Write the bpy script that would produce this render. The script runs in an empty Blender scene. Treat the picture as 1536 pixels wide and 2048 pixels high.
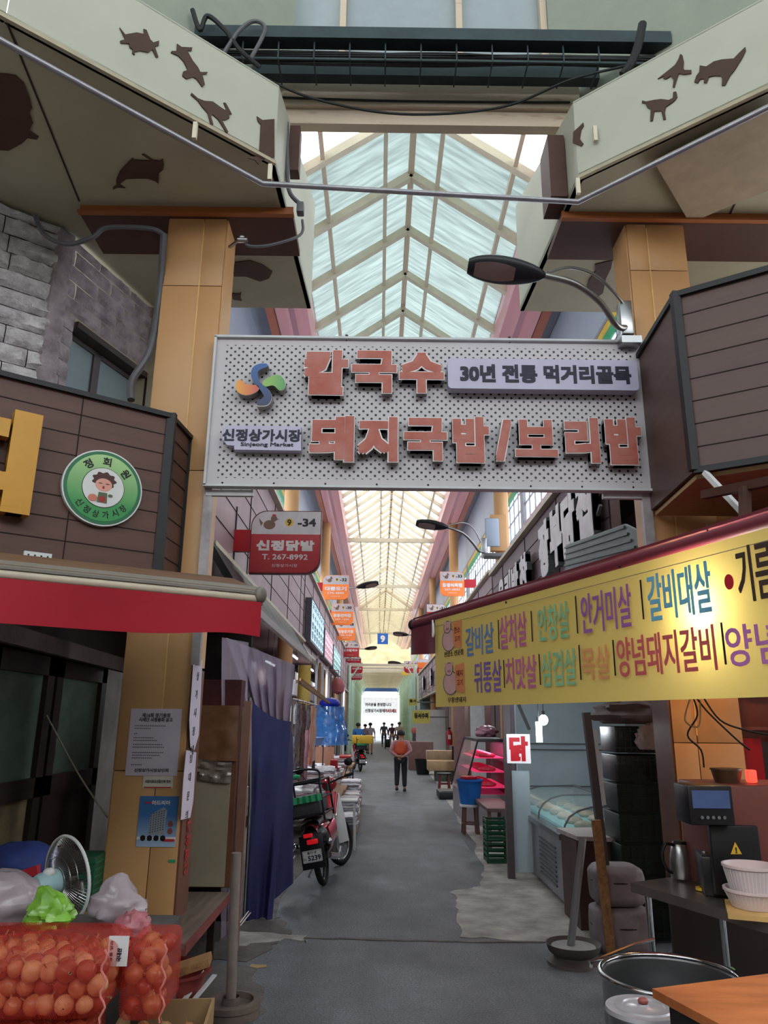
import bpy, bmesh, math, random
from mathutils import Vector, Matrix, Euler
from math import sin, cos, pi, radians as rad
random.seed(7)
SC = bpy.context.scene
COL = SC.collection

# ------------------------------------------------------------------ camera
FPX, CAMH = 1485.0, 1.75
PITCH, ROLL, YAW = rad(15.7), rad(0.55), rad(0.29)
cf = Vector((sin(YAW)*cos(PITCH), cos(YAW)*cos(PITCH), sin(PITCH)))
cr0 = Vector((cos(YAW), -sin(YAW), 0)); cu0 = cr0.cross(cf)
cr = cr0*cos(ROLL)+cu0*sin(ROLL); cu = -cr0*sin(ROLL)+cu0*cos(ROLL)
CAM0 = Vector((0, 0, CAMH))
cd = bpy.data.cameras.new('camera'); cam = bpy.data.objects.new('camera', cd); COL.objects.link(cam)
mw = Matrix((cr, cu, -cf)).transposed().to_4x4(); mw.translation = CAM0
cam.matrix_world = mw
cd.sensor_fit = 'VERTICAL'; cd.sensor_height = 36.0; cd.lens = 36.0*FPX/2048.0
cd.clip_start = 0.05; cd.clip_end = 400
SC.camera = cam
SC.view_settings.view_transform = 'Standard'; SC.view_settings.look = 'None'
SC.view_settings.exposure = 0.42; SC.view_settings.gamma = 1.0
SC.view_settings.use_curve_mapping = False
SC.cycles.max_bounces = 8; SC.cycles.diffuse_bounces = 4; SC.cycles.glossy_bounces = 3
SC.cycles.transmission_bounces = 6; SC.cycles.transparent_max_bounces = 14
SC.cycles.sample_clamp_indirect = 6.0
SC.cycles.caustics_reflective = False; SC.cycles.caustics_refractive = False

# ------------------------------------------------------------------ daylight
W = bpy.data.worlds.new('sky'); SC.world = W; W.use_nodes = True
nt = W.node_tree; bg = nt.nodes['Background']
tc = nt.nodes.new('ShaderNodeTexCoord'); sx = nt.nodes.new('ShaderNodeSeparateXYZ')
rp = nt.nodes.new('ShaderNodeValToRGB'); nt.links.new(tc.outputs['Generated'], sx.inputs[0])
nt.links.new(sx.outputs['Z'], rp.inputs[0]); nt.links.new(rp.outputs[0], bg.inputs['Color'])
rp.color_ramp.elements[0].position = 0.0; rp.color_ramp.elements[0].color = (0.90, 0.95, 1.0, 1)
rp.color_ramp.elements[1].position = 0.6; rp.color_ramp.elements[1].color = (0.93, 0.97, 1.0, 1)
bg.inputs['Strength'].default_value = 4.2

# ------------------------------------------------------------------ pixel -> point helpers (real depth given)
def ray(px, py):
    return (cf + cr*((px-768)/FPX) - cu*((py-1024)/FPX)).normalized()
def pY(px, py, Y):
    d = ray(px, py); return CAM0 + d*(Y/d.y)
def pZ(px, py, z):
    d = ray(px, py); return CAM0 + d*((z-CAMH)/d.z)
def pX(px, py, x):
    d = ray(px, py); return CAM0 + d*(x/d.x)
def pP(px, py, o, n):
    d = ray(px, py); return CAM0 + d*((o-CAM0).dot(n)/d.dot(n))

# ------------------------------------------------------------------ materials
def lin(h):
    h = h.lstrip('#'); out = []
    for i in (0, 2, 4):
        c = int(h[i:i+2], 16)/255.0
        out.append(c/12.92 if c <= 0.04045 else ((c+0.055)/1.055)**2.4)
    return (*out, 1.0)
MATS = {}
def mat(name, col, rough=0.6, metal=0.0, var=0.12, scale=6.0, bump=0.0, col2=None, emit=None, es=0.0, trans=0.0,
        alpha=1.0, spec=0.4, stretch=None, bscale=None, translu=0.0, coat=0.0):
    if name in MATS: return MATS[name]
    m = bpy.data.materials.new(name); m.use_nodes = True; MATS[name] = m
    N = m.node_tree.nodes; L = m.node_tree.links; p = N['Principled BSDF']
    c1 = lin(col)
    p.inputs['Roughness'].default_value = rough; p.inputs['Metallic'].default_value = metal
    p.inputs['Specular IOR Level'].default_value = spec
    p.inputs['Coat Weight'].default_value = coat
    p.inputs['Transmission Weight'].default_value = trans
    p.inputs['Alpha'].default_value = alpha
    t = N.new('ShaderNodeTexCoord'); mp = N.new('ShaderNodeMapping')
    L.new(t.outputs['Object'], mp.inputs[0])
    if stretch: mp.inputs['Scale'].default_value = stretch
    nz = N.new('ShaderNodeTexNoise'); nz.inputs['Scale'].default_value = scale; nz.inputs['Detail'].default_value = 6
    nz.inputs['Roughness'].default_value = 0.6
    L.new(mp.outputs[0], nz.inputs['Vector'])
    r = N.new('ShaderNodeValToRGB'); L.new(nz.outputs['Fac'], r.inputs[0])
    r.color_ramp.elements[0].position = 0.32; r.color_ramp.elements[1].position = 0.68
    if col2: a, b = lin(col2), c1
    else:
        a = tuple(x*(1-var) for x in c1[:3])+(1,); b = tuple(min(1, x*(1+var)) for x in c1[:3])+(1,)
    r.color_ramp.elements[0].color = a; r.color_ramp.elements[1].color = b
    L.new(r.outputs[0], p.inputs['Base Color'])
    if bump:
        n2 = N.new('ShaderNodeTexNoise'); n2.inputs['Scale'].default_value = bscale or scale*4; n2.inputs['Detail'].default_value = 5
        L.new(mp.outputs[0], n2.inputs['Vector'])
        bp = N.new('ShaderNodeBump'); bp.inputs['Strength'].default_value = min(1, bump); bp.inputs['Distance'].default_value = 0.02
        L.new(n2.outputs['Fac'], bp.inputs['Height']); L.new(bp.outputs[0], p.inputs['Normal'])
    if emit:
        p.inputs['Emission Color'].default_value = lin(emit); p.inputs['Emission Strength'].default_value = es
    if translu:
        tr = N.new('ShaderNodeBsdfTranslucent'); L.new(r.outputs[0], tr.inputs['Color'])
        mx = N.new('ShaderNodeMixShader'); mx.inputs[0].default_value = translu
        out = [n for n in N if n.type == 'OUTPUT_MATERIAL'][0]
        L.new(p.outputs[0], mx.inputs[1]); L.new(tr.outputs[0], mx.inputs[2]); L.new(mx.outputs[0], out.inputs[0])
    return m
def nodes_of(m): return m.node_tree.nodes, m.node_tree.links, m.node_tree.nodes['Principled BSDF']
def math_node(N, L, op, a, b=None):
    n = N.new('ShaderNodeMath'); n.operation = op
    for i, v in enumerate((a, b)):
        if v is None: continue
        if isinstance(v, (int, float)): n.inputs[i].default_value = v
        else: L.new(v, n.inputs[i])
    return n.outputs[0]

# ------------------------------------------------------------------ mesh builder
def frame(o, x, up=(0, 0, 1)):
    x = Vector(x).normalized(); up = Vector(up); n = x.cross(up).normalized(); up = n.cross(x).normalized()
    M = Matrix((x, up, n)).transposed().to_4x4(); M.translation = Vector(o); return M
class B:
    def __init__(s, M=None): s.bm = bmesh.new(); s.M = M or Matrix.Identity(4)
    def v(s, p): return s.bm.verts.new(s.M @ Vector(p))
    def face(s, vs, smooth=True):
        try: f = s.bm.faces.new(vs); f.smooth = smooth; return f
        except ValueError: return None
    def hexa(s, P):
        v = [s.v(p) for p in P]
        for q in ((0, 3, 2, 1), (4, 5, 6, 7), (0, 1, 5, 4), (1, 2, 6, 5), (2, 3, 7, 6), (3, 0, 4, 7)): s.face([v[i] for i in q])
        return s
    def box(s, c, d, rz=0, rx=0, ry=0, bev=0.0, taper=1.0):
        R = Euler((rx, ry, rz)).to_matrix(); c = Vector(c); h = [x/2 for x in d]; P = []
        for z in (-1, 1):
            k = taper if z > 0 else 1
            for x, y in ((-1, -1), (1, -1), (1, 1), (-1, 1)): P.append(c + R @ Vector((x*h[0]*k, y*h[1]*k, z*h[2])))
        v = [s.v(p) for p in P]; fs = []
        for q in ((0, 3, 2, 1), (4, 5, 6, 7), (0, 1, 5, 4), (1, 2, 6, 5), (2, 3, 7, 6), (3, 0, 4, 7)): fs.append(s.face([v[i] for i in q]))
        if bev:
            es = {e for f in fs for e in f.edges}
            bmesh.ops.bevel(s.bm, geom=list(es), offset=bev, segments=2, affect='EDGES', profile=0.5)
        return s
    def bar(s, a, b, w, h=None, up=(0, 0, 1)):
        a, b = Vector(a), Vector(b); h = h or w; d = (b-a).normalized(); up = Vector(up)
        if abs(d.dot(up)) > 0.99: up = Vector((0, 1, 0))
        x = d.cross(up).normalized()*(w/2); y = x.cross(d).normalized()*(h/2)
        return s.hexa([a-x-y, a+x-y, a+x+y, a-x+y, b-x-y, b+x-y, b+x+y, b-x+y])
    def tube(s, pts, r, n=8, closed=False, cap=True):
        pts = [Vector(p) for p in pts]; rr = r if isinstance(r, (list, tuple)) else [r]*len(pts)
        rings = []; ref = None; k = len(pts)
        for i, p in enumerate(pts):
            if closed: t = (pts[(i+1) % k]-pts[i-1]).normalized()
            else: t = (pts[min(i+1, k-1)]-pts[max(i-1, 0)]).normalized()
            if ref is None: ref = Vector((0, 0, 1)) if abs(t.z) < 0.9 else Vector((1, 0, 0))
            u = (ref - t*ref.dot(t))
            if u.length < 1e-5: u = t.orthogonal()
            u.normalize(); ref = u; w = t.cross(u)
            rings.append([s.v(p+u*cos(2*pi*j/n)*rr[i]+w*sin(2*pi*j/n)*rr[i]) for j in range(n)])
        R = range(k if closed else k-1)
        for i in R:
            a, b = rings[i], rings[(i+1) % k]
            for j in range(n): s.face([a[j], a[(j+1) % n], b[(j+1) % n], b[j]])
        if cap and not closed: s.face(rings[0][::-1]); s.face(rings[-1])
        return s
    def cyl(s, a, b, r, r2=None, n=20): return s.tube([a, b], [r, r if r2 is None else r2], n)
    def lathe(s, prof, c=(0, 0, 0), n=24, R=None, a0=0, a1=2*pi, cap=False):
        c = Vector(c); R = R or Matrix.Identity(3); full = abs(a1-a0-2*pi) < 1e-6; m = n if full else n+1; rings = []
        for r, z in prof:
            rings.append([s.v(c + R @ Vector((r*cos(a0+(a1-a0)*j/n), r*sin(a0+(a1-a0)*j/n), z))) for j in range(m)])
        for i in range(len(prof)-1):
            for j in range(n):
                j2 = (j+1) % m; s.face([rings[i][j], rings[i][j2], rings[i+1][j2], rings[i+1][j]])
        if cap: s.face(rings[0][::-1]); s.face(rings[-1])
        return s
    def ball(s, c, r, n=12, m=8, R=None):
        r = r if isinstance(r, (list, tuple)) else (r, r, r); c = Vector(c); R = R or Matrix.Identity(3); rings = []
        top = s.v(c+R @ Vector((0, 0, r[2]))); bot = s.v(c-R @ Vector((0, 0, r[2])))
        for i in range(1, m):
            a = pi*i/m; rings.append([s.v(c+R @ Vector((r[0]*sin(a)*cos(2*pi*j/n), r[1]*sin(a)*sin(2*pi*j/n), r[2]*cos(a)))) for j in range(n)])
        for j in range(n):
            s.face([top, rings[0][j], rings[0][(j+1) % n]]); s.face([bot, rings[-1][(j+1) % n], rings[-1][j]])
            for i in range(m-2): s.face([rings[i][j], rings[i+1][j], rings[i+1][(j+1) % n], rings[i][(j+1) % n]])
        return s
    def prism(s, poly, z0, z1):      # polygon in frame xy, extruded z0..z1
        a = [s.v((p[0], p[1], z0)) for p in poly]; b = [s.v((p[0], p[1], z1)) for p in poly]; k = len(poly)
        s.face(a[::-1], False); s.face(b, False)
        for i in range(k): s.face([a[i], a[(i+1) % k], b[(i+1) % k], b[i]])
        return s
    def slab(s, pts, off):           # world polygon thickened by vector off
        off = Vector(off); a = [s.v(p) for p in pts]; b = [s.v(Vector(p)+off) for p in pts]; k = len(pts)
        s.face(a[::-1], False); s.face(b, False)
        for i in range(k): s.face([a[i], a[(i+1) % k], b[(i+1) % k], b[i]])
        return s
    def grid(s, fn, nu, nv, th=None):
        G = [[s.v(fn(i/nu, j/nv)) for j in range(nv+1)] for i in range(nu+1)]
        for i in range(nu):
            for j in range(nv): s.face([G[i][j], G[i+1][j], G[i+1][j+1], G[i][j+1]])
        if th:
            off = s.M.to_3x3() @ Vector(th)
            H = [[s.bm.verts.new(v.co+off) for v in row] for row in G]
            for i in range(nu):
                for j in range(nv): s.face([H[i][j], H[i][j+1], H[i+1][j+1], H[i+1][j]])
            for i in range(nu):
                s.face([G[i][0], H[i][0], H[i+1][0], G[i+1][0]]); s.face([G[i][nv], G[i+1][nv], H[i+1][nv], H[i][nv]])
            for j in range(nv):
                s.face([G[0][j], G[0][j+1], H[0][j+1], H[0][j]]); s.face([G[nu][j], H[nu][j], H[nu][j+1], G[nu][j+1]])
        return s
    def add_mesh(s, me, M):
        vs = [s.v(M @ v.co) for v in me.vertices]
        for p in me.polygons: s.face([vs[i] for i in p.vertices])
        return s
ROOTM = {}
ROOTI = {}
def _mesh(name, b, m, Minv, flip=True):
    bmesh.ops.recalc_face_normals(b.bm, faces=b.bm.faces[:])
    b.bm.transform(Minv)
    me = bpy.data.meshes.new(name); b.bm.to_mesh(me); b.bm.free()
    for mm in (m if isinstance(m, (list, tuple)) else [m]): me.materials.append(mm)
    if len(me.polygons): me.set_sharp_from_angle(angle=rad(38))
    return me
def props(o, label=None, cat=None, group=None, kind=None):
    if label: o['label'] = label
    if cat: o['category'] = cat
    if group: o['group'] = group
    if kind: o['kind'] = kind
    return o
def thing(name, label, cat, loc=(0, 0, 0), group=None, rz=0, kind=None):
    o = bpy.data.objects.new(name, None); COL.objects.link(o); o.empty_display_size = 0.1
    o.location = loc; o.rotation_euler = (0, 0, rz)
    M = Matrix.Translation(Vector(loc)) @ Matrix.Rotation(rz, 4, 'Z')
    ROOTI[o.name] = M.inverted()
    return props(o, label, cat, group, kind)
def part(t, name, b, m, label=None, kind=None):
    inv = ROOTI[t.name]; o = bpy.data.objects.new(name, _mesh(name, b, m, inv)); COL.objects.link(o)
    o.parent = t; ROOTI[o.name] = inv
    return props(o, label, None, None, kind)
def solo(name, label, cat, b, m, group=None, kind=None):
    co = [v.co for v in b.bm.verts]
    c = Vector(((min(v.x for v in co)+max(v.x for v in co))/2, (min(v.y for v in co)+max(v.y for v in co))/2, min(v.z for v in co)))
    inv = Matrix.Translation(-c); o = bpy.data.objects.new(name, _mesh(name, b, m, inv)); COL.objects.link(o)
    o.location = c; ROOTI[o.name] = inv
    return props(o, label, cat, group, kind)
def struct(name, b, m): return solo(name, None, None, b, m, kind='structure')
def dup(root, loc=None, rz=None, label=None, group=None, scale=None):
    def cp(o, par):
        c = o.copy(); COL.objects.link(c)
        if par: c.parent = par
        for ch in o.children: cp(ch, c)
        return c
    r = cp(root, None)
    if loc is not None: r.location = loc
    if rz is not None: r.rotation_euler = (0, 0, rz)
    if scale is not None: r.scale = scale if hasattr(scale, '__len__') else (scale,)*3
    if label: r['label'] = label
    if group: r['group'] = group
    return r
# text as mesh in a frame: centred, height h, width w (optional)
TXT = {}
def text_mesh(s, bold=0.0, res=3):
    k = (s, bold, res)
    if k in TXT: return TXT[k]
    c = bpy.data.curves.new('lettering', 'FONT'); c.body = s; c.resolution_u = res; c.extrude = 0.5; c.offset = bold
    o = bpy.data.objects.new('lettering', c); COL.objects.link(o); bpy.context.view_layer.update()
    me = bpy.data.meshes.new_from_object(o.evaluated_get(bpy.context.evaluated_depsgraph_get()))
    bpy.data.objects.remove(o); xs = [v.co for v in me.vertices]
    bb = (min(v.x for v in xs), max(v.x for v in xs), min(v.y for v in xs), max(v.y for v in xs))
    TXT[k] = (me, bb); return TXT[k]
def add_text(b, s, x, y, h, w=None, z0=0.0, d=0.003, bold=0.0, res=3, M=None, shear=0.0):
    if bold:            # heavy weight: overlapping copies of the glyph around its centre line
        k = bold*h*1.25; e = 8 if h > .2 else 4; hh = h-2*k; ww = (w-2*k) if w else None
        for i, (dx, dy) in enumerate(((-1, -1), (1, -1), (1, 1), (-1, 1), (0, -1), (1, 0), (0, 1), (-1, 0))[:e]):
            add_text(b, s, x+k*dx, y+k*dy, hh, ww, z0+.0002*(i+1), d, 0, res, M, shear)
        add_text(b, s, x, y, hh, ww, z0, d, 0, res, M, shear); return b
    me, bb = text_mesh(s, bold, res); sy = h/(bb[3]-bb[2]); sxx = (w/(bb[1]-bb[0])) if w else sy
    T = Matrix.Translation((x, y, z0+d/2)) @ (M or Matrix.Identity(4)) @ Matrix(((sxx, shear*sy, 0, 0), (0, sy, 0, 0), (0, 0, d, 0), (0, 0, 0, 1))) \
        @ Matrix.Translation((-(bb[0]+bb[1])/2, -(bb[2]+bb[3])/2, 0))
    b.add_mesh(me, T); return b
def rrect(x0, y0, x1, y1, r, n=5, corners=(1, 1, 1, 1)):
    P = []
    for k, (cx, cy, a) in enumerate(((x1-r, y1-r, 0), (x0+r, y1-r, pi/2), (x0+r, y0+r, pi), (x1-r, y0+r, 3*pi/2))):
        if corners[k]:
            for i in range(n+1): P.append((cx+r*cos(a+pi/2*i/n), cy+r*sin(a+pi/2*i/n)))
        else: P.append(((x1, y1), (x0, y1), (x0, y0), (x1, y0))[k])
    return P
def bez(ctrl, n=8):   # closed Catmull-Rom through points
    P = [Vector(c) for c in ctrl]; k = len(P); out = []
    for i in range(k):
        p0, p1, p2, p3 = P[i-1], P[i], P[(i+1) % k], P[(i+2) % k]
        for j in range(n):
            t = j/n; out.append(0.5*((2*p1)+(p2-p0)*t+(2*p0-5*p1+4*p2-p3)*t*t+(3*p1-p0-3*p2+p3)*t**3))
    return [tuple(o) for o in out]
def crv(ctrl, n=8):   # open Catmull-Rom
    P = [Vector(c) for c in ctrl]; P = [P[0]]+P+[P[-1]]; out = []
    for i in range(1, len(P)-2):
        p0, p1, p2, p3 = P[i-1], P[i], P[i+1], P[i+2]
        for j in range(n):
            t = j/n; out.append(0.5*((2*p1)+(p2-p0)*t+(2*p0-5*p1+4*p2-p3)*t*t+(3*p1-p0-3*p2+p3)*t**3))
    out.append(P[-2]); return out
def nzf(x, y, z=0, s=1.0):
    from mathutils import noise
    return noise.noise(Vector((x*s, y*s, z*s)))

# ================================================================== MATERIALS
M_cream = mat('cream_paint', 'cfc4ae', .55, var=.08, scale=3, bump=.1)
M_creamrust = mat('rusty_cream_paint', 'c9b6a0', .65, col2='8a5a3c', scale=2.2, stretch=(1, 1, 6), bump=.15)
nd = M_creamrust.node_tree.nodes
for n_ in nd:
    if n_.type == 'VALTORGB': n_.color_ramp.elements[0].position = .22; n_.color_ramp.elements[1].position = .42
M_fascia = mat('fascia_sheet', 'b0b0a0', .45, var=.05, scale=1.5)
M_soffit = mat('soffit_sheet', 'a29a82', .55, var=.08, scale=1.2)
M_brown = mat('brown_sheet', '4a2c22', .55, var=.1)
M_darkbrown = mat('dark_brown_wood', '2e211d', .55, var=.25, scale=4, stretch=(1, 1, .15))
M_pillar = mat('orange_tan_panel', 'c49564', .42, var=.06, scale=1.3, bump=.03)
M_joint = mat('joint_line', '8a5c30', .6)
M_jointw = mat('pale_joint', 'e0b878', .6)
M_plank = mat('brown_plank', '5e4038', .5, var=.14, scale=2, stretch=(.4, .4, 5))
M_groove = mat('plank_groove', '2a1a16', .8)
M_blk = mat('black_trim', '1c1a1c', .5)
M_steel = mat('dark_steel', '3a4448', .5, .5, var=.15, scale=5)
M_stain = mat('stainless', 'a8a8aa', .28, .95, var=.1, scale=3)
M_chrome = mat('chrome', 'c4c4c6', .15, 1.0, var=.02)
M_black = mat('black_plastic', '16161a', .38, var=.1)
M_rubber = mat('black_rubber', '121214', .8)
M_white = mat('white_plastic', 'd8d8d8', .4, var=.04)
M_whitep = mat('white_paint', 'c9c9cc', .5, var=.06)
M_red = mat('red_paint', 'b01c28', .4, var=.08)
M_signred = mat('sign_red', 'b83038', .4, var=.06)
M_orange = mat('sign_orange', 'e8742c', .4, var=.06)
M_navy = mat('navy_ink', '16182e', .5)
M_ink = mat('black_ink', '121212', .5)
M_wink = mat('white_ink', 'e4dcdc', .5)
M_pink = mat('pink_gutter', 'e4a4ac', .3, var=.12, scale=.5, stretch=(3, .3, 1), coat=.3)
M_coral = mat('coral_flange', 'c87860', .4, var=.15, scale=.5)
M_panelbl = mat('bluegrey_panel', 'a4aebe', .45, var=.08, scale=.6)
M_facade = mat('mauve_brown_facade', '9c8286', .5, var=.12, scale=1.5)
M_facader = mat('plum_brown_facade', '6c5458', .5, var=.12, scale=1.5)
M_wood = mat('worn_wood', '9a7048', .6, col2='6b4a2e', scale=3, stretch=(8, .5, 8), bump=.15)
M_card = mat('cardboard', 'a58660', .8, var=.1, bump=.05)
M_dark = mat('dark_interior', '221a19', .8, var=.3)
M_green = mat('green_paint', 'c4dfca', .5, var=.12)
M_gcrate = mat('green_crate', '175038', .45, var=.2)
M_grey = mat('grey_plastic', '6a6a6e', .5)
M_tar = mat('black_cable', '151414', .6)
M_cable = mat('grey_conduit', '5a585c', .45)

# roof panel: milky corrugated plastic that lets daylight through
def roof_mat(name, col, clear):
    m = bpy.data.materials.new(name); m.use_nodes = True; N = m.node_tree.nodes; L = m.node_tree.links
    N.remove(N['Principled BSDF']); out = [n for n in N if n.type == 'OUTPUT_MATERIAL'][0]
    t = N.new('ShaderNodeTexCoord'); mp = N.new('ShaderNodeMapping'); mp.inputs['Scale'].default_value = (1.0, 9, 1)
    nz = N.new('ShaderNodeTexNoise'); nz.inputs['Scale'].default_value = 1.6; nz.inputs['Detail'].default_value = 8
    r = N.new('ShaderNodeValToRGB'); c = lin(col)
    r.color_ramp.elements[0].color = tuple(x*.72 for x in c[:3])+(1,); r.color_ramp.elements[1].color = c
    r.color_ramp.elements[0].position = .3; r.color_ramp.elements[1].position = .65
    L.new(t.outputs['Object'], mp.inputs[0]); L.new(mp.outputs[0], nz.inputs[0]); L.new(nz.outputs[0], r.inputs[0])
    tr = N.new('ShaderNodeBsdfTranslucent'); L.new(r.outputs[0], tr.inputs[0])
    tp = N.new('ShaderNodeBsdfTransparent'); tp.inputs[0].default_value = c
    mx = N.new('ShaderNodeMixShader'); mx.inputs[0].default_value = clear
    L.new(tr.outputs[0], mx.inputs[1]); L.new(tp.outputs[0], mx.inputs[2]); L.new(mx.outputs[0], out.inputs[0])
    return m
M_roof = roof_mat('milky_roof_panel', 'a8b0ae', .08)
M_roof2 = roof_mat('milky_roof_panel_clean', 'e2e2de', .26)
M_roof3 = roof_mat('warm_roof_panel', 'dedace', .24)
M_clere = roof_mat('clerestory_panel', 'f4f6fa', .55)

# asphalt
def asphalt():
    m = mat('asphalt', '6e7076', .62, var=.2, scale=2.0, bump=.5, bscale=90, spec=.35)
    N, L, p = nodes_of(m); t = [n for n in N if n.type == 'TEX_COORD'][0]
    base = [l for l in L if l.to_socket == p.inputs['Base Color']][0].from_socket
    n1 = N.new('ShaderNodeTexNoise'); n1.inputs['Scale'].default_value = 70; n1.inputs['Detail'].default_value = 3
    L.new(t.outputs['Object'], n1.inputs[0]); r1 = N.new('ShaderNodeValToRGB'); L.new(n1.outputs[0], r1.inputs[0])
    r1.color_ramp.elements[0].color = (.55, .55, .56, 1); r1.color_ramp.elements[1].color = (1.25, 1.25, 1.28, 1)
    r1.color_ramp.elements[0].position = .35; r1.color_ramp.elements[1].position = .65
    mx = N.new('ShaderNodeMixRGB'); mx.blend_type = 'MULTIPLY'; mx.inputs[0].default_value = .8
    L.new(base, mx.inputs[1]); L.new(r1.outputs[0], mx.inputs[2])
    n3 = N.new('ShaderNodeTexNoise'); n3.inputs['Scale'].default_value = .7; n3.inputs['Detail'].default_value = 9; n3.inputs['Roughness'].default_value = .7
    mp = N.new('ShaderNodeMapping'); mp.inputs['Scale'].default_value = (1.6, .5, 1); L.new(t.outputs['Object'], mp.inputs[0]); L.new(mp.outputs[0], n3.inputs[0])
    r3 = N.new('ShaderNodeValToRGB'); L.new(n3.outputs[0], r3.inputs[0]); r3.color_ramp.elements[0].color = (.5, .5, .5, 1)
    r3.color_ramp.elements[0].position = .3; r3.color_ramp.elements[1].position = .62; r3.color_ramp.elements[1].color = (1.1, 1.1, 1.1, 1)
    m2 = N.new('ShaderNodeMixRGB'); m2.blend_type = 'MULTIPLY'; m2.inputs[0].default_value = .8
    L.new(mx.outputs[0], m2.inputs[1]); L.new(r3.outputs[0], m2.inputs[2])
    L.new(m2.outputs[0], p.inputs['Base Color'])
    rr = N.new('ShaderNodeMapRange'); rr.inputs['To Min'].default_value = .42; rr.inputs['To Max'].default_value = .8
    L.new(n3.outputs[0], rr.inputs[0]); L.new(rr.outputs[0], p.inputs['Roughness'])
    return m
M_asph = asphalt()
M_conc = mat('worn_concrete', 'b0aaa4', .75, col2='7c7672', scale=3.5, bump=.4, bscale=30)
M_dirt = mat('dirty_pavement', '6c6462', .75, col2='4c4644', scale=3, bump=.4, bscale=40)

# ================================================================== GROUND
b = B(); b.grid(lambda u, v: Vector((-9+19*u, -9+99*v, 0)), 4, 20); struct('floor', b, M_asph)
def patch(name, pts, m, h=.006):
    b = B(); b.slab([Vector((x, y, .0)) for x, y in pts], (0, 0, h)); return struct(name, b, m)
def rag(pts, k=.035, n=6):   # ragged outline
    out = []
    for i in range(len(pts)):
        a, c = Vector(pts[i]), Vector(pts[(i+1) % len(pts)])
        for j in range(n):
            p = a.lerp(c, j/n); d = (c-a).orthogonal().normalized() if (c-a).length else Vector((0, 0))
            p = p + Vector((random.uniform(-k, k), random.uniform(-k, k))); out.append((p.x, p.y))
    return out
patch('trim_1', rag([(.72, 7.0), (.80, 7.9), (.80, 8.7), (1.15, 9.0), (1.3, 9.9), (1.45, 12), (1.5, 15), (1.75, 22), (1.9, 60), (3, 60), (3, 7.2), (1.9, 6.9), (1.35, 6.85)]), M_conc)
patch('trim_2', rag([(-3, 6.4), (-.95, 6.3), (-.75, 6.9), (-.78, 7.3), (-.95, 7.6), (-.9, 12), (-.9, 30), (-1.1, 60), (-3, 60)], .05), M_dirt, .005)
patch('trim_3', rag([(-5, 2.5), (-.95, 2.5), (-.72, 4.5), (-.7, 5.4), (-.95, 6.2), (-5, 6.3)], .05), M_dirt, .004)
patch('trim_4', rag([(-1.12, 6.64), (-.73, 6.86), (-.55, 6.8), (-.6, 7.0), (-1.2, 7.1)], .03), M_conc, .008)
# long resurfacing seam across the alley
patch('trim_5', rag([(-.85, 6.93), (0, 6.86), (.8, 6.82), (1.4, 6.84), (1.4, 6.87), (.8, 6.85), (0, 6.90), (-.85, 6.97)], .012), M_dirt, .007)

# ================================================================== PLAZA AROUND THE CAMERA
M_plazar = roof_mat('plaza_roof_panel', 'b0b6b4', .12)
b = B(); b.box((0, -1.5, 12.0), (26, 17.4, .03)); struct('ceiling_plaza', b, M_plazar)  # unseen plaza roof, put in to dim the daylight at the gate
M_plaza = mat('plaza_building', '8a857c', .7, var=.15, scale=1)
b = B(); b.box((0, -9.2, 4), (20, .3, 8)); struct('wall_back', b, M_plaza)
b = B(); b.box((-10.2, -3, 4), (.3, 12, 8)); struct('wall_plaza_left', b, M_plaza)
b = B(); b.box((10.2, -3, 4), (.3, 12, 8)); struct('wall_plaza_right', b, M_plaza)
# ================================================================== ALLEY BUILDINGS
def wall(name, lo, hi, m):
    b = B(); c = [(lo[i]+hi[i])/2 for i in range(3)]; d = [hi[i]-lo[i] for i in range(3)]; b.box(c, d); return struct(name, b, m)
M_wallin = mat('grimy_wall', '8a807c', .8, col2='6a605c', scale=2)
wall('wall_left', (-3.1, 7.2, 0), (-3.0, 44, 5.2), M_wallin)
wall('wall_right', (3.5, 7.2, 0), (3.6, 44, 4.7), M_wallin)
wall('wall_left_far', (-3.1, 44, 0), (-2.0, 70, 4.5), mat('pale_green_wall', 'b0bcb0', .6))
wall('wall_right_far', (2.4, 44, 0), (3.6, 70, 4.5), MATS['pale_green_wall'])
# roofs over the shops, so light only comes from the arcade
wall('wall_left_shop_roof', (-3.0, 7.2, 5.05), (-2.25, 60, 5.15), M_facade)
wall('wall_right_shop_roof', (2.75, 7.2, 4.55), (3.5, 60, 4.65), M_facader)
# upper side walls: blue-grey panel above a clerestory
wall('wall_left_upper', (-2.42, 7.0, 7.0), (-2.32, 74, 8.75), M_panelbl)
wall('wall_right_upper', (3.12, 7.0, 7.1), (3.22, 74, 8.75), M_panelbl)
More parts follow.
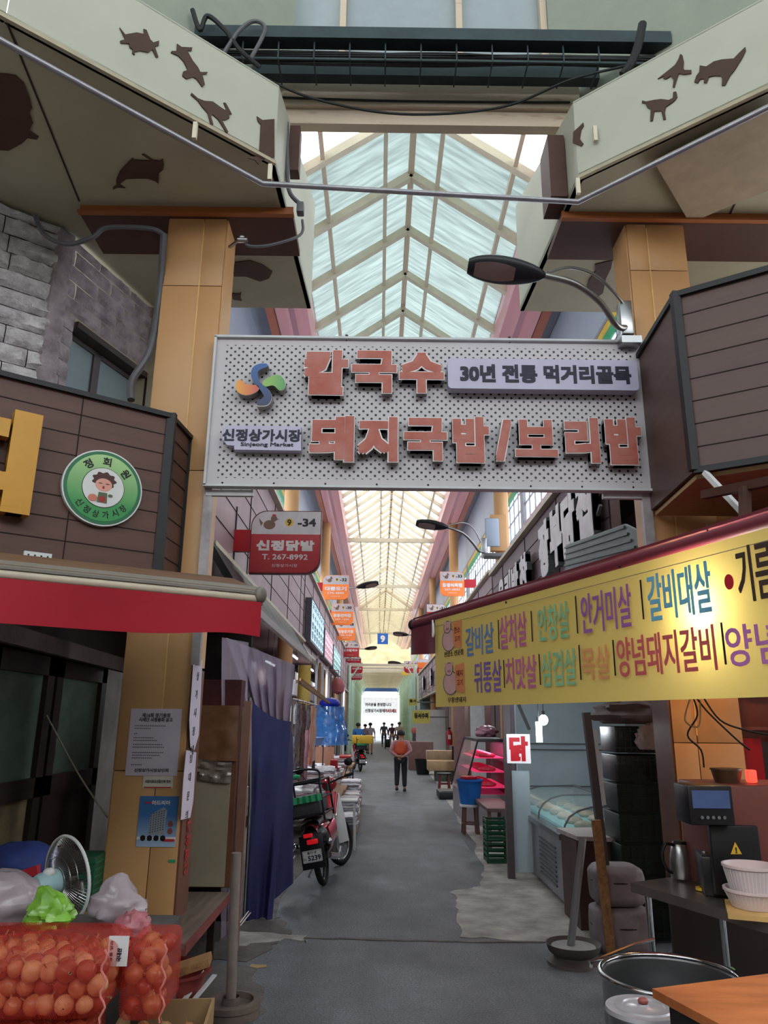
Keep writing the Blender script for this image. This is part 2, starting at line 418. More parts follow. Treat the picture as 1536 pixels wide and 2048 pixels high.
# flat strips between gutter and upper wall
b = B(); b.hexa([(-2.35, 7, 8.68), (-1.9, 7, 8.72), (-1.9, 74, 8.72), (-2.35, 74, 8.68), (-2.35, 7, 8.76), (-1.9, 7, 8.8), (-1.9, 74, 8.8), (-2.35, 74, 8.76)]); struct('ceiling_left_strip', b, M_panelbl)
b = B(); b.hexa([(2.75, 7, 8.72), (3.2, 7, 8.68), (3.2, 74, 8.68), (2.75, 74, 8.72), (2.75, 7, 8.8), (3.2, 7, 8.76), (3.2, 74, 8.76), (2.75, 74, 8.8)]); struct('ceiling_right_strip', b, M_panelbl)
M_yel = mat('yellow_strip', 'd8b03c', .5); M_grn = mat('green_strip', '2f9e6c', .5); M_muntin = mat('muntin_grey', '8a8c94', .5)
def clerestory(name, x, z0, z1, y0, y1, k, side):
    t = thing(name, None, None, (x, y0, z0), kind='structure')
    b = B(); b.box((x, (y0+y1)/2, (z0+z1)/2), (.02, y1-y0-.1, z1-z0)); part(t, 'window_pane', b, M_clere)
    b = B()
    for i in range(int((y1-y0)/.55)+1): b.box((x-side*.02, y0+i*.55, (z0+z1)/2), (.03, .03, z1-z0))
    for i in range(1, 6): b.box((x-side*.02, (y0+y1)/2, z0+(z1-z0)*i/6), (.03, y1-y0, .03))
    for z in (z0, z1): b.box((x-side*.03, (y0+y1)/2, z), (.08, y1-y0, .06))
    for y in (y0, y1): b.box((x-side*.03, y, (z0+z1)/2), (.1, .09, z1-z0))
    part(t, 'window_frame', b, M_muntin)
    b = B(); b.box((x-side*.05, (y0+y1)/2, z1-.10), (.03, y1-y0, .13)); part(t, 'yellow_strip', b, M_yel, 'yellow strip')
    b = B(); b.box((x-side*.05, (y0+y1)/2, z1-.25), (.03, y1-y0, .16)); part(t, 'green_strip', b, M_grn, 'green strip')
k = 1
for y0 in (7.2, 15.6, 25.9, 36.2, 46.5, 56.8):
    y1 = {7.2: 15.4, 15.6: 25.7, 25.9: 36, 36.2: 46.3, 46.5: 56.6, 56.8: 70}[y0]
    clerestory('window_%d' % k, 3.15, 4.65, 7.1, y0, y1, k, 1); k += 1
    clerestory('window_%d' % k, -2.35, 5.15, 7.0, y0, y1, k, -1); k += 1

# ================================================================== ARCADE ROOF
RX, RZ, EZ = .42, 9.95, 8.70
EL, ER = -1.30, 2.14
def roofz(x): return RZ-(RZ-EZ)*abs(x-RX)/(RX-EL if x < RX else ER-RX)
ceil = thing('ceiling', None, None, (RX, 7.0, 8.7), kind='structure')
ys = [7.1+1.32*i for i in range(10)]
while ys[-1] < 73: ys.append(ys[-1]+1.05)
for i, y in enumerate(ys):
    w = .11 if y < 20 else .07
    b = B(); b.bar((EL-.02, y, roofz(EL)+.02), (RX, y, RZ), w, .12); b.bar((RX, y, RZ), (ER+.02, y, roofz(ER)+.02), w, .12); part(ceil, 'rafter', b, M_cream)
for off in (-1.25, -.40, 0, .40, 1.35):
    x = RX+off; b = B(); b.bar((x, 7.0, roofz(x)+.03), (x, 74, roofz(x)+.03), .06 if off else .09, .09); part(ceil, 'purlin', b, M_creamrust if off == 0 else M_cream)
for x0, x1 in ((EL-.06, RX), (RX, ER+.06)):
    z0 = roofz(max(x0, EL)); z1 = roofz(min(x1, ER))
    for j, (ya, yb, mm) in enumerate(((8.5, 21, M_roof), (21, 45, M_roof2), (45, 74, M_roof3))):
        b = B(); b.hexa([(x0, ya, z0+.09), (x1, ya, z1+.09), (x1, yb, z1+.09), (x0, yb, z0+.09), (x0, ya, z0+.10), (x1, ya, z1+.10), (x1, yb, z1+.10), (x0, yb, z0+.10)])
        part(ceil, 'roof_panel', b, mm)
# bright raised ridge light beyond the sign
for y in (18.4, 28.6, 39, 47.6, 61):
    b = B(); b.box((RX, y, 8.62), (3.5, .12, .16)); part(ceil, 'tie_beam', b, M_cream)
for y in (39.6, 47.6, 61):
    b = B(); b.bar((EL, y, 8.6), (RX, y, RZ-.1), .1, .14); b.bar((RX, y, RZ-.1), (ER, y, 8.6), .1, .14); part(ceil, 'truss', b, M_cream)
# gutters along both eaves
def gutter(name, xa, xb, s):
    t = thing(name, '%s-hand pink rolled gutter running the length of the arcade roof' % ('left' if s < 0 else 'right'), 'gutter', ((xa+xb)/2, 7, 8.4), 'pink gutters along the arcade roof')
    b = B(); cx = (xa+xb)/2; hw = abs(xb-xa)/2
    prof = [(-hw, .18), (-hw, -.02), (-hw*.85, -.16), (-hw*.3, -.2), (0, -.12), (hw*.15, -.16), (hw*.55, -.18), (hw*.6, -.02), (hw*.6, .18)]
    b.grid(lambda u, v: (lambda k: Vector((cx+s*prof[k][0], 7+67*v, 8.72+prof[k][1])))(round(u*8)), 8, 12)
    part(t, 'channel', b, M_pink)
    b = B(); b.box((cx+s*hw*.8, 40.5, 8.60), (hw*.4, 67, .08)); part(t, 'flange', b, M_coral, 'coral flange')
gutter('gutter', -2.03, -1.24, -1); gutter('gutter', 2.08, 2.92, 1)
# end gable wall above far low roof
b = B(); b.slab([(-2.4, 74, 4.9), (3.2, 74, 4.9), (3.2, 74, 8.6), (RX, 74, 10), (-2.4, 74, 8.6)], (0, .05, 0)); struct('window_20', b, roof_mat('gable_panel', 'cfc6ae', .05))
# low roof of the far section: green columns and cream beams
M_lowr = roof_mat('low_roof_panel', 'e6e2d2', .25)
k = 0
for y in [42+2.6*i for i in range(12)]:
    for x in (-1.62, 2.02):
        b = B(); b.cyl((x, y, 0), (x, y, 4.7), .09, n=10); b.cyl((x, y, 0), (x, y, .1), .15, n=10); b.bar((x, y, 3.9), (x*.75+.1, y, 4.6), .07)
        solo('arcade_column', 'pale green steel column of the two rows in the far low-roofed end of the arcade', 'column', b, M_green, 'pale green columns at the far end')
    b = B(); b.box((.2, y, 4.72), (4.0, .09, .14)); solo('roof_beam', 'thin cream crossbeam of the low far roof, resting on green columns', 'beam', b, M_cream, 'crossbeams of the low far roof')
wall('ceiling_low', (-2.0, 48, 4.82), (2.4, 71, 4.85), M_lowr)

# interior orange pillars
def opillar(x, y, zt, label):
    b = B(); b.lathe([(.16, .9), (.16, zt)], (x, y, 0), 20); t = thing('arcade_pillar', label, 'pillar', (x, y, 0), 'round orange arcade pillars')
    part(t, 'shaft', b, M_pillar)
    b = B(); b.lathe([(.17, 0), (.17, .95), (.16, .96)], (x, y, 0), 20); part(t, 'base_sleeve', b, M_blk, 'black sleeve')
for x, sd in ((-1.93, 'left'), (2.62, 'right')):
    for y, w in ((15.5, 'nearest'), (25.8, 'second'), (36.2, 'third'), (46.5, 'farthest')):
        opillar(x, y, 8.7, '%s round orange pillar with a dark foot on the %s side of the arcade' % (w, sd))
b = B(); b.box((2.52, 15.36, 5.62), (.36, .16, .8), bev=.02); b2 = B(); b2.box((2.38, 15.27, 5.62), (.3, .05, .62), bev=.03)
t = thing('junction_box', 'grey-faced orange steel junction box strapped to the nearest right-hand arcade pillar', 'electrical box', (2.5, 15.36, 5.1)); part(t, 'housing', b, M_pillar); part(t, 'cover', b2, M_panelbl, 'grey cover')

# facade bands over the shops
def band(name, x, s, y0, y1, z0, z1, m, label, seg=2.2):
    t = thing(name, label, 'shop fascia', (x, y0, z0))
    b = B(); b.box((x-s*.05+s*.0, (y0+y1)/2, (z0+z1)/2), (.10, y1-y0, z1-z0)); part(t, 'panel', b, m)
    b = B(); b.box((x+s*.01, (y0+y1)/2, z1+.02), (.16, y1-y0, .06)); b.box((x+s*.01, (y0+y1)/2, z0), (.14, y1-y0, .05)); part(t, 'edge_trim', b, M_cream)
    b = B(); y = y0+.02
    while y < y1: b.box((x+s*.004, y, (z0+z1)/2), (.012, .018, z1-z0-.05)); y += seg
    for i in range(1, 5): b.box((x+s*.003, (y0+y1)/2, z0+(z1-z0)*i/5), (.010, y1-y0, .008))
    part(t, 'seam', b, M_groove)
    return t
band('shop_fascia', -1.72, 1, 7.25, 16.8, 3.45, 5.15, M_facade, 'mauve-brown panelled fascia over the left shops, behind the chicken-feet shop sign')
band('shop_fascia', -1.72, 1, 16.9, 44, 3.25, 5.15, M_facade, 'mauve-brown panelled fascia over the farther left shops with lit menu boxes')
band('shop_fascia', 2.34, -1, 7.25, 15.1, 3.2, 4.65, M_facader, 'plum-brown fascia on the right carrying big white block letters')
band('shop_fascia', 2.34, -1, 15.2, 24, 3.1, 4.75, M_facade, 'plain mauve fascia on the right just past the lettered one')
band('shop_fascia', 2.34, -1, 24.1, 44, 2.9, 4.3, M_facade, 'mauve fascia farther right with white lettering toward the green columns')
# undersides of fascias
b = B(); b.box((-2.35, 25.6, 3.42), (1.2, 36.6, .04)); struct('ceiling_left_shops', b, M_facade)
b = B(); b.box((2.95, 25.6, 3.18), (1.1, 36.6, .04)); struct('ceiling_right_shops', b, M_facader)

# ================================================================== GATE PILLARS
M_plainbrown = mat('scuffed_brown', '6a4432', .5, var=.2, scale=3)
def gate_pillar(name, x0, x1, y0, y1, z1, joints, seam, side, label):
    t = thing(name, label, 'pillar', ((x0+x1)/2, (y0+y1)/2, 0))
    b = B(); b.box(((x0+x1)/2, (y0+y1)/2, z1/2), (x1-x0-.012, y1-y0-.012, z1)); part(t, 'core', b, M_joint)
    zs = [0]+joints+[z1]; b = B()
    for a, c in zip(zs[:-1], zs[1:]):
        for xa, xb in ((x0, seam), (seam, x1)):
            b.box(((xa+xb)/2, y0-.002, (a+c)/2), (xb-xa-.006, .012, c-a-.006), bev=.002)
        b.box(((x0 if side > 0 else x1), (y0+y1)/2, (a+c)/2), (.012, y1-y0-.004, c-a-.006))
    part(t, 'facing_panel', b, M_pillar)
    xs = x1 if side > 0 else x0
    b = B(); b.box((xs+side*.004, (y0+y1)/2, 1.05), (.014, y1-y0-.01, 2.1)); part(t, 'brown_side_sheet', b, M_plainbrown, 'scuffed brown side')
    b = B(); b.box((xs+side*.004, (y0+y1)/2, (2.12+z1)/2), (.012, y1-y0-.01, z1-2.12)); part(t, 'side_panel', b, M_pillar)
    b = B(); b.box((seam, y0-.010, (joints[0]+z1)/2), (.008, .004, z1-joints[0]-.1)); part(t, 'caulk_line', b, M_jointw, 'pale caulk line')
    return t
PL = gate_pillar('gate_pillar', -1.83, -1.34, 5.46, 5.80, 5.88, [1.40, 3.60, 5.22], -1.53, 1, 'square orange-tan gate pillar on the left, papered with a notice and a flyer')
PR = gate_pillar('gate_pillar', 2.08, 2.57, 5.46, 5.80, 5.88, [1.62, 3.95, 5.42], 2.25, -1, 'square orange-tan gate pillar on the right, behind the yellow banner')

# ================================================================== CANOPIES WITH ANIMAL CUT-OUTS
TH = .93
nL = Vector((sin(rad(51)), cos(rad(51)), 0))      # direction of left splay (going right and away)
nR = Vector((-sin(rad(50)), cos(rad(50)), 0))
CL = Vector((-.86, 4.88, 5.95)); CRn = Vector((1.56, 5.0, 5.95))
M_soffit2 = mat('upper_greygreen_sheet', '8c9082', .6, var=.05)
M_creamedge = mat('edge_trim_sheet', 'a89c84', .5)
def canopy(name, C, d, sx, label):
    far = C - d*6.0
    t = thing(name, label, 'canopy', (C.x, C.y, 5.95))
    n = Vector((d.y, -d.x, 0)) if sx < 0 else Vector((-d.y, d.x, 0))   # outward
    if n.y > 0: n = -n
    # fascia sheets in panels
    L = [0, 1.95, 3.9, 6.0] if sx < 0 else [0, 1.55, 3.2, 6.0]
    for a, c in zip(L[:-1], L[1:]):
        p0 = C-d*(a+.004); p1 = C-d*(c-.004)
        b = B(); b.slab([p0, p1, p1+Vector((0, 0, .75)), p0+Vector((0, 0, .75))], -n*.04); part(t, 'fascia_sheet', b, M_fascia)
    # soffit
    xs = C.x; xo = -5.7 if sx < 0 else 6.4
    b = B(); b.slab([C, far, Vector((xo, far.y, 5.95)), Vector((xo, 7.0, 5.95)), Vector((xs+.10*sx*-1, 7.0, 5.95))], (0, 0, .05)); part(t, 'soffit', b, M_soffit)
    # alley-side cheek
    b = B(); e = Vector((xs-.10*sx, 7.0, 5.95)); b.slab([C, e, e+Vector((0, 0, 1.3)), C+Vector((0, 0, .75))], (.04*sx, 0, 0)); part(t, 'cheek_sheet', b, M_fascia)
    # top / upper wall set back
    q0 = C-n*.5+Vector((0, 0, .72)); q1 = far-n*.5+Vector((0, 0, .72))
    b = B(); b.slab([q0+d*.4, q1, q1+Vector((0, 0, 3)), q0+d*.4+Vector((0, 0, 3))], -n*.05); part(t, 'upper_wall_sheet', b, M_soffit2)
    b = B(); b.slab([C+Vector((0, 0, .74)), far+Vector((0, 0, .74)), far-n*.55+Vector((0, 0, .74)), C-n*.55+Vector((0, 0, .74))], (0, 0, .02)); part(t, 'top_sheet', b, M_fascia)
    # lower edge trim and seams on the soffit
    b = B(); b.bar(C+n*.01+Vector((0, 0, .0)), far+n*.01, .03, .03); part(t, 'edge_trim', b, M_creamedge)
    b = B()
    for a in L[1:3]:
        s0 = C-d*a+Vector((0, 0, -.003)); b.bar(s0, s0+Vector((-.15 if sx < 0 else .2, 1.3, 0))*1.3, .012, .006)
    part(t, 'seam', b, M_groove)
    return t, n
cpl, nLo = canopy('canopy', CL, nL, -1, 'cream canopy box at upper left with animal silhouettes on its face and soffit')
cpr, nRo = canopy('canopy', CRn, nR, 1, 'cream canopy box at upper right with bird and cat silhouettes')
b = B(); b.slab([pZ(x, y, 5.88) for x, y in ((1308, 325), (1380, 447), (1452, 415), (1560, 372), (1560, 200))], (0, 0, .02)); part(cpr, 'loose_soffit_sheet', b, mat('loose_beige_sheet', '9c8870', .6), 'beige sheet hanging slightly lower')
# brown beams resting on the gate pillars
M_capor = mat('cap_orange_brown', '96552c', .45, var=.06)
def capbeam(x0, x1, label):
    t = thing('cap_beam', label, 'beam', ((x0+x1)/2, 5.7, 5.86))
    b = B(); b.box(((x0+x1)/2, 5.41, 5.915), (x1-x0, .03, .09)); b.box(((x0+x1)/2, 5.39, 5.875), (x1-x0+.02, .05, .02)); part(t, 'front_strip', b, M_capor, 'orange-brown front strip')
    b = B(); b.box(((x0+x1)/2, 5.69, 5.90), (x1-x0, .55, .06)); part(t, 'underside', b, M_brown, 'dark brown underside')
capbeam(-2.58, -.77, 'brown beam capping the left gate pillar under the canopy')
capbeam(1.52, 3.6, 'brown beam capping the right gate pillar under the canopy')

# animal silhouettes traced on their canopy surfaces
M_anim = mat('rust_brown_cutout', '442a1c', .6, var=.15)
def animal(pix, o, n, label, k=.5, ox=0, oy=0):
    pts = [pP(ox+x*k, oy+y*k, o+n*.002, n) for x, y in pix]
    b = B(); b.slab(pts, n*.008); solo('animal_cutout', label, 'animal silhouette', b, M_anim, 'brown animal silhouettes on the canopies')
animal([(477,112),(500,140),(545,132),(575,138),(573,118),(585,122),(600,160),(612,172),(635,165),(634,184),(618,188),(632,230),(624,232),(608,200),(592,212),(560,205),(537,210),(538,222),(528,215),(530,200),(518,192),(515,176),(482,175),(480,165),(500,160)], CL, nLo, 'brown tusked-beast silhouette highest on the left canopy face')
animal([(707,177),(725,190),(768,192),(765,205),(748,205),(770,245),(790,270),(800,290),(830,290),(825,298),(808,300),(818,340),(808,350),(785,318),(770,310),(745,318),(728,305),(732,288),(750,282),(735,250),(712,225),(682,212),(685,206),(706,206)], CL, nLo, 'brown leaping creature silhouette just right of the sheet joint on the left canopy')
animal([(765,373),(790,395),(815,405),(850,408),(880,430),(898,442),(903,435),(893,412),(902,414),(926,458),(914,460),(916,475),(898,482),(885,480),(912,530),(905,534),(872,480),(850,460),(842,465),(852,500),(843,506),(830,455),(808,430),(790,405),(762,380)], CL, nLo, 'brown long-tailed hare silhouette with outstretched legs on the left canopy')
animal([(1026,467),(1048,482),(1096,478),(1096,630),(1048,642),(1034,660),(1018,642),(990,634),(992,630),(1020,628),(1036,618),(1042,500),(1030,486)], CL, nLo, 'brown bear-like silhouette wrapping the corner of the left canopy')
sfo, sfn = Vector((0, 0, 5.95)), Vector((0, 0, -1))
animal([(0,292),(30,294),(62,300),(95,330),(118,390),(128,430),(118,450),(132,490),(118,520),(130,530),(155,546),(148,556),(110,550),(90,570),(36,600),(0,598),(-120,580),(-150,430),(-100,320)], sfo, sfn, 'huge shaggy brown beast silhouette cut off at the left edge on the soffit')
animal([(530,630),(540,638),(605,640),(568,616),(576,614),(612,638),(640,642),(652,634),(656,658),(654,675),(636,690),(634,732),(620,722),(590,712),(545,712),(505,714),(478,735),(502,750),(470,748),(452,756),(452,748),(466,738),(465,715),(478,685),(500,660)], sfo, sfn, 'brown pig silhouette on the left soffit above the pillar cap')
animal([(466,538),(470,524),(500,520),(525,528),(545,542),(538,556),(520,562),(492,552),(468,552)], sfo, sfn, 'brown hog silhouette behind the cap beam of the left pillar', 1)
animal([(462,585),(478,588),(483,583),(481,594),(484,601),(466,598)], sfo, sfn, 'tiny fish-shaped brown silhouette on the far left soffit', 1)
animal([(1186,218),(1194,222),(1200,250),(1198,275),(1204,282),(1230,282),(1230,296),(1200,300),(1180,296),(1172,320),(1162,352),(1156,350),(1160,322),(1148,306),(1130,318),(1118,316),(1122,306),(1095,318),(1130,290),(1165,262),(1178,240)], CRn, nRo, 'brown long-necked bird silhouette on the right canopy face', .5, 768)
animal([(1446,190),(1448,205),(1430,240),(1405,280),(1385,305),(1366,342),(1352,344),(1354,320),(1348,306),(1320,305),(1300,310),(1292,334),(1280,332),(1282,318),(1266,318),(1256,334),(1242,330),(1250,306),(1262,290),(1264,264),(1290,268),(1320,248),(1352,240),(1400,236),(1420,215)], CRn, nRo, 'brown cat silhouette with raised tail, highest on the right canopy', .5, 768)
animal([(1158,370),(1170,368),(1174,390),(1164,404),(1150,415),(1128,430),(1124,450),(1128,478),(1118,480),(1110,446),(1082,446),(1076,484),(1066,486),(1068,440),(1054,432),(1046,415),(1032,412),(1034,404),(1050,408),(1080,402),(1110,398),(1140,402),(1156,394)], CRn, nRo, 'brown goat-like silhouette, lowest on the right canopy', .5, 768)
animal([(798,492),(800,505),(790,520),(784,556),(798,575),(792,586),(775,580),(756,574),(758,530),(775,515)], CRn, nRo, 'small brown bird silhouette at the corner of the right canopy', .5, 768)
animal([(1172,590),(1178,560),(1192,540),(1190,528),(1215,522),(1225,520),(1222,535),(1212,556),(1206,585),(1196,592)], sfo, sfn, 'dark bird silhouette on the right soffit behind the street lamp arm', 1)

# ================================================================== HEADER BEAMS, TRAY AND CABLES
def hbeam(name, label, px0, px1, y, z0, z1, dep, m, cat='beam', grp=None):
    a = pY(*px0, y); c = pY(*px1, y); b = B(); b.box(((a.x+c.x)/2, y+dep/2, (z0+z1)/2), (c.x-a.x, dep, z1-z0)); return solo(name, label, cat, b, m, grp)
hbeam('header_beam', 'cream header board with a darker lower face, spanning between the two canopies', (545, 250), (1150, 263), 5.45, 6.88, 7.03, .10, M_creamrust)
hbeam('header_beam', 'pale cream upper header board with rust streaks, under the dark channel', (530, 190), (1160, 200), 5.42, 7.05, 7.30, .12, M_creamrust)
hbeam('steel_channel', 'dark green-grey steel channel, lower of the two across the top', (505, 150), (1200, 160), 5.25, 7.22, 7.36, .1, M_steel)
hbeam('header_beam', 'rust-stained cream rail between the two dark steel channels', (470, 125), (1220, 130), 5.5, 7.55, 7.66, .1, M_creamrust)
hbeam('steel_channel', 'dark green-grey steel channel along the top of the cable tray', (370, 50), (1345, 90), 4.92, 7.26, 7.38, .12, M_steel)
t = thing('cable_tray', 'black cable tray loaded with cables, hung across the top below the dark channel', 'cable tray', (.3, 5.0, 7.0))
b = B()
for x in [-1.5+.3*i for i in range(14)]: b.box((x, 4.97, 7.17), (.012, .015, .18)); b.box((x, 5.1, 7.09), (.012, .28, .012))
b.box((.38, 4.97, 7.085), (3.9, .015, .02)); part(t, 'tray_frame', b, M_steel)
for i in range(9):
    z = 7.13+.018*(i % 5); y = 4.99+.025*(i//2)
    b = B(); b.tube(crv([(-1.55+1.0*j, y, z+random.uniform(-.02, .03)) for j in range(5)], 4), .018, 6); part(t, 'cable', b, M_tar)
# loose cables: sagging line below the header, loops on the left and right
def cable(label, pts, r=.012, m=None, name='cable'):
    b = B(); b.tube(crv(pts, 8), r, 8); return solo(name, label, 'cable', b, m or M_tar)
cable('thin black cable sagging below the cream header', [pY(490, 135, 4.95), pY(620, 195, 5.2), pY(800, 228, 5.3), pY(1000, 215, 5.25), pY(1140, 160, 5.0), pY(1260, 130, 4.9)], .011)
cable('straight black cable stretched along the lower edge of the header', [pY(560, 195, 5.4), pY(800, 202, 5.4), pY(1140, 205, 5.4)], .01)
cable('black cable bundle looped over the left end of the steel channel', [pY(385, 20, 4.85), pY(400, 60, 4.85), pY(415, 32, 4.85), pY(450, 60, 4.85), pY(480, 100, 4.85), pY(520, 135, 4.9)], .02)
cable('grey cable curling around the left end of the cable tray', [pY(445, 110, 4.85), pY(480, 60, 4.84), pY(510, 42, 4.84), pY(530, 60, 4.86), pY(500, 120, 4.88)], .017, M_cable)
cable('black strap of cables hanging over the right end of the steel channel', [pY(1285, 48, 4.8), pY(1275, 95, 4.8), pY(1260, 130, 4.82), pY(1245, 150, 4.85)], .035)
# clerestory above the header
t = thing('window_21', None, None, (.4, 5.7, 7.7), kind='structure')
b = B(); b.box((.42, 5.8, 8.6), (3.6, .03, 1.9)); part(t, 'window_pane', b, mat('greyblue_pane', '98a0a4', .4, var=.04))
b = B()
for x in (-1.38, .82-.1, 2.2): b.box((x, 5.74, 8.6), (.12 if abs(x-.4) > 1 else .06, .08, 1.9))
b.box((-.42, 5.74, 8.6), (.06, .08, 1.9)); b.box((1.55, 5.74, 8.6), (.06, .08, 1.9)); b.box((.42, 5.74, 7.78), (3.7, .1, .14)); part(t, 'window_frame', b, M_creamrust)
# conduit pipe following the canopies and bridging the gap
k1 = pZ(0, 80, 5.78); a = Vector((-.93, 4.8, 5.70)); c = Vector((1.50, 4.86, 5.62)); k2 = pZ(1536, 215, 5.70)
t = thing('conduit_pipe', 'silver conduit pipe following both canopies and crossing the alley gap', 'pipe', (.3, 4.8, 5.6))
b = B(); b.tube([a-(a-k1)*1.6, k1, a, c, k2, c+(k2-c)*1.6], .021, 10); part(t, 'pipe', b, mat('dull_silver', '9a969c', .35, .7))
b = B(); b.tube([a-(a-k1)*1.6+Vector((0, .03, .03)), a+Vector((0, .03, .03)), c+Vector((0, .03, .03)), c+(k2-c)*1.6+Vector((0, .03, .03))], .012, 8); part(t, 'cable', b, M_tar, 'black cable strapped along the pipe')
b = B()
for p in (pP(390, 262, CL+nLo*.03, nLo), pP(540, 345, CL+nLo*.03, nLo), pP(1156, 373, CRn+nRo*.03, nRo), pP(1190, 268, CRn+nRo*.03, nRo)): b.box(p, (.03, .03, .14))
part(t, 'hanger', b, M_cream, 'cream hanger strap')
# small conduits by the left cap beam
def conduit(label, pts, r=.012): return cable(label, pts, r, M_cable, 'conduit')
conduit('pair of grey conduits running down the left canopy corner', [pY(573, 245, 5.3), pY(575, 340, 5.3), pY(580, 385, 5.3), pY(603, 410, 5.35)], .02)
conduit('grey hose from the junction box back to the security camera on the left pillar', [pY(605, 440, 5.35), pY(600, 470, 5.35), pY(540, 490, 5.3), pY(500, 492, 5.3), pY(488, 482, 5.3)], .012)
conduit('grey hose looping from the stone wall under the left cap beam to the pillar', [pY(70, 430, 5.3), pY(90, 470, 5.3), pY(135, 488, 5.3), pY(185, 475, 5.3), pY(215, 455, 5.3), pY(300, 457, 5.3), pY(328, 470, 5.35)], .02)
conduit('thick black conduit dropping from the cap beam down to the brown shop sign', [pY(328, 468, 5.35), pY(318, 600, 5.5), pY(300, 700, 5.45), pY(265, 760, 5.4), pY(262, 800, 5.35)], .03)
b = B(); b.box(pY(601, 418, 5.32), (.06, .08, .1), bev=.01); solo('junction_box', 'small grey junction box on the end of the left cap beam', 'electrical box', b, M_cable)
t = thing('security_camera', 'small silver security camera bracketed to the left gate pillar', 'camera', pY(475, 480, 5.3)); p = pY(483, 480, 5.28)
b = B(); b.cyl(p+Vector((-.03, 0, 0)), p+Vector((.05, 0, 0)), .022, n=12); b.ball(p+Vector((0, 0, .02)), .028); part(t, 'camera_body', b, M_stain)
b = B(); b.bar(p+Vector((-.12, .1, 0)), p+Vector((-.02, 0, 0)), .02); part(t, 'bracket', b, M_stain)
b = B(); b.box(pY(590, 305, 5.38), (.09, .12, .46)); solo('canopy_post', 'short brown post at the corner of the left canopy', 'post', b, M_brown)
b = B(); b.box(pY(1107, 355, 5.4), (.14, .3, .62)); solo('canopy_post', 'brown post at the corner of the right canopy', 'post', b, M_brown)

# ================================================================== THE BIG PERFORATED SIGN
SY = 5.36
def perf_mat():
    m = mat('perforated_white_metal', 'c3bcc0', .42, var=.05, scale=1.2); N, L, p = nodes_of(m)
    t = [n for n in N if n.type == 'TEX_COORD'][0]
    base = [l for l in L if l.to_socket == p.inputs['Base Color']][0].from_socket
    s = N.new('ShaderNodeSeparateXYZ'); L.new(t.outputs['Object'], s.inputs[0])
    mn = lambda op, a, c=None: math_node(N, L, op, a, c)
    u = mn('DIVIDE', s.outputs['X'], .0645); v = mn('DIVIDE', s.outputs['Z'], .0625)
    def lat(off):
        a = mn('MULTIPLY', mn('SUBTRACT', mn('FRACT', mn('ADD', u, 50+off)), .5), .0645)
        c = mn('MULTIPLY', mn('SUBTRACT', mn('FRACT', mn('ADD', v, 50+off)), .5), .0625)
        return mn('SQRT', mn('ADD', mn('MULTIPLY', a, a), mn('MULTIPLY', c, c)))
    d = mn('MINIMUM', lat(0), lat(.5)); hole = mn('LESS_THAN', d, .0098)
    inx = mn('LESS_THAN', mn('ABSOLUTE', s.outputs['X']), 1.62); inz = mn('LESS_THAN', mn('ABSOLUTE', mn('SUBTRACT', s.outputs['Z'], .625)), .56)
    mask = mn('MULTIPLY', mn('MULTIPLY', hole, inx), inz)
    mx = N.new('ShaderNodeMixRGB'); L.new(mask, mx.inputs[0]); L.new(base, mx.inputs[1]); mx.inputs[2].default_value = (.006, .006, .008, 1)
    L.new(mx.outputs[0], p.inputs['Base Color'])
    return m
SGx0, SGx1, SGz0, SGz1 = -1.33, 2.08, 3.45, 4.70
sg = thing('gate_sign', 'wide perforated white sign panel with raised Korean food-alley lettering across the alley mouth', 'sign', (.375, SY, 3.45))
b = B(); b.box((.375, SY+.03, 4.075), (3.41, .04, 1.25)); part(sg, 'perforated_panel', b, perf_mat())
b = B()
for z in (SGz0, SGz1): b.box((.375, SY+.02, z), (3.43, .08, .018))
for x in (SGx0, SGx1): b.box((x, SY+.02, 4.075), (.018, .08, 1.25))
part(sg, 'edge_frame', b, M_whitep)
b = B()
for i in range(9): b.ball((-1.2+.39*i, SY+.005, 3.475), .008, 6, 4)
for p_ in ((693, 677), (1020, 684)): q = pY(*p_, SY); b.cyl((q.x, SY+.02, 4.68), (q.x, SY+.02, 4.74), .012, n=8)
part(sg, 'screw', b, M_blk)
M_rust = mat('faded_red_letter', 'a8503e', .5, col2='b87468', scale=5); M_lside = mat('letter_side_metal', '8e8a84', .35, .5)
def F(px, py, off=0.0): p = pY(px, py, SY); return (p.x, p.z)
Ms = frame((0, SY, 0), (1, 0, 0))     # frame: x = world x, y = world z, z toward viewer
def letter3d(ch, x0, y0, x1, y1, fm):
    (ax, az), (bx, bz) = F(x0, y0), F(x1, y1); cx, cz, w, h = (ax+bx)/2, (az+bz)/2, bx-ax, az-bz
    b = B(Ms); add_text(b, ch, cx, cz, h, w, .012, .062, .058, 2); o = part(sg, 'channel_letter', b, M_lside, 'grey metal letter box')
    b = B(Ms); add_text(b, ch, cx, cz, h*.998, w*.998, .0735, .004, .056, 2); part(o, 'letter_rim', b, M_wink, 'white rim')
    b = B(Ms); add_text(b, ch, cx, cz, h*.965, w*.965, .077, .004, .042, 2); part(o, 'letter_face', b, fm, 'faded red face')
for ch, *q in (('칼', 610, 708, 697, 800), ('국', 704, 709, 794, 796), ('수', 797, 713, 888, 796),
               ('돼', 621, 838, 709, 932), ('지', 716, 840, 796, 932), ('국', 806, 842, 894, 930), ('밥', 902, 840, 978, 934),
               ('/', 986, 846, 1022, 930), ('보', 1024, 846, 1113, 922), ('리', 1122, 842, 1197, 934), ('밥', 1201, 841, 1282, 938)):
    letter3d(ch, *q, M_rust)
M_lav = mat('lavender_white_panel', 'b9b4cc', .4, var=.03)
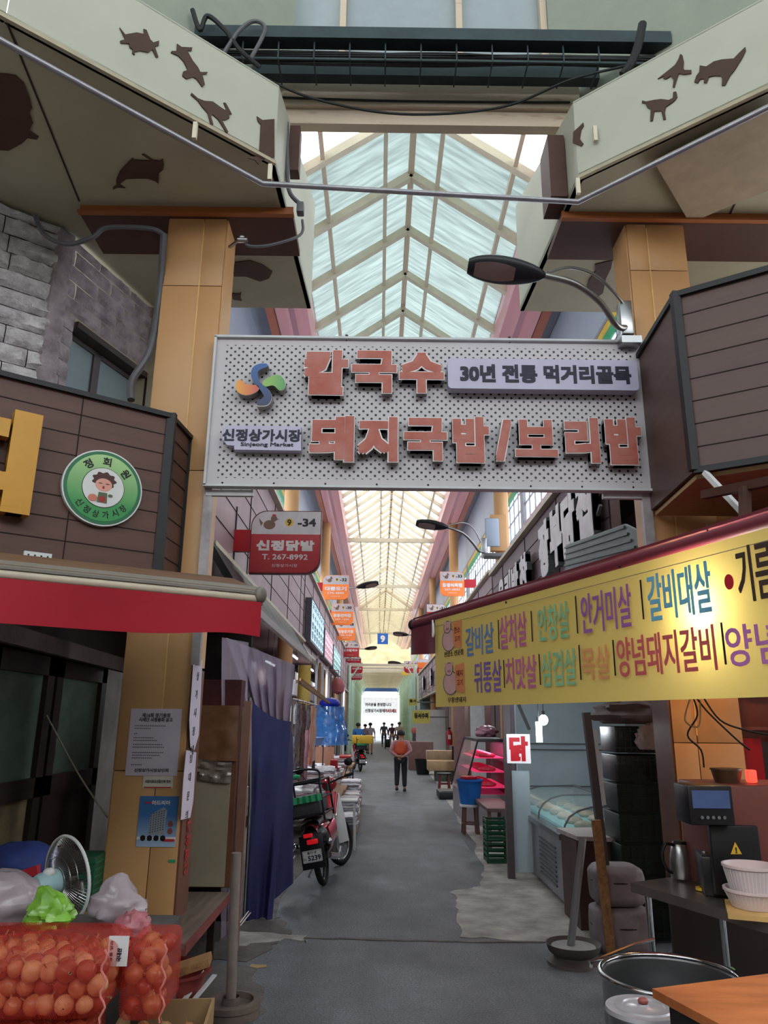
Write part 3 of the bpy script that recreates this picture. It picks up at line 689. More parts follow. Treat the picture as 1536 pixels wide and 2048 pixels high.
def plate(x0, y0, x1, y1, r, d, m, name):
    (ax, az), (bx, bz) = F(x0, y0), F(x1, y1); b = B(Ms); b.prism(rrect(ax, bz, bx, az, r), .012, .012+d); return part(sg, name, b, m), (ax+bx)/2, (az+bz)/2, bx-ax, az-bz
o, cx, cz, w, h = plate(893, 728, 1270, 792, .03, .09, M_lav, 'slogan_plate')
b = B(Ms); add_text(b, '30년 전통 먹거리골목', cx+.02, cz, .155, w*.90, .1025, .004, .035, 3); part(o, 'lettering', b, M_navy, 'navy lettering')
P = [F(x, y) for x, y in ((456, 858), (604, 860), (604, 908), (472, 906), (472, 898), (458, 897), (448, 885), (447, 870))]
b = B(Ms); b.prism(P, .012, .075); o = part(sg, 'market_name_plate', b, M_lav)
b = B(Ms); (cx, cz) = F(527, 878); add_text(b, '신정상가시장', cx, cz, .10, .60, .0755, .003, .03, 3); (cx, cz) = F(537, 897); add_text(b, 'Sinjeong Market', cx, cz, .040, .40, .0755, .003, .02, 3); part(o, 'lettering', b, M_navy, 'navy lettering')
def blob(pix, m, name, lab):
    P = bez([F(x, y) for x, y in pix], 6); b = B(Ms); b.prism(P, .012, .085); o = part(sg, name, b, M_lside, lab)
    c = Vector((sum(p[0] for p in P)/len(P), sum(p[1] for p in P)/len(P))); Q = [tuple(c+(Vector(p)-c)*.97) for p in P]
    b = B(Ms); b.prism(P, .084, .087); part(o, 'emblem_rim', b, M_wink)
    b = B(Ms); b.prism(Q, .0865, .090); part(o, 'emblem_face', b, m, lab)
def grad(name, c1, c2, ax, lo, hi):
    m = mat(name, c1, .35); N, L, p = nodes_of(m); t = [n for n in N if n.type == 'TEX_COORD'][0]; s = N.new('ShaderNodeSeparateXYZ'); L.new(t.outputs['Object'], s.inputs[0])
    r = N.new('ShaderNodeMapRange'); r.inputs[1].default_value = lo; r.inputs[2].default_value = hi; L.new(s.outputs[ax], r.inputs[0])
    mx = N.new('ShaderNodeMixRGB'); mx.inputs[1].default_value = lin(c1); mx.inputs[2].default_value = lin(c2); L.new(r.outputs[0], mx.inputs[0]); L.new(mx.outputs[0], p.inputs['Base Color']); return m
zl = 4.05-3.45
blob([(478, 772), (487, 770), (497, 778), (520, 781), (518, 792), (500, 800), (482, 796), (475, 785)], grad('emblem_orange', 'e89a3a', 'c83850', 'X', -1.48, -1.30), 'emblem_petal', 'orange to magenta petal')
blob([(528, 775), (545, 762), (562, 760), (573, 772), (572, 786), (562, 791), (550, 781), (534, 783)], grad('emblem_green', '8ab85a', '2f8a5c', 'X', -1.25, -1.07), 'emblem_petal', 'green petal')
blob([(508, 745), (520, 737), (536, 736), (539, 742), (525, 748), (519, 756), (524, 775), (541, 789), (547, 805), (540, 819), (525, 822), (517, 820), (518, 812), (530, 805), (528, 795), (512, 775), (505, 760)], grad('emblem_blue', '1a2248', '2a5c9c', 'Z', .60, .95), 'emblem_stroke', 'deep blue S-shaped stroke')
# white posts and stub arms that carry the sign
t = thing('sign_frame', 'whitish steel posts and brackets holding the big sign against the pillars', 'frame', (.37, 5.42, 2.3))
for x0, x1, za in ((-1.345, -1.285, 2.12), (2.00, 2.07, 2.45)):
    b = B(); b.box(((x0+x1)/2, 5.44, (za+4.72)/2), (x1-x0, .05, 4.72-za)); part(t, 'post', b, mat('weathered_white_steel', 'b5adae', .5, .3, col2='8a8284', scale=5))
b = B(); b.box((-1.15, 5.43, 3.41), (.36, .04, .045)); b.box((1.85, 5.43, 3.42), (.3, .04, .04)); part(t, 'bracket', b, M_whitep)

# ================================================================== LEFT CORNER: STONE WALL, SHOP BOX, AWNING
M_stone = mat('rock_face_stone', 'dcd8d8', .85, col2='a8a2a4', scale=9, bump=.9, bscale=35)
M_stone2 = mat('mauve_stone_blocks', 'a89ca0', .85, col2='7c7074', scale=7, bump=.6, bscale=45)
M_mortar = mat('dark_mortar', '3c383a', .9)
def stonewall(name, a, c, z0, z1, course, m, relief, joint, hole=None):
    a, c = Vector(a), Vector(c); d = (c-a); Ln = d.length; d.normalize(); n = Vector((d.y, -d.x, 0))
    t = thing(name, None, None, a+Vector((0, 0, z0)), kind='structure')
    b = B(); b.slab([a+Vector((0, 0, z0))-n*.06, c+Vector((0, 0, z0))-n*.06, c+Vector((0, 0, z1))-n*.06, a+Vector((0, 0, z1))-n*.06], -n*.2) if not hole else None
    if not hole: part(t, 'mortar', b, M_mortar)
    b = B(); z = z0; r = 0
    while z < z1-.02:
        h = min(course, z1-z)-.006; s = 0
        while s < Ln:
            w = joint*(.7+.6*random.random()) if joint else Ln
            if s == 0 and joint: w *= .5+.5*(r % 2)
            e = min(Ln, s+w); segs = [(s, e)]
            if hole and z+h > hole[2] and z < hole[3]: segs = [(p, q) for p, q in ((s, min(e, hole[0])), (max(s, hole[1]), e)) if q-p > .02]
            for p, q in segs:
                nu = max(1, int((q-p)/.045)); o = random.random()*50
                def f(u, v, p=p, q=q, z=z, o=o):
                    ed = min(1, 6*min(v, 1-v)+.15)*min(1, (q-p)*min(u, 1-u)*30+.3)
                    k = relief*ed*(1+1.0*nzf(u*(q-p)*9+o, v*2.2+z*7, o))
                    return a+d*(p+(q-p)*u-(.004 if u > .5 else -.004))+Vector((0, 0, z+h*v))+n*(k-.05)
                b.grid(f, nu, 5)
            s = e
        z += course; r += 1
    part(t, 'stone_courses', b, m)
    return t
stonewall('wall_left_corner', (-6.2, 3.08, 0), (-2.81, 5.70, 0), 2.9, 5.94, .165, M_stone, .055, 1.3)
w2a, w2d = Vector((-2.81, 5.70, 0)), Vector((.294, .956, 0)); w2n = Vector((.956, -.294, 0))
wp = [pP(x, y, w2a, w2n) for x, y in ((160, 625), (262, 762), (148, 790))]
hs0 = (wp[0]-w2a).dot(w2d); hs1 = (wp[1]-w2a).dot(w2d)+.25; hz1 = (wp[0].z+wp[1].z)/2; hz0 = wp[2].z-.35
b = B(); b.box((-2.87, 5.76, 4.4), (.16, .16, 3.05), rz=-.6, bev=.02); struct('wall_left_quoin', b, M_stone2)
stonewall('wall_left_side', w2a, w2a+w2d*2.3, 2.9, 5.94, .155, M_stone2, .03, .5, (hs0, hs1, hz0, hz1))
t = thing('window_22', None, None, w2a+w2d*hs0+Vector((0, 0, hz0)), kind='structure')
g0, g1 = w2a+w2d*hs0-w2n*.16, w2a+w2d*hs1-w2n*.16; zz = Vector((0, 0, 1))
b = B(); b.slab([g0+zz*hz0, g1+zz*hz0, g1+zz*hz1, g0+zz*hz1], -w2n*.02); part(t, 'window_pane', b, mat('cool_window_glass', '7c8a8e', .12, spec=.8, var=.05))
b = B()
for k in (0, .42, .46, 1): q = g0.lerp(g1, k); b.bar(q+zz*hz0, q+zz*hz1, .04, .05, up=w2d)
for z in (hz0, hz1-.02): b.bar(g0+zz*z, g1+zz*z, .04, .04)
part(t, 'window_frame', b, mat('window_frame_dark', '4a4244', .5))
b = B(); b.slab([g0+zz*hz1, g1+zz*hz1, g1+w2n*.16+zz*hz1, g0+w2n*.16+zz*hz1], zz*.06); b.slab([g1+zz*hz0, g1+w2n*.16+zz*hz0, g1+w2n*.16+zz*hz1, g1+zz*hz1], w2d*.05); part(t, 'lintel', b, M_darkbrown)
wall('wall_left_backing', (-3.4, 7.0, 2.9), (-2.1, 7.1, 8.7), M_soffit)
wall('wall_right_backing', (2.9, 7.0, 2.9), (5.2, 7.1, 8.7), M_soffit)
# brown plank sign box
bx = Vector((-1.53, 5.04, 0)); bd = Vector((-.808, -.588, 0)); bn = Vector((.588, -.808, 0)).normalized(); Lb = 3.6; BZ0, BZ1 = 2.70, 3.87
box = thing('shop_sign_box', 'brown plank-clad sign box over the corner shop on the left, with a yellow letter', 'shop sign', bx+zz*BZ0)
b = B(); b.slab([bx+zz*BZ0, bx+bd*Lb+zz*BZ0, bx+bd*Lb-bn*.75+zz*BZ0, Vector((-1.50, 5.45, BZ0)), ], zz*(BZ1-BZ0)); part(box, 'cladding', b, M_plank)
b = B()
for i in range(1, 8): z = BZ0+i*.146; b.bar(bx+bn*.001+zz*z, bx+bd*Lb+bn*.001+zz*z, .006, .006)
for s in (.62, 1.85, 3.0): b.bar(bx+bd*s+bn*.001+zz*BZ0, bx+bd*s+bn*.001+zz*BZ1, .006, .006)
for i in range(1, 8): z = BZ0+i*.146; b.bar(Vector((-1.528, 5.05, z)), Vector((-1.498, 5.44, z)), .006, .006)
part(box, 'groove', b, M_groove)
b = B(); b.bar(bx+bn*.01+zz*BZ0, bx+bn*.01+zz*(BZ1+.02), .06, .05); b.bar(bx+bn*.01+zz*BZ1, bx+bd*Lb+bn*.01+zz*BZ1, .04, .035); b.bar(bx+zz*BZ1, Vector((-1.49, 5.45, BZ1)), .035, .03); b.bar(Vector((-1.49, 5.45, BZ0)), Vector((-1.49, 5.45, BZ1)), .02, .02)
part(box, 'corner_trim', b, M_blk)
Mb = frame(bx, -bd)            # x runs right (negative = left), y up, z outward
fx = lambda px, py: (lambda p: ((p-bx).dot(-bd), p.z))(pP(px, py, bx+bn*.05, bn))
b = B(Mb); (x1, z1) = fx(82, 838); (x0, z0) = fx(42, 1034); add_text(b, '회', x1-.44, (z0+z1)/2, (z1-z0), .88, .03, .09, .045, 4)
part(box, 'shop_letter', b, mat('yellow_letter', 'c88e1a', .35, var=.05), 'golden yellow raised letter')
b = B(Mb); (x, z) = fx(74, 1113); b.box((x, z, .06), (.16, .045, .03)); o = part(box, 'bracket_plate', b, M_white, 'white bracket plate')
b = B(Mb)
for i in range(4): b.cyl((x-.055+.037*i, z, .072), (x-.055+.037*i, z, .078), .006, n=8)
part(o, 'screw', b, M_blk, kind='stuff')
# round market-member plaque
cx_, cz_ = fx(207, 975); R_ = .262
pq = thing('round_plaque', 'round green member plaque with a curly-haired lady, fixed to the brown sign box', 'plaque', bx+zz*cz_)
Mq = Mb @ Matrix.Translation((cx_, cz_, 0))
def disc(r, z0, z1, m, nm, lab=None, par=pq, n=48):
    b = B(Mq); b.prism([(r*cos(2*pi*i/n), r*sin(2*pi*i/n)) for i in range(n)], z0, z1); return part(par, nm, b, m, lab)
disc(R_, .004, .04, M_white, 'rim', 'white rim'); disc(R_*.965, .04, .042, mat('deep_green', '1c6a42', .4), 'outer_ring', 'deep green ring')
disc(R_*.88, .042, .044, grad('plaque_green', '2f8f48', 'a9cf8a', 'Z', -.12, .24), 'face', 'light green face')
disc(R_*.53, .044, .046, M_ink, 'inner_outline'); disc(R_*.515, .046, .048, M_white, 'inner_disc', 'white inner disc')
def draw(par, M, shapes, z=.048):
    for k, (nm, pts, m) in enumerate(shapes):
        b = B(M); b.prism(pts, z+.0004*k, z+.0004*k+.0012); part(par, nm, b, m)
def ell(cx, cy, rx, ry, n=20, a=0): return [(cx+rx*cos(t)*cos(a)-ry*sin(t)*sin(a), cy+rx*cos(t)*sin(a)+ry*sin(t)*cos(a)) for t in [2*pi*i/n for i in range(n)]]
hair = [(.0+(.075+.008*cos(9*t))*cos(t), .05+(.055+.006*cos(9*t))*sin(t)) for t in [2*pi*i/60 for i in range(60)]]
M_hairp = mat('print_brown', '4a2420', .5); M_skinp = mat('print_skin', 'e0a090', .5); M_mouth = mat('print_red', 'a02c2c', .5); M_olive = mat('print_olive', '5c6448', .5)
draw(pq, Mq, [('printed_hair', hair, M_hairp), ('printed_face', ell(.0, .018, .055, .045), M_skinp), ('printed_mouth', ell(0, .0, .008, .010), M_mouth),
    ('printed_eye', ell(-.022, .027, .014, .003), M_hairp), ('printed_eye', ell(.024, .027, .014, .003), M_hairp),
    ('printed_dress', [(-.028, -.035), (.028, -.035), (.032, -.105), (-.034, -.105)], M_olive), ('printed_apron', ell(0, -.082, .022, .022), M_mouth),
    ('printed_basket', ell(-.062, -.08, .03, .024), mat('print_salmon', 'c87860', .5)), ('printed_hand', ell(.05, -.05, .016, .01), M_olive)])
b = B(Mq)
for ch, a in (('정', 128), ('회', 88), ('원', 42)):
    a = rad(a); add_text(b, ch, R_*.70*cos(a), R_*.70*sin(a), .062, .055, .0445, .0015, .02, 3, Matrix.Rotation(a-pi/2, 4, 'Z'))
for i, ch in enumerate('신정상가시장'):
    a = rad(222+19.5*i); add_text(b, ch, R_*.71*cos(a), R_*.71*sin(a), .05, .042, .0445, .0015, .01, 3, Matrix.Rotation(a+pi/2, 4, 'Z'))
part(pq, 'lettering', b, M_ink, 'black lettering around the ring')

# red awning
M_awn = mat('red_awning_cloth', 'b8142c', .6, var=.06, scale=2, translu=.25); M_awnu = mat('awning_underside', '7c5a44', .7, var=.15, translu=.1)
M_awngrey = mat('grey_awning_top', '7c746c', .6, var=.08)
q1 = pZ(520, 1198, 2.35); q0 = pZ(0, 1148, 2.35); dq = (q0-q1).normalized(); q0 = q1+dq*4.2
aw = thing('awning', 'red retractable awning with a plain valance over the corner stall on the left', 'awning', (q1.x, q1.y, 2.2))
bk1 = Vector((-1.0, 5.0, 2.66)); bk0 = bx+bd*2.6+bn*.05+zz*2.66
b = B(); b.slab([q1+zz*.03, q0+zz*.03, bk0+bd*.8, bk1], zz*.015); part(aw, 'canopy_cloth', b, M_awnu)
b = B(); b.tube([q1, q0], .022, 12); part(aw, 'front_bar', b, mat('cream_bar', 'c8b8a4', .4))
b = B(); nq = Vector((-dq.y, dq.x, 0)); nq = nq if nq.y < 0 else -nq
b.slab([q1+zz*.02+nq*.02, q0+zz*.02+nq*.02, q0+zz*.062-nq*.06, q1+zz*.062-nq*.06], zz*.012); b.ball(q1+zz*.02, (.035, .05, .045), 10, 8); part(aw, 'front_profile', b, M_awngrey, 'grey front profile')
def val(u, v):
    p = q1.lerp(q0, u); w = .012*sin(u*26)*v; dz = -.195*v*(1 if True else 0); z = 2.33+dz+(.028*max(0, sin(u*4.2*2.3+1.2))**6)*v
    return Vector((p.x, p.y, z))+nq*(.024+w)
b = B(); b.grid(val, 90, 6, th=-nq*.004); part(aw, 'valance', b, M_awn, 'red valance')
b = B(); b.bar(bk1-zz*.05, q1-zz*.02, .03, .03); b.bar(bk0, q0-zz*.02, .03, .03); part(aw, 'folding_arm', b, M_awngrey)

# shop interior: side wall with sliding doors
wall('wall_stall_side', (-2.75, 3.2, 2.22), (-2.42, 7.3, 2.7), M_darkbrown)
wall('wall_stall_back_shade', (-2.42, 7.42, 0), (-1.26, 7.47, 2.6), M_dark)  # back wall widened as a dark sheet for the shade behind the film
wall('wall_stall_side_lower', (-2.75, 3.2, 0), (-2.60, 7.3, 2.22), M_darkbrown)
b = B(); b.slab([(-6, 2, 2.69), (-1.55, 5.0, 2.69), (-1.3, 7.4, 2.69), (-6, 7.4, 2.69)], zz*.02); struct('ceiling_stall', b, M_soffit2)
for i, (ya, yb) in enumerate(((4.0, 4.95), (4.95, 5.95), (6.0, 7.1))):
    t = thing('door_%d' % (i+1), None, None, (-2.56, ya, 0), kind='structure')
    b = B()
    for y in (ya+.06, yb-.06): b.box((-2.55, y, 1.1), (.05, .12, 2.2))
    for z, h in ((.1, .2), (1.25, .14), (2.13, .14)): b.box((-2.55, (ya+yb)/2, z), (.05, yb-ya, h))
    part(t, 'door_frame', b, M_darkbrown)
    b = B(); b.box((-2.57, (ya+yb)/2, 1.7), (.01, yb-ya-.2, .8)); part(t, 'door_glass', b, mat('green_tinted_glass', '5c6c60', .2, spec=.8))
    b = B(); b.box((-2.57, (ya+yb)/2, .7), (.01, yb-ya-.2, 1.0)); part(t, 'door_panel', b, mat('tan_door_panel', '8a7a5c', .5, col2='6a5c46') if i == 1 else M_darkbrown)
b = B(); b.bar((-2.4, 4.2, 2.28), (-2.38, 7.2, 2.22), .06, .12); solo('lintel_board', 'rough grey-brown lintel board above the dark doors of the left stall', 'board', b, mat('rough_lintel', '5c504c', .8, bump=.4))
cable('thin cord strung from the dark door across to the left pillar', [pY(90, 1425, 5.9), pY(155, 1545, 5.7), pY(215, 1635, 5.5)], .006, mat('pale_cord', 'a89c88', .6), 'cord')

# notices on the left pillar
def paper(name, label, px0, py0, px1, py1, Y, m, lines, skew=0, txt=None):
    a = pY(px0, py0, Y); c = pY(px1, py1, Y); t = thing(name, label, 'notice' if name != 'poster' else 'poster', ((a.x+c.x)/2, Y, c.z))
    M = frame(((a.x+c.x)/2, Y, (a.z+c.z)/2), (1, 0, skew)); w, h = c.x-a.x, a.z-c.z
    b = B(M); b.box((0, 0, 0), (w, h, .003)); part(t, 'sheet', b, m)
    return t, M, w, h
M_paper = mat('notice_paper', 'c9bccb', .7, var=.03); M_inkp = mat('grey_print', '55505a', .6)
t, M, w, h = paper('notice', 'white printed assembly notice taped to the left gate pillar', 263, 1417, 354, 1552, 5.448, M_paper, 9)
b = B(M); add_text(b, '제16회 정기총회', 0, h*.40, .030, w*.55, .002, .001, .03, 2); add_text(b, '시세단 시정총회 공고', 0, h*.335, .030, w*.66, .002, .001, .03, 2); add_text(b, '신정상가시장상인회', 0, -h*.42, .024, w*.66, .002, .001, .03, 2); part(t, 'heading', b, M_inkp)
b = B(M)
for i, (yy, ww) in enumerate(((.24, .8), (.20, .45), (.12, .12), (.06, .5), (.02, .6), (-.04, .75), (-.08, .78), (-.16, .8), (-.20, .7), (-.24, .5), (-.34, .3))):
    for j in range(int(ww*22)): b.box((-w*.40+j*w*.036+.004, h*yy, .002), (w*.024, h*.014, .001))
part(t, 'body_text', b, M_inkp, kind='stuff')
t, M, w, h = paper('notice', 'small cream sticker with a red edge half hidden under the white notice', 287, 1552, 345, 1577, 5.450, mat('cream_sticker', 'd8cfc0', .5), 2)
b = B(M); add_text(b, '시장이용료선할인해 줘야', 0, .005, .022, w*.85, .002, .001, .02, 2); part(t, 'lettering', b, M_inkp)
b = B(M); b.box((0, -h*.42, .002), (w*.9, .008, .001)); part(t, 'red_edge', b, M_signred)
t, M, w, h = paper('poster', 'blue apartment sale poster with a grey tower, low on the left gate pillar', 281, 1592, 350, 1694, 5.448, grad('poster_sky', 'c4d4e4', '3a6ea8', 'Z', -.1, .2), 2)
b = B(M); b.prism([(-.06, -h*.26), (.05, -h*.26), (.06, h*.22), (.035, h*.28), (-.05, h*.14)], .002, .003); o = part(t, 'printed_tower', b, mat('print_tower', '8f949c', .5))
b = B(M)
for i in range(9):
    for j in range(6): b.box((-.045+.017*j, -h*.22+i*h*.046+j*.004, .0035), (.009, h*.022, .001))
part(o, 'printed_windows', b, mat('print_dark', '4a5260', .5), kind='stuff')
b = B(M); add_text(b, '아드리아', .015, h*.37, .030, w*.48, .0035, .001, .03, 2); part(t, 'title', b, M_wink, 'white title')
b = B(M); b.box((0, -h*.33, .003), (w, h*.05, .001)); part(t, 'base_band', b, M_wink)
b = B(M)
for i in range(4): b.prism(ell(-w*.34+i*w*.17, -h*.33, w*.07, w*.07, 14), .0035, .0045)
part(t, 'round_badge', b, M_ink, kind='stuff')
b = B(M); b.box((w*.33, -h*.37, .004), (w*.28, h*.05, .001)); b.box((-w*.28, h*.37, .004), (w*.18, .010, .001)); part(t, 'red_tab', b, M_signred)
b = B(M)
for i in range(2): b.prism(ell(w*.34, -h*.05-i*.045, .018, .020, 12), .003, .004)
part(t, 'printed_figure', b, mat('print_brownred', '8a4a44', .5), kind='stuff')
b = B(); b.box(pY(344, 1722, 5.447), (.045, .003, .018)); solo('tape_strip', 'small green tape strip on the left pillar below the poster', 'tape', b, M_grn)
# strips of paper on the pillar's alley side
def side_strip(label, pts, m, txt=None):
    P = [pX(x, y, -1.318) for x, y in pts]; b = B(); b.slab(P, (.003, 0, 0)); t = thing('notice', label, 'notice', P[0]); part(t, 'sheet', b, m)
    if txt:
        c = sum(P, Vector())/len(P); hh = max(p.z for p in P)-min(p.z for p in P); M = frame((-1.314, c.y, c.z), (0, -1, 0)) @ Matrix.Rotation(0, 4, 'Z')
        b = B(frame((-1.314, c.y, c.z), (0, 1, 0)))
        for i, ch in enumerate(txt): add_text(b, ch, 0, hh*.40-i*hh*.8/max(1, len(txt)-1), hh*.5/len(txt), .07, .0, .001, .02, 2)
        part(t, 'lettering', b, M_inkp)
side_strip('long torn white paper strip down the alley side of the left pillar', [(386, 1330), (404, 1320), (397, 1470), (388, 1500), (380, 1495), (378, 1440)], M_paper, '상가시장내')
side_strip('lower white tear-off flyer on the alley side of the left pillar', [(372, 1500), (392, 1505), (386, 1600), (380, 1635), (361, 1640), (366, 1560)], M_paper, '임대문의')
b = B(frame((-1.3275, 5.63, .98), (0, 0, 1), (0, -1, 0)))
add_text(b, '신정상가시장', 0, 0, .10, .55, .004, .002, .02, 2); solo('stencil_lettering', 'faded red stencil lettering running up the side of the left pillar', 'lettering', b, M_signred)

# ================================================================== HANGING SHOP SIGNS
def blade(x0, x1, y, z0, z1, anchor, num, name, tel, colr, label, detail=2, nine=True, group='shop number signs over the alley'):
    """x0..x1 board, anchor = x of the wall-side end of the arm"""
    t = thing('hanging_shop_sign', label, 'shop sign', ((x0+x1)/2, y, z0), group)
    left = anchor < x0; w, h = x1-x0, z1-z0; cx, cz = (x0+x1)/2, (z0+z1)/2; M = frame((cx, y, cz), (1, 0, 0)); r = w*.22
    cor = (0, 1, 0, 1) if left else (1, 0, 1, 0)
    b = B(M); b.prism(rrect(-w/2, -h/2, w/2, h/2, r, 6, cor), -.09, 0); part(t, 'board', b, M_signdk if colr is M_signred else colr)
    P = rrect(-w/2+.01, -h/2+.01, w/2-.01, h/2-.01, r, 6, cor); s = h*.12
    up = [p for p in P if p[1] > s]; ux = [(-w/2+.01, s), ]; top = [p for p in P if p[1] > s]
    b = B(M); b.prism([(w/2-.01, s)]+top+[(-w/2+.01, s)], 0.0, .004); part(t, 'upper_face', b, M_bladew, 'pale upper face')
    lo = [p for p in P if p[1] < s]
    b = B(M); b.prism([(-w/2+.01, s)]+lo+[(w/2-.01, s)], 0.0, .004); part(t, 'lower_face', b, colr)
    if detail >= 1:
        b = B(M); add_text(b, name, 0, -h*.06, h*.17, w*.82, .004, .002, .05 if detail > 1 else .03, 2)
        if tel: add_text(b, tel, 0, -h*.24, h*.085, w*.64, .004, .002, .02, 2)
        add_text(b, '신정상가시장', 0, -h*.375, h*.05, w*.36, .004, .002, 0, 2); part(t, 'lettering', b, M_wink, 'white lettering')
        b = B(M); add_text(b, num, w*.29, h*.31, h*.13, w*.26, .004, .002, .04, 3); part(t, 'number', b, M_ink)
        b = B(M); b.prism(ell(w*.04, h*.31, w*.06, w*.06), .004, .005); o = part(t, 'yellow_dot', b, M_yel, 'yellow dot')
        b = B(M); add_text(b, '9', w*.04, h*.31, h*.10, None, .005, .001, .03, 3); part(o, 'numeral', b, M_ink)
        b = B(M)   # simple line drawing of a hen
        b.prism(ell(-w*.24, h*.27, w*.085, h*.075), .004, .005); b.prism(ell(-w*.18, h*.37, w*.045, w*.045), .004, .005); b.prism([(-w*.33, h*.30), (-w*.40, h*.38), (-w*.36, h*.25)], .004, .005); b.prism([(-w*.14, h*.37), (-w*.10, h*.36), (-w*.14, h*.35)], .004, .005)
        o = part(t, 'printed_hen', b, M_henl); b = B(M); b.prism(ell(-w*.18, h*.425, w*.03, w*.015), .005, .006); part(o, 'printed_comb', b, M_signred)
    ax0, ax1 = (anchor, x0) if left else (x1, anchor)
    b = B(); b.box(((ax0+ax1)/2, y+.05, cz+h*.02), (abs(ax1-ax0), .09, h*.34)); part(t, 'bracket_box', b, M_red, 'red bracket box')
    b = B(); b.box((anchor, y+.05, cz), (.03, .04, h*1.15)); part(t, 'mounting_bar', b, M_blk)
    return t
M_signdk = mat('sign_dark_red', '5e1a22', .4); M_bladew = mat('blade_white', 'b9aeb2', .4, emit='c8d0d0', es=.06); M_henl = mat('hen_line', '7a5c50', .5)
def bl(px0, px1, py0, py1, Y, apx, num, name, tel, col, label, det=2):
    a = pY(px0, py0, Y); c = pY(px1, py1, Y); an = pY(apx, py0, Y); an.x = ((-2.3 if c.z > 5.0 else -1.72) if a.x < .3 else 3.1) if Y > 9 else -1.72; return blade(a.x, c.x, Y, c.z, a.z, an.x, num, name, tel, col, label, det)
bl(504, 640, 1021, 1148, 8.5, 463, '-34', '신정닭발', 'T. 267-8992', M_signred, 'large red hanging sign numbered 34 with a hen drawing, nearest on the left')
M_or2 = mat('sign_orange_lit', 'e07838', .45, emit='e07838', es=.25)
bl(646, 697, 1150, 1199, 23.0, 628, '-32', '대중도기', '274-4505', M_or2, 'orange hanging sign numbered 32 on the left')
bl(663, 706, 1207, 1250, 27.0, 646, '-30', '경동건어물', '267-1234', M_or2, 'orange hanging sign numbered 30, just below and behind 32')
bl(673, 710, 1241, 1281, 31.0, 660, '-28', '미동참기름', '258-4120', M_or2, 'orange hanging sign numbered 28, half hidden behind 30', 1)
bl(684, 718, 1284, 1314, 37.0, 674, '-26', '동호칼국수', '', M_signred, 'dark red hanging sign with a grey top, fourth behind the orange ones on the left', 1)
bl(692, 722, 1312, 1326, 40.0, 684, '-24', '신정식당', '', M_red, 'thin bright red hanging sign peeking out on the left', 1)
bl(702, 725, 1325, 1347, 43.0, 694, '-22', '시대패션', '', M_red, 'small bright red hanging sign with a pale top, far left', 1)
bl(703, 724, 1348, 1360, 43.8, 698, '-20', '성남떡집', '', M_signred, 'lowest and farthest red hanging sign on the left', 1)
bl(880, 929, 1143, 1192, 23.6, 947, '-33', '동경식육점', '267-0033', M_or2, 'orange and white hanging sign numbered 33 on the right')
bl(853, 893, 1208, 1250, 28.5, 908, '-31', '경주건어물', '', M_signred, 'red hanging sign numbered 31 on the right, cut by the yellow banner', 1)
bl(835, 858, 1318, 1336, 41.0, 866, '-29', '울산', '', M_orange, 'small orange hanging sign under the maroon awning tip on the right', 0)
bl(808, 838, 1322, 1346, 43.5, 846, '-27', '한양반찬', '', M_red, 'small red and white hanging sign far down on the right', 1)
bl(803, 823, 1338, 1351, 46.5, 829, '-25', '은행', '', M_yel, 'tiny yellow hanging sign far down on the right', 0)
a = pY(755, 1268, 61); c = pY(776, 1288, 61)
t = thing('aisle_number_sign', 'square blue sign with a white 9 hanging from a roof tie over the alley', 'sign', ((a.x+c.x)/2, 60.9, c.z))
M = frame(((a.x+c.x)/2, 60.9, (a.z+c.z)/2), (1, 0, 0)); b = B(M); b.box((0, 0, 0), (.86, .86, .05)); part(t, 'board', b, mat('sign_blue', '2058a8', .4, emit='2058a8', es=.25))
b = B(M); add_text(b, '9', 0, 0, .55, None, .03, .01, .04); part(t, 'numeral', b, M_wink, 'white numeral 9')
b = B(M)
for x in (-.2, .2): b.bar((x, .43, 0), (x, .75, 0), .03)
part(t, 'hanger', b, M_blk)

# ================================================================== LEFT FOREGROUND STALL
M_onion = mat('onion_skin', 'cc8c60', .28, col2='a2583c', scale=18, stretch=(1, 1, .3), spec=.5)
M_onion3 = mat('onion_skin_red', 'a8543c', .28, col2='84382c', scale=18, stretch=(1, 1, .3))
M_onion2 = mat('onion_skin_pale', 'dcaa7c', .30, col2='bc7a54', scale=16, stretch=(1, 1, .3))
def net_mat():
    m = bpy.data.materials.new('red_net'); m.use_nodes = True; N = m.node_tree.nodes; L = m.node_tree.links; p = N['Principled BSDF']
    p.inputs['Base Color'].default_value = lin('d0342a'); p.inputs['Roughness'].default_value = .5
    t = N.new('ShaderNodeTexCoord'); s = N.new('ShaderNodeSeparateXYZ'); L.new(t.outputs['Object'], s.inputs[0])
    mn = lambda op, a, c=None: math_node(N, L, op, a, c)
    u = mn('ADD', mn('ADD', s.outputs['X'], s.outputs['Y']), s.outputs['Z']); v = mn('SUBTRACT', mn('ADD', s.outputs['X'], mn('MULTIPLY', s.outputs['Y'], .6)), s.outputs['Z'])
    f = lambda a: mn('LESS_THAN', mn('ABSOLUTE', mn('SUBTRACT', mn('FRACT', mn('ADD', mn('DIVIDE', a, .0075), 500)), .5)), .085)
    k = mn('MAXIMUM', f(u), f(v)); tp = N.new('ShaderNodeBsdfTransparent'); tp.inputs[0].default_value = (1, .93, .90, 1); mx = N.new('ShaderNodeMixShader')
    L.new(k, mx.inputs[0]); L.new(tp.outputs[0], mx.inputs[1]); L.new(p.outputs[0], mx.inputs[2])
    out = [n for n in N if n.type == 'OUTPUT_MATERIAL'][0]; L.new(mx.outputs[0], out.inputs[0]); return m
M_net = net_mat()
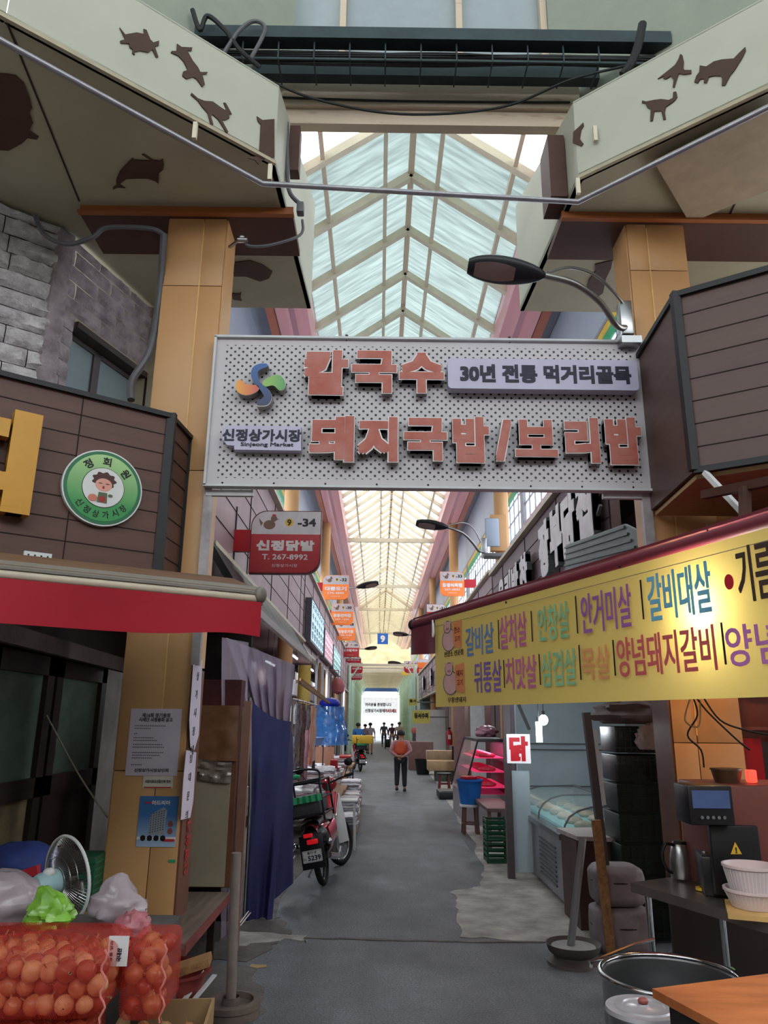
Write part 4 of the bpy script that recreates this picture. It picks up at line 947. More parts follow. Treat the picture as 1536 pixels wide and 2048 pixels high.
def onion_proto(m):
    t = thing('onion', 'x', 'onion')
    b = B(); prof = [(.002, .040), (.004, .034), (.010, .030), (.024, .022), (.034, .006), (.036, -.006), (.030, -.022), (.016, -.032), (.003, -.036)]
    b.lathe([(r*(1), z) for r, z in prof], n=16); o = part(t, 'bulb', b, m)
    b = B(); b.lathe([(.0035, .036), (.003, .05), (.005, .054)], n=6); part(o, 'neck', b, M_card); return t
op = [onion_proto(M_onion), onion_proto(M_onion2), onion_proto(M_onion3)]; used = [False]*3
ORD = 'first second third fourth fifth sixth seventh eighth ninth tenth eleventh twelfth thirteenth fourteenth fifteenth sixteenth'.split()
def onions_in(x0, x1, y0, y1, z0, z1, label, group, lay=3):
    s = .062; k = 0; z = z0+.036
    while z < z1-.02:
        y = y0+.036+(k % 2)*.02; r = 0; k_ = k
        while y < y1-.02:
            x = x0+.036+((k+r) % 2)*.03; ci = 0
            while x < x1-.02:
                if y < y0+.12 or z > z1-.11 or x > x1-.08:
                    ci += 1; lab_ = '%s, %s layer, %s row, %s from left' % (label, ORD[k], ORD[r], ORD[ci-1]); i = random.randrange(3); loc = (x+random.uniform(-.008, .008), y+random.uniform(-.008, .008), z+random.uniform(-.006, .006))
                    rr = (random.uniform(-1.4, 1.4), random.uniform(-1.4, 1.4), random.uniform(0, 6)); sc = random.uniform(.82, 1.08)
                    if not used[i]: o = op[i]; used[i] = True; o.location = loc; o.scale = (sc,)*3; o['label'] = lab_; o['group'] = group
                    else: o = dup(op[i], loc, 0, lab_, group, sc)
                    o.rotation_euler = rr
                x += s
            y += s; r += 1
        z += s*.86; k += 1
def net(name, label, x0, x1, y0, y1, z0, z1):
    cx, cy, cz = (x0+x1)/2, (y0+y1)/2, (z0+z1)/2; hx, hy, hz = (x1-x0)/2+.012, (y1-y0)/2+.012, (z1-z0)/2+.012
    def f(u, v):
        th = 2*pi*u; ph = -pi/2+pi*v; e = .28; sg_ = lambda a, p: math.copysign(abs(a)**p, a)
        k = 1+.04*nzf(cos(th)*3, sin(th)*3, ph*2+cx)
        return Vector((cx+hx*sg_(cos(ph), e)*sg_(cos(th), e)*k, cy+hy*sg_(cos(ph), e)*sg_(sin(th), e)*k, cz+hz*sg_(sin(ph), e)*k))
    t = thing('onion_sack', label, 'net sack', (cx, cy, z0)); b = B(); b.grid(f, 48, 24); part(t, 'net', b, M_net)
    b = B(); pts = [Vector((x1+.012+.01*sin(i*1.3), y0-.01+.003*i, z1+.01-(z1-z0+.03)*i/14)) for i in range(15)]; b.tube(pts, .004, 6); part(t, 'seam_cord', b, mat('pink_cord', 'd88078', .6)); return t
OX = -1.62
sA = (OX, -.965, 2.95, 3.33, .745, .955); sB = (-.935, -.80, 3.12, 3.42, .69, .93); sC = (OX, -1.02, 2.85, 3.25, .51, .715); sD = (-.99, -.80, 2.96, 3.1, .56, .72)
onions_in(*sA, 'onion in the top red net sack', 'onions in the top net sack')
onions_in(*sB, 'onion in the tagged net sack', 'onions in the tagged net sack')
onions_in(*sC, 'onion in the lowest net sack', 'onions in the lower net sack')
net('onion_sack', 'red net sack of onions, topmost of the pile by the left pillar', *sA); tb = net('onion_sack', 'narrow red net sack of onions with a white tag, beside the left pillar', *sB); net('onion_sack', 'red net sack of onions under the topmost one', *sC)
b = B(); p = pY(236, 1902, 3.10); M = frame(p, (1, 0, 0), (.08, 0, 1)); b.M = M; b.box((0, 0, 0), (.075, .10, .003)); tg = part(tb, 'tag', b, M_white, 'white origin tag')
b = B(M); add_text(b, '국내산', .006, -.012, .018, .045, .002, .001, .03, 3, Matrix.Rotation(pi/2, 4, 'Z')); add_text(b, '정품 양파', -.024, 0, .012, .07, .002, .001, .02, 3, Matrix.Rotation(pi/2, 4, 'Z')); part(tg, 'print', b, M_navy)
# bench the sacks lie on
b = B(); b.box((-1.25, 3.1, .475), (1.0, .62, .04)); t = thing('produce_bench', 'low wooden bench under the onion sacks at the lower left', 'bench', (-1.25, 3.1, 0)); part(t, 'top', b, M_wood)
for x in (-1.7, -.82):
    for y in (2.84, 3.36): b = B(); b.box((x, y, .228), (.05, .05, .455)); part(t, 'leg', b, M_wood)
b = B(); b.box((-.88, 3.62, .70), (.34, .12, .03), rz=.1, ry=-.28); solo('leaning_board', 'wooden slat leaning behind the tagged onion sack', 'board', b, M_wood)
# cardboard box of loose onions
def crate_open(name, label, cat, c, d, th, m, rz=0, group=None):
    b = B(Matrix.Translation(c) @ Matrix.Rotation(rz, 4, 'Z')); x, y, z = d
    b.box((0, 0, th/2), (x, y, th))
    for s in (-1, 1): b.box((s*(x/2-th/2), 0, z/2+th/2), (th, y, z-th)); b.box((0, s*(y/2-th/2), z/2+th/2), (x-2*th, th, z-th))
    return solo(name, label, cat, b, m, group)
crate_open('cardboard_box', 'open cardboard box of loose onions at the foot of the left pillar', 'box', Vector((-.86, 3.50, .30)), (.36, .36, .28), .012, M_card, .1)
b = B(); b.box((-.86, 3.5, .14), (.5, .4, .28)); solo('wooden_crate', 'wooden crate under the cardboard box of loose onions', 'crate', b, M_wood)
for i in range(9):
    o = dup(op[i % 2], (-.98+.09*(i % 3)+.02*random.random(), 3.42+.08*(i//3), .50), 0, 'loose brown onion in the open cardboard box, %s row back, %s from its left' % (ORD[i//3], ORD[i % 3]), 'loose onions in the cardboard box', .9); o.rotation_euler = (random.uniform(-1, 1), random.uniform(-1, 1), 0)
b = B(); b.lathe([(.0, .02), (.10, .02), (.12, 0), (.125, 0), (.125, .015)], (-1.50, 2.74, .80), 24); solo('blue_disc_lid', 'blue plastic lid at the bottom left corner', 'lid', b, mat('lid_blue', '2a6ab0', .4))
b = B(); b.box((-1.50, 2.74, .4), (.24, .2, .8)); solo('carton', 'plain brown carton carrying the blue lid at the lower left corner', 'box', b, M_card)
# crumpled bags
M_gbag = mat('lime_plastic_bag', '78ac38', .25, var=.3, scale=9, spec=.6); M_cbag = mat('milky_plastic_bag', 'b4a4ac', .22, var=.12, scale=9, alpha=.78, spec=.6); M_pbag = mat('pinkish_bag', 'b06a72', .3, var=.25, scale=12)
def bag(name, label, c, r, m, s=3.0, amp=.28, cat='plastic bag', peak=None, flat=False, seed=0):
    c = Vector(c)
    def f(u, v):
        th = 2*pi*u; ph = -pi/2+pi*v; d = Vector((cos(ph)*cos(th), cos(ph)*sin(th), sin(ph)))
        k = 1+amp*(nzf(d.x*s+seed, d.y*s, d.z*s)+.5*abs(nzf(d.x*s*2.6, d.y*s*2.6+seed, d.z*s*2.6)))
        q = Vector((d.x*r[0]*k, d.y*r[1]*k, max(d.z*r[2]*k, -r[2]*.75)))
        if peak and d.z > .6: q += Vector(peak)*((d.z-.6)/.4)**2
        return c+q
    b = B(); b.grid(f, 36, 20); bmesh.ops.remove_doubles(b.bm, verts=b.bm.verts[:], dist=1e-4); return solo(name, label, cat, b, m)
bag('plastic_bag', 'crumpled lime-green plastic bag behind the onion sacks', (-1.43, 3.62, .92), (.10, .08, .07), M_gbag, peak=(-.04, 0, .04), seed=3)
bag('plastic_bag', 'large milky plastic bag beside the electric fan', (-1.24, 3.95, .88), (.13, .09, .09), M_cbag, 2.2, .25, peak=(-.02, 0, .05), seed=8)
bag('plastic_bag', 'pale grey plastic bag flopped at the left edge behind the onions', (-1.78, 3.75, .95), (.26, .14, .12), M_cbag, 2, .2, seed=12)
bag('plastic_bag', 'reddish plastic bag tucked against the left pillar', (-1.10, 3.74, .845), (.08, .07, .06), M_pbag, 3, .3, seed=15)
b = B(); b.box((-1.45, 3.9, .40), (.95, .5, .8)); solo('stall_table', 'cloth-covered stall table behind the onion sacks', 'table', b, mat('table_cloth_grey', '5c5654', .8, var=.2))
b = B(); b.box((-2.05, 4.0, .92), (.26, .30, .30), rz=.3, bev=.01); solo('carton', 'olive-beige carton at the left edge of the stall', 'box', b, mat('beige_carton', '9c9470', .8))
b = B(); b.box((-2.10, 4.0, .38), (.4, .5, .76)); solo('carton', 'dark carton under the olive-beige one at the left edge', 'box', b, M_darkbrown)
bag('cloth_bundle', 'folded blue cloth bundle with a red corner behind the fan', (-2.08, 4.75, .92), (.24, .15, .12), mat('bundle_blue', '2c3c78', .7, var=.3, scale=6), 2, .15, 'cloth', seed=4)
b = B(); b.box((-1.98, 4.62, .90), (.14, .06, .05), ry=-.3); solo('cloth_bundle', 'red folded cloth corner lying on the blue bundle', 'cloth', b, M_signred)
b = B(); b.box((-2.1, 4.8, .4), (.6, .4, .8)); solo('carton', 'dark stack of cartons under the blue bundle', 'box', b, M_dark)
t = thing('plastic_crate', 'stack of dark green ribbed crates behind the electric fan', 'crate', (-1.93, 5.4, .6))
b = B(); b.box((-1.93, 5.4, .72), (.20, .24, .32), bev=.008); part(t, 'shell', b, M_gcrate)
b = B()
for i in range(7): b.box((-1.93, 5.4, .59+i*.042), (.212, .252, .012))
part(t, 'rib', b, mat('crate_rib_green', '1f6a50', .45), kind='stuff')
b = B(); b.box((-1.93, 5.4, .28), (.3, .3, .56)); solo('carton', 'brown carton carrying the green ribbed crates', 'box', b, M_card)
# electric fan
fc = pY(134, 1756, 4.45); fn = Vector((.60, .78, .12)).normalized(); Rf = fn.to_track_quat('Z', 'Y').to_matrix()
fan = thing('electric_fan', 'electric fan with pale blue motor housing and white wire guard behind the onions', 'fan', (fc.x-.12, fc.y-.08, .8))
R0 = .215
b = B(Matrix.Translation(fc) @ Rf.to_4x4())
for i in range(72):
    a = 2*pi*i/72; b.tube([(r*cos(a+.25*(r/R0)), r*sin(a+.25*(r/R0)), z) for r, z in ((.05, -.055), (.10, -.052), (.16, -.035), (R0, 0))], .0014, 4, cap=False)
for r, z in ((.07, -.054), (.12, -.048), (.165, -.032)): b.tube([(r*cos(2*pi*j/40), r*sin(2*pi*j/40), z) for j in range(40)], .0018, 5, closed=True)
part(fan, 'rear_guard', b, M_stain, kind='stuff')
b = B(Matrix.Translation(fc) @ Rf.to_4x4())
for i in range(48):
    a = 2*pi*i/48; b.tube([(r*cos(a), r*sin(a), z) for r, z in ((.04, .075), (.10, .07), (.16, .045), (R0, 0))], .0014, 4, cap=False)
part(fan, 'front_guard', b, M_stain, kind='stuff')
b = B(Matrix.Translation(fc) @ Rf.to_4x4()); b.tube([(R0*cos(2*pi*j/56), R0*sin(2*pi*j/56), 0) for j in range(56)], .009, 8, closed=True); part(fan, 'guard_rim', b, M_white, 'white rim')
M_fanb = mat('fan_pale_blue', '9fc0c4', .35, var=.03); M_blade = mat('fan_blade', '5c504a', .4, alpha=.85)
b = B(Matrix.Translation(fc) @ Rf.to_4x4())
for i in range(3):
    a = 2*pi*i/3; ca, sa = cos(a), sin(a)
    b.grid(lambda u, v: Vector(((.03+.145*u)*cos(a+(v-.5)*1.5), (.03+.145*u)*sin(a+(v-.5)*1.5), .012*(v-.5)*6*(.5+u*.5))), 8, 8, th=(0, 0, .002))
b.cyl((0, 0, -.01), (0, 0, .04), .035, n=18); part(fan, 'blade', b, M_blade, kind='stuff')
b = B(Matrix.Translation(fc) @ Rf.to_4x4()); b.lathe([(0, -.19), (.03, -.188), (.055, -.175), (.064, -.15), (.066, -.075), (.062, -.056), (0, -.055)], n=24); part(fan, 'motor_housing', b, M_fanb, 'pale blue housing')
mc = fc-fn*.13
b = B(); b.cyl(mc+Vector((0, 0, -.05)), mc+Vector((0, 0, -.12)), .022, n=14); b.cyl(mc+Vector((0, 0, -.11)), (mc.x, mc.y, .60), .019, .021, n=14); b.box(mc+Vector((0, 0, -.16)), (.05, .05, .06), bev=.01); part(fan, 'pole', b, M_white)
b = B(); b.lathe([(0, .03), (.12, .025), (.15, 0), (0, 0)], (mc.x, mc.y, .57), 28); part(fan, 'base', b, M_white)
b = B(); b.ball(mc+Vector((.02, 0, .06)), (.035, .03, .025)); part(fan, 'oscillation_knob', b, M_white)
b = B(); b.box((mc.x, mc.y, .285), (.4, .3, .57)); solo('carton', 'low carton the electric fan stands on', 'box', b, M_card)
# parasol stand at the left
t = thing('stand_pole', 'upright brown-grey metal post on a round foot at the left edge of the alley', 'post', (-.89, 5.24, 0))
b = B(); b.tube([(-.905, 5.22, .92), (-.90, 5.23, .5), (-.89, 5.24, .05)], .032, 14); part(t, 'post', b, mat('post_browngrey', '7a6c66', .55, var=.2))
b = B(); b.lathe([(.05, .10), (.06, .06), (.17, .05), (.185, .02), (.185, 0), (0, 0)], (-.89, 5.24, 0), 24); b.lathe([(.13, .05), (.14, .085), (.18, .08), (.185, .05)], (-.89, 5.24, 0), 24); part(t, 'foot', b, mat('rusty_foot', '6c5c54', .8, col2='463c38'))
# shelf, cabinet, basin
t = thing('wooden_shelf', 'worn wooden shelf plank with a red edge beside the left pillar', 'shelf', (-1.4, 5.8, 0))
b = B(); b.slab([(-1.72, 5.82, .42), (-1.3, 5.0, .42), (-1.15, 5.0, .42), (-1.14, 6.40, .42), (-1.72, 6.40, .42)], (0, 0, .03)); part(t, 'plank', b, mat('grey_worn_plank', '7c6c60', .75, col2='57493f', scale=3, stretch=(6, .5, 1)))
b = B(); b.box((-1.142, 5.7, .415), (.012, 1.4, .06)); part(t, 'red_edge', b, mat('dull_red_edge', '7a3a34', .6))
for x, y in ((-1.25, 6.3), (-1.65, 6.3), (-1.65, 5.9)): b = B(); b.box((x, y, .21), (.05, .05, .42)); part(t, 'leg', b, M_darkbrown)
M_tarp = mat('brown_tarp', '8a6248', .3, col2='6a4632', scale=3, bump=.2, bscale=6, spec=.6); M_foil = mat('silvery_film', 'a89c94', .2, .35, col2='6e625c', scale=4, bump=.5, bscale=7)
t = thing('wrapped_cabinet', 'cabinet behind the left pillar wrapped in brown tarp above and beige board below', 'cabinet', (-1.45, 6.55, .45))
b = B(); b.box((-1.45, 6.7, 1.16), (.58, .5, 1.38)); part(t, 'body', b, M_plainbrown)
b = B(); b.box((-1.45, 6.44, .90), (.50, .02, .84)); part(t, 'beige_board', b, mat('beige_board', 'a09480', .6, var=.06), 'beige board')
b = B(); b.grid(lambda u, v: Vector((-1.76+.60*u, 6.42-.03*abs(nzf(u*4, v*3, 2))-.02*v, 1.42+.44*v)), 20, 12, th=(0, .01, 0)); part(t, 'tarp', b, M_tarp, 'brown tarp')
b = B(); b.grid(lambda u, v: Vector((-1.76+.57*u, 6.405-.05*abs(nzf(u*6, v*4, 9)), 1.27+.16*v+.02*sin(u*5))), 20, 8, th=(0, .004, 0)); part(t, 'film_wrap', b, M_foil, 'crinkled silvery film')
b = B(); b.box((-1.47, 6.9, 1.97), (.5, .2, .24)); solo('red_bundle', 'dark red bundle on top of the wrapped cabinet', 'bundle', b, mat('dark_red_cloth', '481a1c', .7, var=.3))
b = B(); b.lathe([(.0, .012), (.17, .012), (.23, .20), (.25, .205), (.25, .22), (.222, .215), (.165, 0), (0, 0)], (-1.30, 5.35, 0), 32); solo('basin', 'dark red rubber basin under the wooden shelf by the left pillar', 'basin', b, mat('basin_red', '7c2c26', .5))
for i, (a_, c_) in enumerate((((-1.2, 4.75, .02), (-1.05, 5.5, .14)), ((-1.14, 4.8, .012), (-.99, 5.45, .05)), ((-1.22, 4.9, .03), (-1.1, 5.45, .18)))):
    b = B(); b.bar(a_, c_, .03 if i != 1 else .07, .008); solo('wood_offcut', ['long pale stick leaning by the red basin', 'short white-painted board lying by the red basin', 'thin pale stick closest to the red basin'][i], 'stick', b, M_whitep)
b = B(); b.box((-1.11, 6.55, .95), (.06, .06, 1.9)); solo('stall_post', 'slim brown wooden stall post next to the wrapped cabinet', 'post', b, mat('post_brown', '8a6458', .6))
# clear plastic curtain, navy cloth
M_film = mat('clear_film', 'b0a0b4', .4, alpha=.34, spec=1.0, var=.1, scale=3); M_film2 = mat('milky_lilac_film', '8a7890', .4, alpha=.82, spec=.9, var=.15, scale=3, stretch=(6, 6, 1))
M_navyc = mat('navy_cloth', '2c3060', .7, var=.15, scale=2.5)
def sheet(name, label, cat, P, m, amp=.03, fr=7, nu=40, nv=30, dirn=(0, -1, 0), sag=0, group=None, seed=0):
    TL, TR, BR, BL = [Vector(p) for p in P]; dirn = Vector(dirn)
    def f(u, v):
        top = TL.lerp(TR, u); bot = BL.lerp(BR, u); p = top.lerp(bot, v)
        return p+dirn*(amp*(sin(u*fr*2*pi/2+2.5*nzf(u*2, v*1.5, seed))*(.4+.6*v)+.8*nzf(u*5, v*3, seed+3)))+Vector((0, 0, -sag*sin(pi*u)*(1-v)))
    b = B(); b.grid(f, nu, nv, th=dirn*.002); return solo(name, label, cat, b, m, group)
sheet('plastic_curtain', 'clear crinkled plastic curtain between the wrapped cabinet and the navy cloth', 'curtain', (pY(444, 1275, 6.75), pY(497, 1285, 7.2), pY(486, 1845, 7.35), pY(440, 1880, 6.8)), M_film, .04, 6, seed=1)
sheet('plastic_curtain', 'milky lilac plastic curtain hanging above the navy cloth', 'curtain', (pY(452, 1275, 7.0), pY(590, 1330, 8.2), pY(576, 1470, 8.0), pY(505, 1440, 7.5)), M_film2, .05, 12, seed=5)
sheet('navy_cloth', 'long navy cloth hung on the left side of the alley behind the motorcycle', 'cloth', (pY(504, 1402, 7.42), pY(583, 1443, 7.95), pZ(545, 1837, .01)+Vector((0, 0, 0)), pZ(492, 1838, .01)), M_navyc, .05, 3, sag=.05, seed=2)
sheet('navy_cloth', 'shadowed right flap of the navy cloth behind the motorcycle rack', 'cloth', (pY(578, 1445, 8.0), pY(586, 1470, 8.4), pY(587, 1765, 8.4), pY(548, 1800, 7.9)), M_navyc, .03, 3, 10, 20, seed=7)
for i, (a_, c_) in enumerate(((pY(478, 1848, 7.2), pY(588, 1700, 8.7)), (pY(480, 1852, 7.2), pY(590, 1712, 8.7)))): b = B(); b.tube([a_, c_], .006, 6); solo('cord', 'white cord tied from the curtain foot to the motorcycle, %s of two' % ('upper', 'lower')[i], 'cord', b, M_wink)
b = B(); b.tube([pX(500, 1395, -1.24), pY(500, 1600, 7.45), pY(488, 1840, 7.4)], .015, 8); solo('curtain_pole', 'thin silver pole at the left edge of the navy cloth', 'pole', b, M_stain)
# black corrugated awning over the second left shop
t = thing('corrugated_awning', 'black corrugated lean-to awning with a grey gutter over the left shops', 'awning', (-1.4, 9, 2.8)); Y0_, Y1_ = 6.9, 14.0
b = B(); b.grid(lambda u, v: Vector((-1.68+.40*v, Y0_+(Y1_-Y0_)*u, 3.46-.62*v+.018*sin(u*280))), 320, 2, th=(0, 0, .01)); part(t, 'sheet', b, mat('black_corrugated', '23262a', .35))
b = B(); b.box((-1.27, (Y0_+Y1_)/2, 2.82), (.06, Y1_-Y0_, .08)); part(t, 'gutter', b, mat('dull_gutter', '8c8684', .4, .4))
b = B(); b.bar((-1.66, Y0_, 3.40), (-1.28, Y0_, 2.82), .05, .07); part(t, 'end_bar', b, M_blk); b = B(); b.bar((-1.66, Y1_, 3.40), (-1.28, Y1_, 2.82), .05, .07); part(t, 'end_bar', b, M_blk)
# lit menu boxes on the left fascia
def menubox(y0, y1, z0, z1, col, label, inkc):
    t = thing('lit_menu_box', label, 'sign', (-1.62, (y0+y1)/2, z0)); b = B(); b.box((-1.64, (y0+y1)/2, (z0+z1)/2), (.14, y1-y0, z1-z0)); part(t, 'case', b, mat('menu_case', '54505c', .4))
    k = 6
    for i in range(k):
        w = (y1-y0-.1)/k; yc = y0+.05+w*(i+.5); b = B(); b.box((-1.565, yc, (z0+z1)/2), (.01, w*.86, z1-z0-.1)); o = part(t, 'lit_strip', b, mat('menu_lit_'+col, col, .4, emit=col, es=.55))
        M = frame((-1.558, yc, (z0+z1)/2), (0, 1, 0)); b = B(M)
        for j, ch in enumerate('국수밥탕'): add_text(b, ch, 0, (z1-z0)*(.33-.22*j), (z1-z0)*.17, w*.6, 0, .003, .02, 2)
        part(o, 'lettering', b, inkc)
menubox(17.2, 21.2, 3.5, 4.5, 'b8dce8', 'pale blue lit menu box with vertical strips on the left fascia, nearest', M_navy)
menubox(21.8, 25.6, 3.5, 4.35, 'e8c4d4', 'pink lit menu box with vertical strips, in the middle of the left row', M_signred)
menubox(26.2, 31, 3.45, 4.3, 'b4e0e0', 'teal lit menu box with vertical strips, farthest on the left fascia', M_navy)
# lamp fixtures under the shop fronts, extra ones added to brighten the alley
def fill_tube_lamp(x, y, z, ln, label, power=18, axis='y', col=(.9, .97, 1)):
    t = thing('fluorescent_lamp', label, 'lamp', (x, y, z), 'fluorescent lamps under the shop fronts'); d = (.04, ln, .03) if axis == 'y' else (ln, .04, .03)
    b = B(); b.box((x, y, z+.03), (d[0]*1.6, d[1]*1.6 if axis != 'y' else ln, .03)); part(t, 'housing', b, M_white)
    b = B(); e = Vector((0, ln/2, 0)) if axis == 'y' else Vector((ln/2, 0, 0)); b.cyl(Vector((x, y, z))-e, Vector((x, y, z))+e, .016, n=10); part(t, 'tube', b, M_tube, 'glowing white tube')
    for k in (-.35, .35):
        b = B(); b.cyl(Vector((x, y, z+.04))+e*k*2, Vector((x, y, 3.40 if x < 0 else 3.16))+e*k*2, .006, n=6); part(t, 'hanging_rod', b, M_grey)
    l = bpy.data.lights.new('fill_light', 'AREA'); l.shape = 'RECTANGLE'; l.size, l.size_y = (d[0], ln) if axis == 'y' else (ln, d[1]); l.energy = power; l.color = col
    o = bpy.data.objects.new('fill_light', l); COL.objects.link(o); o.location = (x, y, z-.02)
M_bluebottle = mat('bottle_blue', '4c9ce0', .15, alpha=.75)
M_tube = mat('glowing_tube', 'f4f8ff', .4, emit='eef6ff', es=9)
for i, y in enumerate((10.2, 13.6, 17.5, 22, 27, 33)):
    fill_tube_lamp(-1.95, y, 3.15 if y > 15 else 2.72, 1.1, '%s fluorescent lamp over the left stalls, in a row added as fill' % ('nearest', 'second', 'third', 'fourth', 'fifth', 'farthest')[i], 22 if i == 0 else 38)
for i, y in enumerate((12.2, 16.8, 21, 26, 32)):
    fill_tube_lamp(2.75, y, 2.95, 1.1, '%s fluorescent lamp over the right stalls, in a row added as fill' % ('nearest', 'second', 'third', 'fourth', 'farthest')[i], 34)

# ================================================================== MOTORCYCLE
def motorcycle():
    t = thing('motorcycle', 'red underbone motorcycle with a white leg shield and rear rack, plate 5239', 'motorcycle', group=None)
    def wheel(y, steer, nm, R=.285):
        Mw = Matrix.Translation((0, y, R+.005)) @ Matrix.Rotation(steer, 4, 'Z') @ Matrix.Rotation(pi/2, 4, 'Y')
        b = B(Mw); b.tube([((R-.03)*cos(2*pi*i/36), (R-.03)*sin(2*pi*i/36), 0) for i in range(36)], .034, 10, closed=True); w = part(t, nm, b, M_rubber)
        b = B(Mw); b.lathe([(R-.055, -.018), (R-.05, -.02), (R-.065, 0), (R-.05, .02), (R-.055, .018), (R-.07, 0), (R-.055, -.018)], n=36); part(w, 'rim', b, M_chrome, 'chrome rim')
        b = B(Mw); b.lathe([(0, -.05), (.035, -.045), (.03, 0), (.035, .045), (0, .05)], n=16); b.lathe([(.03, .02), (.075, .02), (.075, .028), (.03, .028)], n=20); part(w, 'hub', b, M_grey)
        b = B(Mw)
        for i in range(28): a = 2*pi*i/28; s = (-1)**i; b.bar((.03*cos(a), .03*sin(a), s*.03), ((R-.062)*cos(a+s*.2), (R-.062)*sin(a+s*.2), 0), .003)
        part(w, 'spoke', b, M_chrome, kind='stuff'); return w
    wheel(0, 0, 'rear_wheel'); wheel(1.22, -rad(22), 'front_wheel')
    b = B(); b.tube(crv([(0, 1.02, .98), (0, .92, .70), (0, .72, .45), (0, .42, .40), (0, .1, .58), (0, -.2, .66)], 5), .035, 8); b.tube([(-.07, 0, .30), (-.08, .35, .36)], .022, 8); b.tube([(.07, 0, .30), (.08, .35, .36)], .022, 8); part(t, 'frame', b, M_black)
    b = B()
    for s in (-1, 1): b.tube([(s*.075, 1.22, .29), (s*.075, 1.12, .62), (s*.03, 1.04, .90)], .02, 8)
    part(t, 'front_fork', b, M_chrome)
    b = B(); b.box((0, .55, .32), (.20, .30, .20), bev=.03); b.cyl((0, .62, .36), (0, .82, .40), .065, n=14); b.cyl((-.12, .5, .32), (.12, .5, .32), .09, n=18); part(t, 'engine', b, M_grey)
    b = B()
    for i in range(6): b.cyl((0, .66+.025*i, .37), (0, .67+.025*i, .372), .08, n=14)
    part(t, 'cooling_fin', b, M_grey, kind='stuff')
    b = B()   # red tail and side covers
    b.grid(lambda u, v: Vector(((.115+.02*sin(pi*u))*cos(pi*v)*(.75+.35*u), -.32+.92*u, .52+.05*sin(pi*u)+.14*sin(pi*v)-.10*u*u)), 14, 12); part(t, 'tail_cowl', b, mat('cherry_red', '9c1420', .2, coat=.6), 'glossy red cowl')
    for s in (-1, 1):
        b = B(); b.grid(lambda u, v, s=s: Vector((s*(.125+.02*sin(pi*v)), .0+.42*u, .38+.20*v+.05*u)), 8, 6, th=(s*.01, 0, 0)); part(t, 'side_cover', b, MATS['cherry_red'], 'glossy red side cover')
        b = B(); b.grid(lambda u, v, s=s: Vector((s*(.05+.12*u*(1-.35*v)+.015*sin(pi*v)), .80+.14*u*u+.16*(v-.3)**2, .30+.56*v)), 8, 12, th=(0, .012, 0)); part(t, 'leg_shield', b, M_white, 'white leg shield')
    b = B(); b.grid(lambda u, v: Vector((.13*cos(pi*v), .62+.32*u, .62+.22*u+.07*sin(pi*v))), 8, 8); part(t, 'front_cowl', b, MATS['cherry_red'], 'glossy red front cowl')
    b = B(); b.grid(lambda u, v: Vector(((.11+.02*sin(pi*u))*cos(pi*v), -.30+.85*u, .655+.065*sin(pi*v)+.02*sin(2*pi*u))), 14, 8); b.box((0, .12, .655), (.2, .8, .02)); part(t, 'seat', b, M_black)
    b = B(); b.grid(lambda u, v: Vector((.055*cos(pi*v), .30*cos(pi*(.05+.85*u))*1.05, .29+.33*sin(pi*(.05+.85*u))+.01*sin(pi*v))), 16, 6); part(t, 'rear_fender', b, M_black)
    b = B(); b.grid(lambda u, v: Vector((.05*cos(pi*v), 1.22+.32*cos(pi*(.15+.75*u)), .30+.33*sin(pi*(.15+.75*u))+.015*sin(pi*v))), 16, 6); part(t, 'front_fender', b, M_white)
    b = B(); b.box((0, -.34, .40), (.26, .03, .34), bev=.01); part(t, 'tail_panel', b, M_black)
    b = B(); b.ball((0, -.14, .52), (.15, .24, .13), 16, 10); b.box((0, -.22, .40), (.16, .22, .22), bev=.03); part(t, 'tail_body', b, M_black)
    b = B(); b.box((.02, -.37, .50), (.12, .04, .05), bev=.012); b2 = B(); b2.box((-.02, -.36, .565), (.10, .04, .04), bev=.01)
    M_tail = mat('tail_lamp_red', 'd01c24', .2, emit='d01c24', es=.3); part(t, 'tail_light', b, M_tail, 'red tail light'); part(t, 'reflector', b2, M_tail, 'red reflector')
    for s in (-1, 1): b = B(); b.ball((s*.19, -.30, .47), (.035, .035, .035)); b.bar((s*.1, -.28, .47), (s*.19, -.30, .47), .015); part(t, 'turn_signal', b, M_chrome)
    Mp = Matrix.Translation((0, -.375, .36)) @ Matrix(((1, 0, 0, 0), (0, 0, -1, 0), (0, 1, 0, 0), (0, 0, 0, 1)))
    b = B(Mp); b.prism(rrect(-.105, -.06, .105, .06, .01), 0, .004); pl = part(t, 'licence_plate', b, M_white, 'white licence plate')
    b = B(Mp); add_text(b, '5239', .02, -.018, .050, .14, .004, .001, .03, 3); add_text(b, '울산 남', 0, .036, .024, .10, .004, .001, .02, 2); add_text(b, '다', -.082, -.025, .028, .03, .004, .001, .02, 2); part(pl, 'plate_lettering', b, M_navy)
    b = B(Mp); b.tube([(x, y, .004) for x, y in rrect(-.098, -.053, .098, .053, .01)], .0015, 4, closed=True); part(pl, 'plate_border', b, M_navy)
    b = B(); b.tube(crv([(.12, .6, .28), (.14, .3, .24), (.15, .0, .28), (.15, -.25, .33)], 6), [.02]*6+[.035]*13, 10); part(t, 'exhaust', b, M_chrome)
    b = B(); b.tube(crv([(-.34, .92, 1.06), (-.2, .98, 1.04), (0, 1.02, 1.0), (.2, .98, 1.04), (.34, .92, 1.06)], 5), .013, 8); part(t, 'handlebar', b, M_black)
    for s in (-1, 1):
        b = B(); b.cyl((s*.36, .90, 1.06), (s*.25, .955, 1.05), .02, n=10); part(t, 'grip', b, M_rubber)
        b = B(); b.tube([(s*.24, .97, 1.05), (s*.30, .95, 1.16)], .006, 6); b.ball((s*.32, .94, 1.21), (.055, .018, .05)); part(t, 'mirror', b, M_black)
